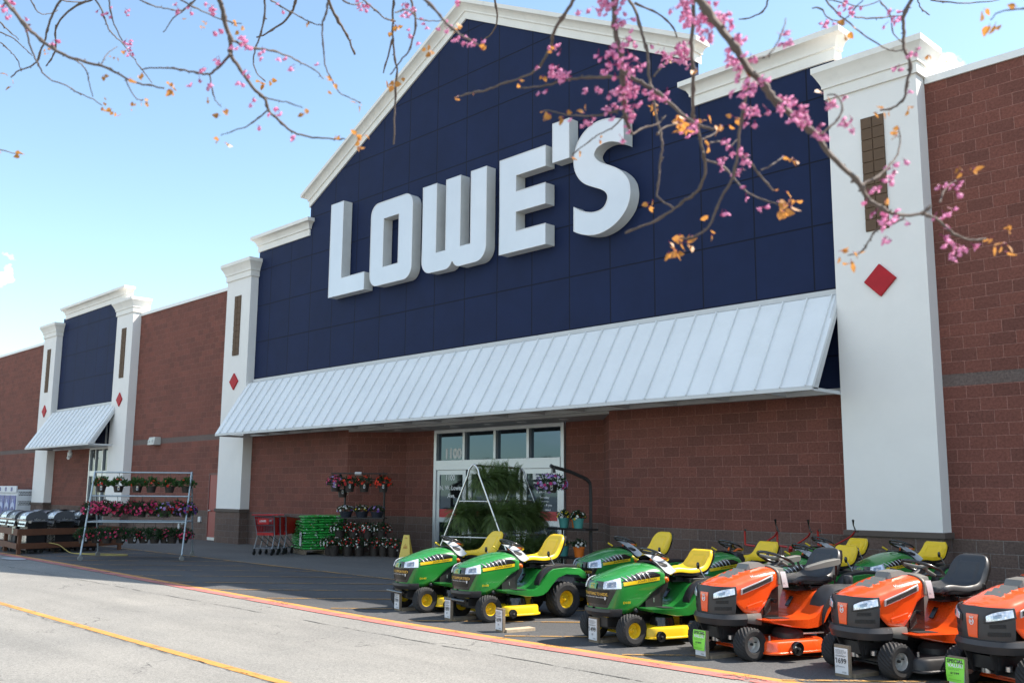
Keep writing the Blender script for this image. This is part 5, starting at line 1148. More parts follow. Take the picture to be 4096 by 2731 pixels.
for i, s in enumerate((.08, .46, .86, 1.24)):
    p = sp(s, .36, .391); put('flower_pot', 'fpA', tuple(p), 'pot of red and white flowers, %s from left on the lower shelf' % ORD[i], 'flower pot', G2, rz=i*2, rad=.27, hgt=.19, nl=240, nf=52, cols=['red', 'white'], drop=.25, pot=(.15, .28), fr=.026, leafm=M_leafd)
for i, (x, y) in enumerate(((-14.40, -1.15), (-14.10, -1.20), (-13.88, -.92), (-13.70, -.68), (-13.45, -.36), (-13.20, -.25), (-12.84, -.20))):
    kk = 'fpB' if i % 2 else 'fpA'; put('flower_pot', kk, (x, y, .004), 'pot of red and white flowers, %s from left on the ground' % ORD[i], 'flower pot', G2, rz=i*1.4, rad=.27 if kk == 'fpA' else .24, hgt=.19, nl=240, nf=52 if kk == 'fpA' else 40, cols=['red', 'white'], drop=.25, pot=(.15, .28), fr=.026, leafm=M_leafd)
# stand by the doors with the hanging petunias
hx, hy = -5.38, -.80
root = empty('plant_stand', (hx, hy, 0), 0, 'dark steel stand with curved arm beside the doors holding a petunia basket', 'plant stand', None)
b = MB(); b.tube(smoothcurve([(0, 0, 0), (0, 0, .9), (0, 0, 1.75), (-.01, -.06, 1.95), (-.08, -.25, 2.05), (-.16, -.50, 2.14), (-.25, -.85, 2.22)], 4), .036, 6); b.build('post', M_stand, root, smooth=40)
b = MB(); b.tube([(-.27, -.92, 2.25), (-.25, -.85, 2.22), (-.24, -.84, 2.10)], .04, 6); b.build('arm_end', M_stand, root)
for z in (.98, .40): b = MB(); b.box(-.95, .12, -.30, .10, z-.04, z); b.build('shelf', M_stand, root, bevel=.004)
b = MB(); b.tube([(-.85, .05, 0), (-.85, .05, .98)], .02, 6); b.build('post', M_stand, root)
put('hanging_basket', 'pet', (hx-.26, hy-.90, 1.70), 'big petunia basket of white rimmed purple blooms hanging by the store doors', 'hanging basket', None, hook=.36, tagc=True, rad=.33, hgt=.20, nl=380, nf=75, cols=['lilac', 'violet', 'lilac', 'lilac', 'magenta'], drop=.55, pot=(.13, .16), fr=.034, leafm=M_leafd)
M_teal = mat('teal pot', (.06, .27, .24), .4, var=(5, .06)); M_opot = mat('orange pot', (.75, .17, .02), .4)
for i, (dx, z, m, cols, nm) in enumerate(((-.62, .981, M_teal, ['yellow'], 'teal pot of yellow flowers, left on the upper shelf'), (-.22, .981, M_teal, ['yellow', 'white'], 'teal pot of yellow and white flowers, right on the upper shelf'), (-.42, .981, M_opot, ['red'], 'orange pot half hidden between the two teal pots'),
        (-.64, .401, M_teal, ['white', 'yellow'], 'teal pot of white and yellow flowers on the lower shelf'), (-.20, .401, M_opot, ['white'], 'orange pot of white flowers on the lower shelf'))):
    put('flower_pot', 'dp%d' % i, (hx+dx, hy-.14+(.16 if i == 2 else 0), z), nm, 'flower pot', 'colourful pots on the stand by the doors', rz=i, rad=.15 if i != 2 else .11, hgt=.13, nl=120, nf=20, cols=cols, drop=.1, pot=(.125, .20) if i != 2 else (.11, .17), fr=.026, leafm=M_leafd, potm=m)
# ================================================================ BAG STACK ON A PALLET
def bagmat():
    m = mat('green bag film', (.022, .33, .06), .3, coat=.3, var=(6, .1)); t = m.node_tree; b = t.nodes['Principled BSDF']; c = t.nodes.new('ShaderNodeTexCoord').outputs['Object']
    src = b.inputs['Base Color'].links[0].from_socket; oi = t.nodes.new('ShaderNodeObjectInfo'); ad = t.nodes.new('ShaderNodeVectorMath'); ad.operation = 'ADD'; t.links.new(c, ad.inputs[0]); t.links.new(oi.outputs['Location'], ad.inputs[1])
    for sc, thr, col, off in ((9, .60, (.6, .66, .6), 0), (12, .66, (.5, .03, .02), 7), (7, .66, (.01, .06, .02), 13)):
        mp = t.nodes.new('ShaderNodeMapping'); mp.inputs['Location'].default_value = (off, off, off); mp.inputs['Scale'].default_value = (1, 1, 2.2); t.links.new(ad.outputs[0], mp.inputs[0])
        f = noise_group(t, mp.outputs[0], sc, 3); r = t.nodes.new('ShaderNodeMapRange'); r.inputs['From Min'].default_value = thr; r.inputs['From Max'].default_value = thr+.03; t.links.new(f, r.inputs[0])
        x = t.nodes.new('ShaderNodeMix'); x.data_type = 'RGBA'; t.links.new(r.outputs[0], x.inputs['Factor']); t.links.new(src, x.inputs['A']); x.inputs['B'].default_value = (*col, 1); src = x.outputs['Result']
    t.links.new(src, b.inputs['Base Color']); return m
M_bag = bagmat()
bags = []
for s in range(3):
    rnd = random.Random(s); b = MB()
    def bf(u, v, sg, s=s):
        x, y = (u-.5)*2, (v-.5)*2; t = (max(0, 1-abs(x)**7)*max(0, 1-abs(y)**6))**.42; return Vector((x*.31*(1-.04*abs(y)**3), y*.20*(1-.05*abs(x)**3), .035+sg*(.034*t+.004*math.sin(9*x+s*2)*math.cos(7*y+s)*t)))
    b.grid(lambda u, v: bf(u, v, 1), 20, 16); b.grid(lambda u, v: bf(u, v, -1), 20, 16); o = b.build('soil_bag', M_bag, None, smooth=70); bags.append(o.data); bpy.data.objects.remove(o)
px, py, pz = -15.38, -.86, .13; ang = R(-16.2)
pr_ = empty('pallet', (px, py, .004), ang, 'worn wooden pallet under the stack of green bags', 'pallet', None); b = MB()
for i in range(7): b.box(-.60+.185*i, -.60+.185*i+.12, -.60, .60, .11, .128)
b.build('deck_boards', M_wood, pr_); b = MB()
for y in (-.58, -.03, .52): b.box(-.60, .62, y, y+.06, .004, .108)
b.build('stringers', M_wood, pr_)
ca, sa = math.cos(ang), math.sin(ang); rnd = random.Random(4); nb = 0
ROWN = ['bottom', 'second', 'third', 'fourth', 'fifth', 'sixth', 'seventh', 'eighth', 'ninth', 'tenth', 'eleventh', 'twelfth', 'top']
for lay in range(13):
    cells = [(x, y, 0) for x in (-.31, .31) for y in (-.41, 0, .41)] if lay % 2 == 0 else [(x, y, 90) for x in (-.41, 0, .41) for y in (-.31, .31)]
    for cx_, cy_, rt_ in cells:
        if lay >= 11 and cy_ < -.1 and cx_ < .1: continue
        lx, ly = cx_+rnd.uniform(-.02, .02), cy_+rnd.uniform(-.02, .02)
        o = bpy.data.objects.new('soil_bag', bags[nb % 3]); scene.collection.objects.link(o); o.location = (px+lx*ca-ly*sa, py+lx*sa+ly*ca, pz+lay*.0705); o.rotation_euler = (rnd.uniform(-.03, .03), rnd.uniform(-.03, .03), ang+R(rt_+(180 if rnd.random() < .5 else 0))+rnd.uniform(-.04, .04)); o.scale = (1.03, 1.05, 1.08)
        tag(o, 'shiny green printed soil bag in the %s layer of the stack' % ROWN[lay], 'soil bag', 'green soil bags in the %s layer on the pallet' % ROWN[lay]); nb += 1
b = MB(); b.slab(lambda u, v: Vector((-.09+.18*u, 0, .24+.36*v)), 1, 1, (0, -.003, 0)); o = b.build('price_sheet', M_card, None); o.location = (px+.52*sa-.15*ca, py-.56*ca-.15*sa, 0); o.location = (px+.42*ca+.645*sa, py+.42*sa-.645*ca, .0); o.rotation_euler = (0, 0, ang); tag(o, 'white price sheet taped to the front of the green bag stack', 'sign')
b = MB(); write(b, '2', lambda a, c: Vector((-.02+a, -.006, .36+c)), w=.04, h=.06); 
for z in (.52, .49, .46): b.box(-.06, .06, -.007, -.0045, z, z+.012)
b.build('lettering', M_prt, o)
# ================================================================ SHOPPING CARTS
M_cred = mat('cart red plastic', (.42, .012, .014), .4, var=(5, .08)); M_cgr = mat('cart grey steel', (.20, .21, .23), .4, metal=.4)
cart = empty('shopping_cart')
b = MB(); 
def basket(u, z): return None
T_ = [(-.27, -.02, .98), (.27, -.02, .98), (.20, .86, .90), (-.20, .86, .90)]; B_ = [(-.22, .08, .50), (.22, .08, .50), (.16, .74, .54), (-.16, .74, .54)]
def face(i, j, th=.006):
    a, c, d_, e2 = Vector(T_[i]), Vector(T_[j]), Vector(B_[j]), Vector(B_[i]); n2 = (c-a).cross(e2-a).normalized()*th; b.add([a, c, d_, e2, a+n2, c+n2, d_+n2, e2+n2], [(0, 1, 2, 3), (7, 6, 5, 4), (0, 4, 5, 1), (1, 5, 6, 2), (2, 6, 7, 3), (3, 7, 4, 0)])
face(1, 2); face(2, 3); face(3, 0); b.add(B_, [(0, 1, 2, 3)]); b.box(-.23, .23, .065, .085, .50, .57); b.build('basket', M_cred, cart)
b = MB()
for k2 in range(11): t = k2/10; b.tube([Vector((-.27+.54*t, -.02, .97)), Vector((-.22+.44*t, .08, .52))], .004, 5)
for z in (.58, .75, .90): t = (z-.5)/.48; b.tube([(-.22-.05*t, .08-.10*t, z), (.22+.05*t, .08-.10*t, z)], .005, 5)
b.build('rear_gate', M_cgr, cart)
b = MB(); b.box(-.15, .16, -.055, -.035, .78, .93); cs = b.build('seat_flap', M_cred, cart, bevel=.006); b = MB(); write(b, "LOWE'S", lambda a, c: Vector((a, -.060, .84+c)), w=.18, h=.05, bold=.03, align='C'); b.build('flap_lettering', M_wt, cs)
b = MB()
for s in (-1, 1):
    b.tube([(s*.29, -.10, 1.02), (s*.28, .0, .96), (s*.24, .10, .48), (s*.25, .0, .16)], .013, 6); b.tube([(s*.24, .10, .48), (s*.20, .55, .20), (s*.19, .72, .16)], .012, 6); b.tube([(s*.27, -.02, .985), (s*.20, .86, .905)], .010, 6); b.tube([(s*.25, 0, .17), (s*.18, .74, .17)], .011, 6)
b.tube([(-.25, 0, .17), (.25, 0, .17)], .01, 6); b.tube([(-.2, .86, .905), (.2, .86, .905)], .01, 6); b.build('frame', M_cgr, cart, smooth=50)
b = MB(); b.tube([(-.29, -.10, 1.02), (.29, -.10, 1.02)], .016, 8); b.build('handle', M_cred, cart, smooth=50)
for s, y in ((-.25, 0), (.25, 0), (-.18, .74), (.18, .74)):
    b = MB(); b.lathe([(.015, -.014), (.058, -.014), (.062, -.008), (.062, .008), (.058, .014), (.015, .014)], (s, y, .062), 'x', 16); b.box(s-.02, s+.02, y-.018, y+.018, .10, .16); b.build('castor', M_dark, cart, smooth=40)
for i, lb in enumerate(('red shopping cart nearest the road in the nested row', 'red shopping cart in the middle of the nested row', 'red shopping cart at the wall end of the nested row')):
    c_ = cart if i == 0 else copy_tree(cart); c_.location = (-15.50-.118*i, -2.52+.25*i, .004); c_.rotation_euler = (0, 0, R(27)); c_.scale = (1.1, 1.1, 1.04); tag(c_, lb, 'shopping cart', 'nested shopping carts by the wall')
# ================================================================ WET FLOOR SIGN
wf = empty('wet_floor_sign', (-11.75, -.62, .004), R(35), 'yellow folding wet floor sign standing by the left door frame', 'floor sign', None); b = MB()
M_wfs = mat('yellow sign plastic', (.74, .55, .10), .45)
for s in (-1, 1): b.slab(lambda u, v: Vector(((-.15+.30*u)*(1-.5*v), s*(.16-.15*v), .62*v)), 2, 4, (0, .008, 0))
b.build('panel', M_wfs, wf); b = MB()
q = lambda a, c: Vector((a, -.16+.15*c/.62-.006, c)); b.tube([q(-.055, .30), q(.055, .30), q(0, .40), q(-.055, .30)], .004, 4); b.tube([q(-.02, .31), q(.0, .34), q(.015, .335), q(.03, .31)], .005, 4); b.tube([q(-.03, .55), q(.03, .55)], .006, 4); b.build('warning_print', mat('red print', (.5, .03, .02), .5), wf)
# ================================================================ TILLERS
def tiller():
    r = empty('garden_tiller'); b = MB(); b.box(-.17, .17, -.05, .30, .28, .55); b.box(-.26, .26, .30, .62, .14, .38); b.tube([(0, .10, .5), (0, -.05, .62), (0, -.20, .80)], .035, 8); b.build('body', M_red, r, bevel=.015)
    b = MB(); b.lathe([(.10, .54), (.11, .60), (.06, .64)], (0, .12, 0), 'z', 18); b.lathe([(.05, -.02), (.05, .06)], (-.2, .1, .4), 'x', 12); b.build('engine', M_dark, r, smooth=40)
    b = MB()
    for s in (1,): b.tube(smoothcurve([(s*.03, -.18, .80), (s*.10, -.30, .86), (s*.24, -.55, .98), (s*.27, -.72, 1.07), (s*.27, -.86, 1.07)], 3), .014, 8)
    b.tube([(-.2, -.2, .82), (-.2, -.2, 1.06), (-.2, -.34, 1.06)], .016, 8); b.tube([(-.05, -.19, .8), (-.2, -.2, .82)], .016, 8); hb_ = b.build('handlebar', M_red, r, smooth=50)
    b = MB()
    for s in (1,): b.tube([(s*.27, -.74, 1.07), (s*.27, -.88, 1.07)], .019, 8); b.tube([(s*.27, -.72, 1.09), (s*.25, -.70, 1.16), (s*.24, -.74, 1.24)], [.012, .010, .020], 8)
    b.tube([(-.2, -.26, 1.06), (-.2, -.37, 1.06)], .02, 8); b.build('grips', M_gloss, hb_, smooth=50)
    b = MB(); b.slab(lambda u, v: Vector((.06+.14*u, -.33-.03*u, .68+.12*v)), 2, 2, (0, -.003, 0)); tg_ = b.build('hang_tag', M_card, r); b = MB(); b.slab(lambda u, v: Vector((.07+.12*u, -.336-.026*u, .70+.045*v)), 2, 2, (0, -.004, 0)); b.build('tag_print', FM['crimson'], tg_)
    for s in (-1, 1): wheel(r, s*.22, 0, .17, .09, M_dark, M_dark, s, 14)
    b = MB()
    for s in (-1, 1):
        for a in range(0, 360, 60): b.tube([(s*.18, .48, .17), (s*.18+.02, .48+.15*math.cos(R(a)), .17+.15*math.sin(R(a)))], .012, 5)
    b.build('tines', M_dark, r); return r
t1 = tiller()
for i, (x, y, rz, lb) in enumerate(((-1.10, -1.38, 36, 'red garden tiller in the back row, leftmost of the three'), (-.59, -1.19, 34, 'red garden tiller in the back row, middle of the three'), (-.28, -.46, 40, 'red garden tiller partly hidden beside the white pillar'))):
    t = t1 if i == 0 else copy_tree(t1); t.location = (x, y, .004); t.rotation_euler = (0, 0, R(rz)); t.scale = (1.04,)*3; tag(t, lb, 'tiller', 'red tillers against the wall')
# ================================================================ GRILLS IN THE TIMBER PEN
M_deck = mat('brown stained timber', (.115, .042, .018), .7, bump=(50, .3, .004), var=(7, .15)); M_stl = mat('brushed lid steel', (.52, .52, .52), .25, metal=.9, var=(20, .06)); M_blk = mat('black enamel', (.010, .010, .012), .3, coat=.4); M_gre = mat('grey enamel', (.075, .078, .085), .35, coat=.2)
pen = empty('timber_pen', (-19.6, -7.35, 0), 0, 'low brown stained timber pen round the barbecue grills', 'fence', None)
def rail(x0, y0, x1, y1):
    for z0, z1 in ((.49, .66), (.14, .29)):
        b = MB(); d = Vector((x1-x0, y1-y0, 0)); n2 = Vector((-d.y, d.x, 0)).normalized()*.022; b.add([(Vector((x, y, z))+n2*s) for z in (z0, z1) for x, y, s in ((x0, y0, -1), (x1, y1, -1), (x1, y1, 1), (x0, y0, 1))], [(3, 2, 1, 0), (4, 5, 6, 7), (0, 1, 5, 4), (1, 2, 6, 5), (2, 3, 7, 6), (3, 0, 4, 7)]); b.build('rail', M_deck, pen, bevel=.003)
rail(.05, -.03, -.55, 2.95); rail(.05, -.06, -3.4, .36); rail(-.5, 2.95, -3.4, 2.95)
for x, y in ((0, 0), (-.55, 2.88), (-3.3, .38), (-1.7, .18)): b = MB(); b.box(x-.045, x+.045, y-.045, y+.045, 0, .62); b.build('post', M_deck, pen, bevel=.003)
def grill(style):
    r = empty('barbecue_grill'); W_ = .30
    b = MB(); b.box(-W_, W_, -.24, .24, .08, .70); b.box(-W_-.005, W_+.005, -.26, .26, .70, .86); b.build('cabinet', M_blk, r, bevel=.008)
    prof = [(-.28, .86), (-.29, .90), (-.27, .98), (-.21, 1.045), (-.10, 1.09), (.04, 1.10), (.15, 1.08), (.22, 1.02), (.25, .93), (.25, .86)]
    b = MB(); b.prism(prof, -W_+.03, W_-.03, 'yz'); lid = b.build('lid', {'s': M_stl, 'b': M_blk, 'g': M_gre}[style], r, smooth=25)
    for s in (-1, 1):
        b = MB(); pp = [(-.295, .865), (-.305, .90), (-.285, .985), (-.22, 1.055), (-.10, 1.10), (.04, 1.112), (.155, 1.09), (.23, 1.03), (.262, .93), (.262, .865), (.20, .865), (.19, .905), (.14, .90), (.03, .90), (-.02, .935), (-.08, .90), (-.16, .87)]
        b.prism(pp, s*(W_-.03), s*(W_+.005), 'yz'); b.build('lid_end', M_gre if style != 'b' else M_blk, lid, smooth=25)
    b = MB(); b.tube([(-W_+.05, -.34, .90), (W_-.05, -.34, .90)], .014, 8); b.tube([(-.2, -.34, .90), (-.2, -.28, .90)], .008, 6); b.tube([(.2, -.34, .90), (.2, -.28, .90)], .008, 6); b.build('lid_handle', M_stl, lid, smooth=50)
    b = MB(); b.lathe([(.04, 0), (.04, .008), (.03, .010)], (0, 0, 0), 'z', 16); b.M = None; o = b.build('thermometer', M_stl, lid); o.location = (0, -.235, 1.02); o.rotation_euler = (R(65), 0, 0)
    b = MB(); b.slab(lambda u, v: Vector((-W_+.02+(2*W_-.04)*u, -.27-.035*(1-v), .70+.14*v)), 2, 2, (0, -.01, 0)); cp = b.build('control_panel', M_stl, r, bevel=.004)
    for x in (-.17, 0, .17): b = MB(); b.tube([(x, -.30, .77), (x, -.345, .765)], [.026, .022], 12); b.build('knob', M_blk, cp, smooth=40)
    for s in (-1, 1): b = MB(); b.box(s*(W_+.006), s*(W_+.30), -.24, .20, .835, .86); b.box(s*(W_+.02), s*(W_+.28), -.245, -.235, .80, .86); b.build('side_shelf', M_blk if style != 's' else M_gre, r, bevel=.004)
    b = MB(); b.box(-W_+.02, -.008, -.252, -.241, .12, .66); b.box(.008, W_-.02, -.252, -.241, .12, .66); b.tube([(-.06, -.27, .3), (-.06, -.27, .55)], .008, 6); b.tube([(.06, -.27, .3), (.06, -.27, .55)], .008, 6); b.build('cabinet_doors', M_stl if style == 's' else M_gre, r)
    for s in (-1, 1): b = MB(); b.lathe([(.01, -.015), (.05, -.015), (.05, .015), (.01, .015)], (s*.22, .18, .05), 'x', 14); b.box(s*.22-.02, s*.22+.02, -.2, -.16, 0, .08); b.build('castor', M_dark, r)
    return r
gs, gb, gg = grill('s'), grill('b'), grill('g')
used = set()
for i, (k2, x, y, lb) in enumerate((('s', -20.12, -6.86, 'silver lidded grill at the near corner of the timber pen'), ('s', -20.30, -6.08, 'second silver lidded grill along the near side of the timber pen'), ('b', -20.42, -5.35, 'black lidded grill behind the galvanised flower rack'),
        ('g', -21.15, -6.82, 'dark grey lidded grill left of the nearest silver grill'), ('b', -21.35, -6.00, 'black grill with round lid gauge between the two silver grills'), ('s', -22.1, -6.75, 'silver grill at the far left edge of the photo'), ('s', -22.5, -5.90, 'steel topped grill at the back of the pen under the pillar'), ('b', -21.6, -5.2, 'black grill in the back corner of the timber pen'), ('b', -22.9, -5.2, 'black grill deepest in the pen beside the gas cage'))):
    src = {'s': gs, 'b': gb, 'g': gg}[k2]; o = src if k2 not in used else copy_tree(src); used.add(k2); o.location = (x, y, .006); tag(o, lb, 'barbecue grill', 'barbecue grills inside the timber pen')
b = MB(); b.box(-.04, .04, -.012, .012, -.09, .09); o = b.build('price_ticket', mat('ticket cream', (.55, .54, .40), .5), None, bevel=.004); o.location = (-20.1, -7.36, .62); o.rotation_euler = (0, 0, R(30)); tag(o, 'cream price ticket hung on the front rail of the timber pen', 'price tag')
b = MB(); write(b, '229', lambda a, c: Vector((a, -.014, .01+c)), w=.05, h=.03, align='C'); b.box(-.028, .028, -.0145, -.0125, .05, .056); b.box(-.028, .028, -.0145, -.0125, -.05, -.045); b.build('lettering', M_prt, o)
b = MB(); b.tube(smoothcurve([(-19.3, -6.7, .30), (-19.1, -6.5, .24), (-18.9, -6.3, .06), (-18.6, -6.1, .02), (-18.0, -5.9, .018), (-17.4, -5.5, .018), (-17.7, -5.3, .018), (-18.6, -5.8, .018), (-19.0, -6.1, .018)], 5), .010, 6); tag(b.build('yellow_cord', mat('yellow cord', (.45, .36, .10), .6), None, smooth=60), 'thin yellow cord trailing on the ground in front of the timber pen', 'cord')
# ================================================================ GAS CYLINDER CAGE
gc = empty('gas_cage', (-42.2, -.55, 0), 0, 'white gas cylinder cage with blue flame posters by the far left pillar', 'gas cage', None); M_cw = mat('white cage paint', (.62, .64, .67), .5, var=(4, .05)); M_pos = mat('blue poster', (.045, .07, .28), .4, var=(3, .35))
b = MB(); b.box(-2.6, 1.35, -.35, .4, .05, 1.70); b.build('cabinet', M_cw, gc, bevel=.01)
b = MB(); b.box(-2.6, 1.35, -.42, -.36, 1.55, 1.86); b.build('header', M_cw, gc, bevel=.01)
for x in (-2.2, -1.2, -.35, .5):
    b = MB(); b.box(x, x+.74, -.375, -.355, .45, 1.42); p_ = b.build('poster', M_pos, gc); b = MB(); b.lathe([(.02, -.02), (.20, 0), (.25, .15), (.20, .38), (.08, .48), (.06, .58)], (x+.37, -.38, .66), 'z', 14)
    b = MB(); b.prism([(x+.12, .60), (x+.62, .60), (x+.66, .85), (x+.60, 1.02), (x+.42, 1.12), (x+.42, 1.25), (x+.32, 1.25), (x+.32, 1.12), (x+.14, 1.02), (x+.08, .85)], -.385, -.376, 'xz'); b.build('cylinder_print', mat('pale blue print', (.35, .42, .62), .4, var=(4, .2)), p_)
    b = MB(); b.prism([(x+.15, .5), (x+.59, .5), (x+.60, .80), (x+.37, .92), (x+.14, .80)], -.392, -.386, 'xz'); b.build('flame_print', mat('deep blue print', (.02, .03, .22), .4), p_)
    b = MB(); b.box(x+.1, x+.32, -.43, -.422, 1.62, 1.80); b.build('header_print', MATS['deep blue print'], gc)
b = MB()
for z0 in (.50, .98, 1.42):
    for i in range(9):
        for j in range(3): b.box(1.351, 1.356, -.27+.07*i+(.035 if j % 2 else 0), -.27+.07*i+.05+(.035 if j % 2 else 0), z0+.07*j, z0+.07*j+.04)
b.build('side_vents', M_prt, gc)
# ================================================================ REDBUD TREE
M_bark = mat('redbud bark', (.10, .075, .062), .75, bump=(45, .5, .004), var=(25, .35)); M_pet = leafmat('redbud petal', (.84, .36, .58), .45, .5, .22); M_petd = leafmat('redbud calyx', (.38, .03, .15), .3, .5, .25); M_yl = leafmat('young leaf', (.50, .22, .05), .5, .4, .4)
KP = 4096/2351*1600/4096   # zoomed crop to photo scale
def P3(x, y, d): return CAM+(FX+RX*((x-2048)/3883.1)-UX*((y-1365.5)/3883.1))*d
CR = {'a': (0, 0), 'b': (1200, 0), 'c': (2500, 0)}
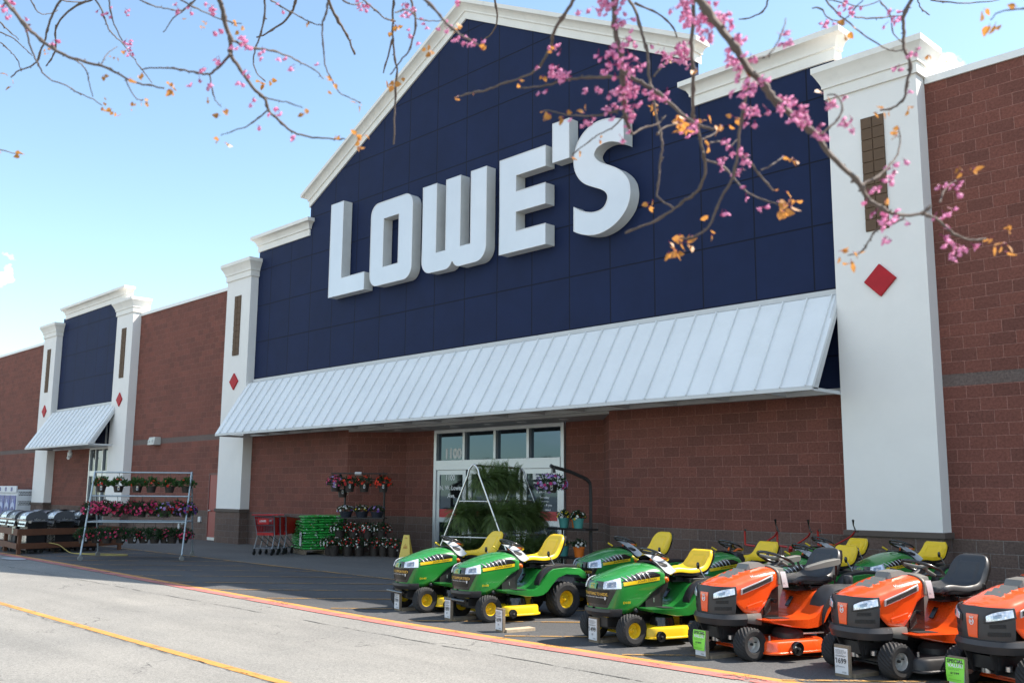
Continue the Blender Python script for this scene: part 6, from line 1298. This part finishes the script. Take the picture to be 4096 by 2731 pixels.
# traced twigs: crop, base distance, distance change to the tip, thickness at base and tip (photo px), points
TW = [
('a', 2.3, -.25, 17, 6, (30,0, 60,40, 110,100, 170,170, 240,235, 310,285, 400,335, 470,355, 580,385, 650,410, 730,455, 800,490, 880,503, 965,520)),
('a', 2.3, .2, 8, 4, (75,45, 150,170, 180,280, 215,360, 240,410, 290,465, 390,505, 450,545, 530,575, 600,620)),
('a', 2.7, .2, 9, 5, (360,0, 310,80, 280,160, 265,230, 240,300, 215,365, 160,400, 110,415, 65,455)),
('a', 3.2, .2, 9, 4, (540,0, 450,35, 370,100, 325,180, 330,280, 300,350, 270,390)),
('a', 2.25, .1, 6, 3, (440,355, 490,390, 515,435, 525,490, 545,570)),
('a', 2.15, .05, 5, 3, (730,455, 755,510, 800,580, 840,590)),
('a', 2.8, .1, 7, 3, (560,0, 600,70, 625,140, 660,200, 720,260, 790,350, 850,430, 895,490)),
('a', 2.8, .1, 6, 4, (640,0, 655,90, 690,190, 730,260)),
('a', 2.2, .1, 5, 3, (590,385, 630,320, 690,275)),
('a', 2.0, .1, 19, 5, (1285,-10, 1310,60, 1325,150, 1355,230, 1355,320, 1400,390, 1440,450, 1500,530, 1560,590, 1580,650, 1640,710, 1710,770, 1790,800, 1870,810, 1960,818, 2030,818)),
('a', 2.0, .15, 11, 5, (1355,320, 1290,390, 1230,435, 1160,430, 1060,410, 980,400, 900,400, 830,410)),
('a', 2.05, .05, 6, 3, (1230,435, 1245,520, 1265,590, 1300,630)),
('a', 2.0, .2, 11, 4, (1360,235, 1420,260, 1480,280, 1580,295, 1690,330, 1770,370, 1860,420, 1900,465)),
('a', 2.05, .1, 7, 3, (1580,645, 1520,690, 1450,745, 1380,765, 1300,795)),
('a', 2.03, -.1, 6, 3, (1550,570, 1620,590, 1700,605, 1780,635)),
('a', 2.3, .1, 7, 4, (1060,0, 1140,45, 1230,85, 1310,120, 1420,140)),
('a', 2.5, .1, 6, 4, (820,0, 920,40, 1000,55, 1060,65, 1110,40, 1150,-5)),
('a', 2.5, .1, 7, 3, (1150,-5, 1080,60, 1020,110, 960,190)),
('a', 2.8, .1, 9, 4, (1555,0, 1555,80, 1530,200, 1500,290, 1490,360, 1510,430, 1560,480)),
('a', 3.4, .1, 10, 5, (1740,0, 1710,80, 1640,150, 1560,200, 1510,220)),
('a', 2.2, .1, 8, 4, (1930,0, 1915,80, 1895,150, 1900,260, 1910,380, 1945,460, 1990,540, 2070,580, 2120,605)),
('a', 3.0, .1, 12, 6, (1930,0, 1980,110, 2030,190, 2060,260, 2085,320)),
('a', 2.6, .1, 6, 4, (1590,0, 1650,40, 1750,90, 1830,135, 1900,150)),
('a', 3.6, .1, 6, 3, (0,190, 80,230, 140,280, 190,330)), ('a', 3.6, .1, 5, 3, (0,250, 60,300, 100,350, 125,420)), ('a', 3.4, .1, 5, 3, (0,130, 60,190, 110,235)),
('a', 3.4, .1, 5, 3, (180,0, 220,70, 280,85, 340,60)), ('a', 3.4, .1, 6, 3, (360,0, 430,15, 520,5)),
('a', 2.4, .1, 5, 3, (0,880, 60,895, 130,905)),
('b', 2.7, .1, 9, 7, (550,0, 545,130, 545,230, 560,350, 570,420, 560,560, 555,700, 550,850)),
('b', 2.7, .1, 8, 5, (545,230, 520,330, 490,430)),
('b', 2.5, .1, 7, 5, (370,0, 430,50, 500,110, 560,125)), ('b', 2.5, .1, 6, 4, (250,0, 310,30, 370,15)),
('b', 2.3, .1, 9, 5, (650,-5, 680,120, 665,220, 640,300, 590,360, 530,440)),
('b', 2.0, -.1, 11, 6, (720,-10, 800,60, 850,125, 920,190, 990,230, 1050,265)),
('b', 2.2, .1, 6, 4, (560,75, 640,60, 690,110, 760,125, 840,120)),
('b', 3.2, .1, 9, 5, (1145,0, 1160,90, 1140,180, 1080,235)),
('b', 1.9, .35, 14, 6, (1610,-5, 1560,80, 1490,190, 1480,260, 1430,360, 1390,410, 1310,455, 1180,495, 1100,530, 1000,550, 920,570)),
('b', 1.85, .1, 14, 6, (1870,455, 1750,455, 1650,460, 1560,470, 1480,495, 1400,510, 1290,520)),
('b', 1.8, .05, 24, 14, (1850,-15, 1850,120, 1860,220, 1880,300, 1890,420, 1900,560, 1905,650, 1930,740, 1950,790)),
('b', 1.8, -.05, 17, 11, (1890,420, 1960,460, 2050,510, 2120,560, 2200,630, 2280,700, 2351,740, 2430,760)),
('b', 1.85, .1, 9, 4, (1890,640, 1800,670, 1700,680, 1600,680, 1480,655, 1440,650)),
('b', 1.85, .1, 8, 5, (1950,790, 2020,750, 2100,730, 2150,680)),
('b', 2.1, -.05, 14, 7, (1930,-10, 1980,90, 2010,200, 2040,310, 2050,440, 2070,540, 2090,660, 2120,780, 2130,860, 2115,960, 2110,1060, 2100,1150, 2190,1220)),
('b', 2.2, .1, 8, 5, (1970,20, 2100,80, 2190,160, 2215,220)),
('b', 2.1, .05, 10, 6, (2080,450, 2150,370, 2230,300)),
('b', 1.9, .3, 7, 4, (1900,680, 1850,740, 1760,790, 1700,830, 1600,910)),
('c', 1.6, .05, 34, 12, (425,-20, 500,90, 570,180, 650,280, 720,400, 810,490, 870,580, 950,650, 1040,730, 1130,800, 1200,900, 1280,980, 1380,1080, 1420,1160, 1500,1220, 1570,1255, 1660,1265, 1750,1250, 1800,1210)),
('c', 1.65, .05, 13, 7, (1745,1255, 1820,1280, 1880,1330, 1950,1385, 2050,1410, 2120,1405)),
('c', 1.65, .1, 9, 5, (1640,1280, 1560,1320, 1480,1350, 1430,1420, 1390,1480, 1310,1500)),
('c', 1.64, .15, 11, 5, (1385,1085, 1470,1050, 1550,980, 1600,910, 1620,820, 1600,740)),
('c', 1.62, .05, 9, 6, (1150,790, 1200,750, 1260,690, 1275,610, 1240,560, 1190,560)),
('c', 1.9, .2, 17, 8, (405,-10, 400,120, 390,250, 400,420, 400,560, 400,680, 430,760, 450,860, 475,980, 460,1060, 420,1130, 350,1180, 270,1240, 150,1310, 0,1370)),
('c', 1.7, .1, 13, 7, (725,480, 715,540, 690,680, 670,800, 660,920, 630,1050, 570,1150, 530,1250, 480,1350, 380,1400, 320,1400)),
('c', 1.75, .05, 10, 6, (660,880, 740,960, 800,1040, 870,1120)), ('c', 1.78, .1, 7, 4, (800,1000, 880,960, 930,920)),
('c', 1.95, -.1, 8, 5, (475,940, 580,980, 640,1050, 720,1130, 830,1180, 900,1200)),
('c', 1.63, .1, 8, 5, (700,350, 800,340, 850,320, 890,260, 930,180, 945,110)),
('c', 2.4, .1, 7, 5, (840,0, 820,60, 750,100, 670,115)),
('c', 1.9, .0, 15, 8, (1690,-10, 1640,90, 1640,190, 1640,280, 1680,380, 1660,480, 1640,580, 1580,630, 1500,650)),
('c', 2.1, .0, 8, 5, (1180,0, 1230,60, 1310,130, 1400,200, 1500,270, 1570,300, 1640,290)),
('c', 2.2, .0, 6, 4, (1100,50, 1150,50, 1200,110, 1280,120, 1340,60, 1400,0)), ('c', 2.1, .1, 8, 5, (1350,100, 1450,110, 1550,100, 1640,90)), ('c', 2.2, .1, 6, 4, (1200,0, 1300,20, 1400,40, 1500,0)), ('c', 2.1, .1, 6, 4, (1500,10, 1560,90, 1580,200, 1640,260)),
('c', 2.6, .1, 7, 4, (1800,0, 1950,20, 2100,15, 2200,0)), ('c', 2.6, .1, 6, 4, (1720,0, 1740,50, 1790,90)),
('c', 1.7, .1, 7, 4, (2400,40, 2345,50, 2200,70, 2150,120)), ('c', 1.67, .1, 7, 4, (1850,1190, 1880,1110, 1950,1060)),
('b', 1.95, .1, 9, 5, (2100,790, 2160,740, 2260,730, 2330,725)), ('c', 1.75, .1, 5, 3, (500,840, 560,830, 620,860, 660,820)), ('c', 1.8, .1, 6, 4, (450,820, 520,790, 570,740)),
]
tree = empty('redbud_tree', (10.6, -17.6, 0), 0, 'flowering redbud tree whose thin twigs with pink blossom hang across the top', 'tree'); TO = Vector((10.6, -17.6, 0))
rnd = random.Random(21); wood = MB(); segs = []; tops = []
for cr0, d0, dd, w0, w1, pts in TW:
    ox = CR[cr0][0]; q = [(ox+pts[i]*KP, pts[i+1]*KP) for i in range(0, len(pts), 2)]; n = len(q)
    c = smoothcurve([(x, y, 0) for x, y in q], 4); m = len(c)-1; line = []; rad = []
    for i, p in enumerate(c):
        t = i/m; d = d0+dd*t; jit = (rnd.uniform(-1, 1)*2.2, rnd.uniform(-1, 1)*2.2) if 0 < i < m else (0, 0)
        line.append(P3(p.x+jit[0], p.y+jit[1], d)-TO); node = 1.0+(.45 if rnd.random() < .16 else 0)
        rad.append(max(.0009, (w0+(w1-w0)*t)*.5*d/3883.1*node))
    wood.tube(line, rad, 6); segs.append((line, rad, d0, w0))
    if q[0][1] <= 3: tops.append((line[0], rad[0]))
    for i in range(2, m, 3):        # buds and spurs along the twig
        if rnd.random() < .55: v = Vector((rnd.uniform(-1, 1), rnd.uniform(-1, 1), rnd.uniform(-1, 1))).normalized(); wood.tube([line[i], line[i]+v*(rad[i]+.004)], [rad[i]*.8, rad[i]*.35], 4)
# limbs above the picture join every twig to the trunk behind the photographer
trunk_top = Vector((10.6, -17.6, 3.1))-TO; L1 = [P3(3600, -900, 2.6)-TO, P3(2300, -1200, 3.0)-TO, P3(1000, -1250, 3.2)-TO, P3(-300, -900, 3.6)-TO]
limb = smoothcurve([trunk_top, trunk_top.lerp(L1[0], .5)+Vector((0, 0, .25))]+L1, 6); wood.tube(limb, [.05-.032*i/(len(limb)-1) for i in range(len(limb))], 8)
for p, r in tops:
    j = min(range(len(limb)), key=lambda i: (limb[i]-p).length+abs(i-len(limb)*.5)*.0); a = limb[max(0, j-2)]; mid = a.lerp(p, .55)+Vector((rnd.uniform(-.05, .05), rnd.uniform(-.05, .05), .06))
    wood.tube(smoothcurve([a, mid, p], 5), [r*1.7-(r*.7)*i/10 for i in range(11)], 6)
wood.build('branches', M_bark, tree, smooth=60)
b = MB(); tk = [Vector((.25, -.1, 0)), Vector((.2, -.08, .5)), Vector((.1, .0, 1.4)), Vector((0, 0, 2.4)), trunk_top]; tk = smoothcurve(tk, 4); b.tube(tk, [.15-.09*i/(len(tk)-1)+(.05 if i == 0 else 0) for i in range(len(tk))], 12); b.build('trunk', M_bark, tree, smooth=60)
pet, cal, lv, stem = MB(), MB(), MB(), MB()
def flower(c, s=1.0):
    d = Vector((rnd.uniform(-1, 1), rnd.uniform(-1, 1), rnd.uniform(-1, .15))).normalized(); L = .0102*s*rnd.uniform(.8, 1.15); st = c+Vector((rnd.uniform(-1, 1), rnd.uniform(-1, 1), rnd.uniform(-1.2, .2)))*.009*s
    stem.tube([c, st], .0006, 3); o = d.orthogonal().normalized(); e = d.cross(o)
    rg = []
    for t, w_ in ((0, .12), (.25, .36), (.6, .42), (.85, .3), (1, .06)): rg.append([st+d*L*t+(o*math.cos(a)*w_+e*math.sin(a)*w_*.62)*L for a in [2*math.pi*k/6 for k in range(6)]])
    pet.loft(rg)
    for s2 in (-1, 1):
        q = st+d*L*.35; dd = (d*.4+o*s2*.9+e*.3).normalized(); pet.add([q, q+dd*L*.45+e*L*.26, q+dd*L*.85, q+dd*L*.45-e*L*.22], [(0, 1, 2, 3)])
    rg = [[st+d*L*t+(o*math.cos(a)+e*math.sin(a))*w_*L for a in [2*math.pi*k/5 for k in range(5)]] for t, w_ in ((-.12, .08), (.05, .20), (.24, .26))]; cal.loft(rg)
def cluster(cr0, x, y, sp, n, d, s=1.0):
    X, Y = CR[cr0][0]+x*KP, y*KP
    n = max(1, int(n*.72))
    for k in range(n): flower(P3(X+rnd.gauss(0, sp*KP*.5), Y+rnd.gauss(0, sp*KP*.5), d+rnd.uniform(-.04, .04))-TO, s)
for a in (('c', 360, 30, 60, 26, 1.75), ('c', 480, 90, 70, 40, 1.66), ('c', 570, 110, 50, 20, 1.66), ('c', 490, 190, 40, 14, 1.66), ('c', 650, 230, 45, 22, 1.64), ('c', 620, 340, 45, 16, 1.64), ('c', 660, 395, 35, 10, 1.64), ('c', 730, 320, 40, 8, 1.64), ('c', 760, 480, 60, 24, 1.62), ('c', 680, 510, 40, 8, 1.66), ('c', 740, 620, 45, 14, 1.68), ('c', 760, 700, 30, 5, 1.68), ('c', 940, 590, 45, 13, 1.60), ('c', 1010, 640, 50, 22, 1.58), ('c', 1040, 690, 40, 14, 1.58), ('c', 1160, 775, 40, 12, 1.62),
          ('c', 1300, 695, 30, 8, 1.62), ('c', 1240, 600, 40, 9, 1.62), ('c', 900, 195, 25, 5, 1.66), ('c', 950, 240, 30, 9, 1.66), ('c', 1495, 1080, 20, 5, 1.66), ('c', 1540, 1270, 50, 20, 1.63), ('c', 1430, 1130, 25, 4, 1.64), ('c', 1520, 1380, 30, 5, 1.66), ('c', 1580, 1000, 45, 8, 1.68), ('c', 1610, 940, 25, 4, 1.68), ('c', 1860, 1090, 30, 4, 1.68), ('c', 1960, 1110, 40, 8, 1.68), ('c', 1860, 1230, 40, 6, 1.67), ('c', 1930, 1420, 60, 14, 1.68), ('c', 2010, 1440, 35, 6, 1.68),
          ('c', 690, 920, 50, 12, 1.74), ('c', 620, 880, 30, 5, 1.74), ('c', 550, 960, 35, 7, 1.86), ('c', 680, 1020, 30, 5, 1.76), ('c', 710, 1125, 20, 3, 1.9), ('c', 580, 1235, 25, 4, 1.78), ('c', 815, 1215, 22, 3, 1.86), ('c', 600, 820, 35, 4, 1.74), ('c', 380, 720, 40, 8, 1.9), ('c', 380, 800, 20, 2, 1.9), ('c', 230, 320, 40, 12, 2.05), ('c', 340, 290, 50, 18, 1.95), ('c', 350, 345, 40, 12, 1.95), ('c', 1680, 290, 35, 8, 1.9), ('c', 1620, 370, 25, 4, 1.9), ('c', 1590, 90, 45, 14, 1.95), ('c', 1360, 60, 35, 8, 2.1), ('c', 1260, 30, 40, 8, 2.1), ('c', 1650, 510, 20, 2, 1.9), ('c', 1190, 110, 35, 6, 2.15), ('c', 1150, 110, 15, 2, 2.15), ('c', 20, 380, 45, 14, 2.0), ('c', 15, 250, 35, 8, 2.0), ('c', 10, 520, 45, 14, 1.85), ('c', 30, 640, 35, 8, 1.85), ('c', 180, 545, 30, 8, 1.82), ('c', 240, 545, 20, 4, 1.84),
          ('b', 1830, 20, 60, 24, 1.80), ('b', 1780, 10, 40, 10, 1.8), ('b', 1890, 130, 45, 16, 1.80), ('b', 1910, 250, 40, 12, 1.80), ('b', 1820, 300, 50, 20, 1.80), ('b', 1820, 380, 45, 16, 1.80), ('b', 1940, 380, 50, 18, 1.80), ('b', 1920, 500, 55, 22, 1.80), ('b', 1880, 570, 45, 14, 1.80), ('b', 1950, 620, 30, 8, 1.80), ('b', 1810, 640, 45, 10, 1.84), ('b', 1500, 410, 60, 20, 1.92), ('b', 1540, 440, 35, 8, 1.9), ('b', 1490, 265, 30, 4, 1.92), ('b', 1540, 270, 22, 3, 1.92), ('b', 1400, 372, 16, 2, 1.9), ('b', 1435, 545, 30, 4, 1.88), ('b', 1680, 510, 22, 3, 1.84), ('b', 1745, 520, 22, 3, 1.84), ('b', 1690, 700, 35, 7, 1.88), ('b', 1600, 700, 20, 2, 1.88), ('b', 2090, 545, 30, 8, 1.8), ('b', 2150, 535, 30, 5, 1.8), ('b', 2010, 535, 25, 4, 1.8), ('b', 2140, 330, 35, 9, 2.1), ('b', 2240, 330, 40, 12, 2.0), ('b', 2280, 80, 60, 24, 1.95), ('b', 2230, 250, 35, 8, 2.0), ('b', 2300, 720, 35, 7, 1.78), ('b', 2290, 800, 18, 2, 1.78), ('b', 1640, 60, 30, 4, 1.9), ('b', 1700, 40, 30, 3, 1.9), ('b', 2065, 245, 15, 2, 2.1), ('b', 1900, 760, 40, 5, 1.82),
          ('b', 660, 40, 45, 12, 2.3), ('b', 620, 70, 30, 6, 2.3), ('b', 720, 120, 25, 5, 2.3), ('b', 920, 20, 20, 3, 2.0), ('b', 850, 150, 30, 6, 2.0), ('b', 930, 215, 22, 5, 2.0), ('b', 990, 240, 25, 6, 1.95), ('b', 1045, 235, 25, 5, 1.95), ('b', 640, 185, 20, 3, 2.3), ('b', 690, 250, 14, 2, 2.3), ('b', 355, 50, 30, 6, 2.5), ('b', 120, 390, 14, 2, 2.3),
          ('a', 760, 260, 45, 12, 2.8), ('a', 770, 300, 25, 6, 2.8), ('a', 740, 60, 25, 5, 2.9), ('a', 640, 60, 45, 8, 2.8), ('a', 40, 20, 40, 12, 2.4), ('a', 40, 75, 25, 5, 2.4), ('a', 130, 95, 15, 2, 2.3), ('a', 190, 160, 20, 4, 2.3), ('a', 290, 250, 22, 5, 2.3), ('a', 1030, 20, 25, 5, 2.3), ('a', 1120, 45, 20, 4, 2.3), ('a', 1245, 30, 35, 9, 2.2), ('a', 1285, 180, 18, 4, 2.05), ('a', 1410, 235, 35, 13, 2.0), ('a', 1450, 290, 18, 4, 2.0), ('a', 1385, 285, 18, 3, 2.0), ('a', 1290, 340, 30, 4, 2.0), ('a', 1215, 400, 16, 3, 2.0), ('a', 1330, 370, 15, 2, 2.0), ('a', 1240, 490, 22, 5, 2.0), ('a', 1130, 480, 14, 2, 2.0), ('a', 1180, 445, 12, 2, 2.0), ('a', 1470, 410, 22, 4, 2.0), ('a', 1415, 485, 22, 3, 2.0), ('a', 1495, 575, 18, 4, 2.0), ('a', 1540, 290, 30, 4, 2.0), ('a', 1540, 350, 14, 2, 2.0), ('a', 1650, 335, 22, 3, 2.0), ('a', 1730, 390, 30, 4, 2.0), ('a', 1630, 640, 25, 4, 2.0), ('a', 1590, 680, 18, 2, 2.0), ('a', 1740, 800, 16, 3, 2.0), ('a', 1510, 730, 10, 1, 2.0), ('a', 2130, 40, 30, 7, 2.5), ('a', 1660, 60, 14, 2, 2.6), ('a', 1645, 10, 14, 2, 2.6), ('a', 580, 60, 14, 2, 2.8)):
    cluster(*a)
def lf(c, s=1.0):
    d = Vector((rnd.uniform(-1, 1), rnd.uniform(-1, 1), rnd.uniform(-1.3, .3))).normalized(); o = d.orthogonal().normalized(); e = d.cross(o); o, e = (o*math.cos(1.7*rnd.random()*3)+e*math.sin(2)), e; o = (o-d*o.dot(d)).normalized(); e = d.cross(o); L = .0140*s*rnd.uniform(.7, 1.15)
    st = c+d*L*.35; stem.tube([c, st], .0006, 3); pts = [st]
    for t, w_ in ((-.08, .22), (.10, .42), (.35, .46), (.65, .30), (1.0, 0), (.65, -.30), (.35, -.46), (.10, -.42), (-.08, -.22)): pts.append(st+d*L*t+o*w_*L+e*L*(.22*abs(w_)-.12*t*t))
    lv.add(pts, [(0, 1, 2, 3), (0, 3, 4, 5), (0, 5, 6, 7), (0, 7, 8, 9)])
def leaves(cr0, x, y, sp, n, d, s=1.0):
    X, Y = CR[cr0][0]+x*KP, y*KP
    for k in range(n): lf(P3(X+rnd.gauss(0, sp*KP*.5), Y+rnd.gauss(0, sp*KP*.5), d+rnd.uniform(-.03, .03))-TO, s)
for a in (('a', 750, 460, 22, 2, 2.05), ('a', 785, 485, 16, 1, 2.05), ('a', 825, 425, 18, 2, 2.1), ('a', 1000, 510, 25, 6, 2.05), ('a', 605, 625, 30, 4, 2.4, .7), ('a', 680, 655, 25, 4, 2.4, .8), ('a', 620, 580, 15, 1, 2.4, .7), ('a', 610, 445, 18, 2, 2.2, .7), ('a', 800, 620, 30, 5, 2.1, .6), ('a', 860, 600, 22, 4, 2.1, .6), ('a', 1310, 640, 22, 4, 2.05), ('a', 1290, 680, 12, 1, 2.05), ('a', 1215, 580, 18, 2, 2.1, .7), ('a', 1290, 820, 22, 3, 2.1), ('a', 1790, 660, 22, 4, 2.0, .8), ('a', 1975, 790, 22, 2, 2.05, .7), ('a', 2115, 820, 24, 5, 2.05, 1.1), ('a', 2115, 875, 14, 2, 2.05), ('a', 1945, 485, 20, 4, 2.2), ('a', 1930, 540, 12, 1, 2.2), ('a', 2115, 610, 18, 3, 2.25), ('a', 1540, 480, 20, 4, 2.8, 1.2), ('a', 1575, 470, 16, 3, 2.8), ('a', 1210, 130, 22, 3, 2.3, .8), ('a', 1195, 180, 16, 2, 2.3, .8), ('a', 1380, 130, 22, 3, 2.3, .7), ('a', 1435, 150, 14, 1, 2.3), ('a', 1410, 190, 12, 1, 2.3), ('a', 1070, 105, 12, 1, 2.5), ('a', 20, 450, 16, 2, 2.8), ('a', 70, 490, 14, 2, 2.8), ('a', 110, 910, 22, 4, 2.5), ('a', 5, 900, 10, 1, 2.5), ('a', 715, 295, 12, 1, 2.2, .7), ('a', 270, 300, 22, 4, 2.4, .6), ('a', 1810, 125, 16, 2, 2.7, .7), ('a', 670, 350, 20, 3, 2.2, .5), ('a', 2310, 480, 22, 4, 2.7, 1.2), ('a', 2320, 150, 22, 3, 2.7),
          ('b', 565, 145, 35, 6, 2.6), ('b', 535, 480, 30, 5, 2.7, 1.1), ('b', 595, 450, 14, 1, 2.7), ('b', 755, 300, 25, 4, 2.3, .9), ('b', 740, 270, 16, 1, 2.3), ('b', 915, 155, 20, 4, 2.0), ('b', 1055, 295, 16, 2, 1.95, .9), ('b', 925, 570, 14, 2, 2.2, .8), ('b', 1020, 545, 8, 1, 2.2, .5), ('b', 1290, 490, 16, 2, 1.95, .8), ('b', 1460, 680, 30, 4, 1.94), ('b', 1540, 690, 20, 3, 1.94), ('b', 1565, 655, 12, 1, 1.94), ('b', 1430, 650, 14, 1, 1.94), ('b', 1680, 650, 18, 2, 1.9), ('b', 1490, 300, 16, 2, 1.9, .7), ('b', 1420, 450, 22, 3, 1.9, .7), ('b', 1640, 890, 16, 2, 2.2, .7), ('b', 1600, 915, 12, 2, 2.2, .7), ('b', 1770, 820, 18, 3, 2.1, .6), ('b', 2050, 620, 25, 4, 2.1, .8), ('b', 2100, 640, 22, 4, 2.1, .8), ('b', 2225, 720, 35, 9, 1.82), ('b', 2075, 1220, 35, 4, 2.1), ('b', 2190, 1450, 40, 4, 1.8, 1.2), ('b', 2250, 1430, 20, 2, 1.8, 1.2), ('b', 2215, 1500, 18, 2, 1.8, 1.1), ('b', 2300, 1370, 14, 2, 1.8, .6), ('b', 2330, 410, 12, 1, 2.0, .8), ('b', 2170, 350, 14, 1, 2.1, .7), ('b', 2120, 265, 20, 1, 2.1, .8),
          ('c', 1310, 150, 22, 2, 2.05, 1.1), ('c', 1300, 200, 22, 2, 2.05, 1.2), ('c', 1160, 550, 14, 1, 1.62, 1.2), ('c', 1180, 600, 25, 2, 1.62, 1.1), ('c', 1520, 660, 35, 4, 1.92, 1.1), ('c', 1660, 630, 22, 3, 1.92, .8), ('c', 1600, 790, 35, 4, 1.7), ('c', 590, 740, 35, 6, 1.8), ('c', 640, 690, 22, 3, 1.8), ('c', 480, 705, 25, 3, 1.85), ('c', 330, 740, 40, 8, 1.9), ('c', 490, 870, 20, 2, 1.8), ('c', 890, 1150, 22, 2, 1.78, 1.2), ('c', 970, 1180, 35, 6, 1.76, 1.2), ('c', 920, 1230, 30, 4, 1.8, 1.1), ('c', 940, 1130, 10, 1, 1.78), ('c', 990, 950, 22, 3, 1.8, .9), ('c', 920, 915, 12, 1, 1.8, .8), ('c', 470, 1295, 20, 2, 1.9, .9), ('c', 505, 1380, 16, 2, 1.85, .8), ('c', 350, 1430, 25, 2, 1.8, 1.2), ('c', 300, 1470, 30, 3, 1.8, 1.2), ('c', 310, 1375, 14, 1, 1.8), ('c', 2100, 60, 20, 2, 1.7, 1.2), ('c', 2160, 150, 25, 3, 1.7, 1.3), ('c', 2310, 35, 18, 1, 1.7, 1.2), ('c', 1960, 1000, 22, 3, 1.75, .9), ('c', 2040, 995, 25, 4, 1.75), ('c', 2240, 1340, 22, 2, 1.7, 1.3), ('c', 2210, 1430, 35, 4, 1.7, 1.3), ('c', 2230, 1480, 14, 1, 1.7, 1.5), ('c', 2150, 1400, 14, 2, 1.7, .8), ('c', 1260, 1480, 25, 3, 1.75), ('c', 1330, 1545, 25, 3, 1.75), ('c', 1345, 1490, 18, 2, 1.75, .8), ('c', 1530, 1180, 14, 2, 1.66, .8), ('c', 700, 410, 20, 2, 1.64, .9), ('c', 265, 340, 16, 1, 2.0, .9), ('c', 410, 410, 12, 1, 1.9, .9), ('c', 1790, 330, 20, 2, 1.9, .7), ('c', 1860, 360, 10, 1, 1.9, .8)):
    leaves(*a)
for lx_, ly_ in ((250, 1590), (200, 1560)):
    pass
wood2 = MB(); wood2.tube([P3(3300+q*18, 1040+q*q*3.2, 1.75)-TO for q in range(10)], .0011, 5)
for o in (pet.build('blossoms', M_pet, tree, smooth=60), cal.build('calyxes', M_petd, tree, smooth=60), lv.build('leaves', M_yl, tree, fixn=False), stem.build('stalks', M_petd, tree, fixn=False)): o['kind'] = 'stuff'
# pass
# ================================================================ TREES ACROSS THE CAR PARK (mirrored in the door glass)
M_cr = [leafmat('crown green', (.045, .07, .018), .25), leafmat('crown olive', (.10, .085, .03), .25)]
rnd = random.Random(5)
for i, (x, y, h, k) in enumerate((lambda T: [(x*1.25, y*1.25, h*.62, k) for x, y, h, k in T])(((-30, -50, 9, 0), (-39, -55, 11, 1), (-50, -58, 10, 0), (-58, -66, 12, 1), (-68, -68, 10, 0), (-22, -54, 10, 1), (-46, -48, 8, 1), (-80, -74, 12, 0), (-14, -58, 11, 0), (-95, -80, 12, 1), (-110, -88, 12, 0), (-4, -60, 10, 1), (8, -62, 11, 0)))):
    r = empty('car_park_tree', (x, y, 0), i, None, 'tree', 'trees across the car park'); r['label'] = '%s broadleaf tree across the car park, number along the row of trees' % ['dark green', 'olive'][k]; r['label'] = 'tall %s tree standing far across the car park behind the photographer' % ['dark green', 'olive'][k]
    b = MB(); tr = [Vector((0, 0, 0)), Vector((.1, 0, h*.25)), Vector((0, .15, h*.6)), Vector((.1, .1, h*.9))]; b.tube(tr, [.28, .22, .13, .04], 8)
    cl = [(0, 0, h*.62, h*.28)]
    for j in range(13):
        a = rnd.uniform(0, 6.28); rr0 = h*rnd.uniform(.12, .30); z = h*rnd.uniform(.38, .9); cl.append((rr0*math.cos(a), rr0*math.sin(a), z, h*rnd.uniform(.10, .17))); b.tube([(0, 0, h*.35), (rr0*math.cos(a)*.6, rr0*math.sin(a)*.6, z-h*.08), (rr0*math.cos(a), rr0*math.sin(a), z)], [.09, .05, .02], 5)
    b.build('trunk', M_bark, r, smooth=50); b = MB()
    for cx, cy, cz, q in cl:
        for j in range(130): d = blob_dir(rnd, -1)*q*rnd.uniform(.5, 1.05); leaf(b, Vector((cx, cy, cz))+d, blob_dir(rnd, -1), blob_dir(rnd, -1), .45, .32)
    b.build('crown', M_cr[k], r, fixn=False)
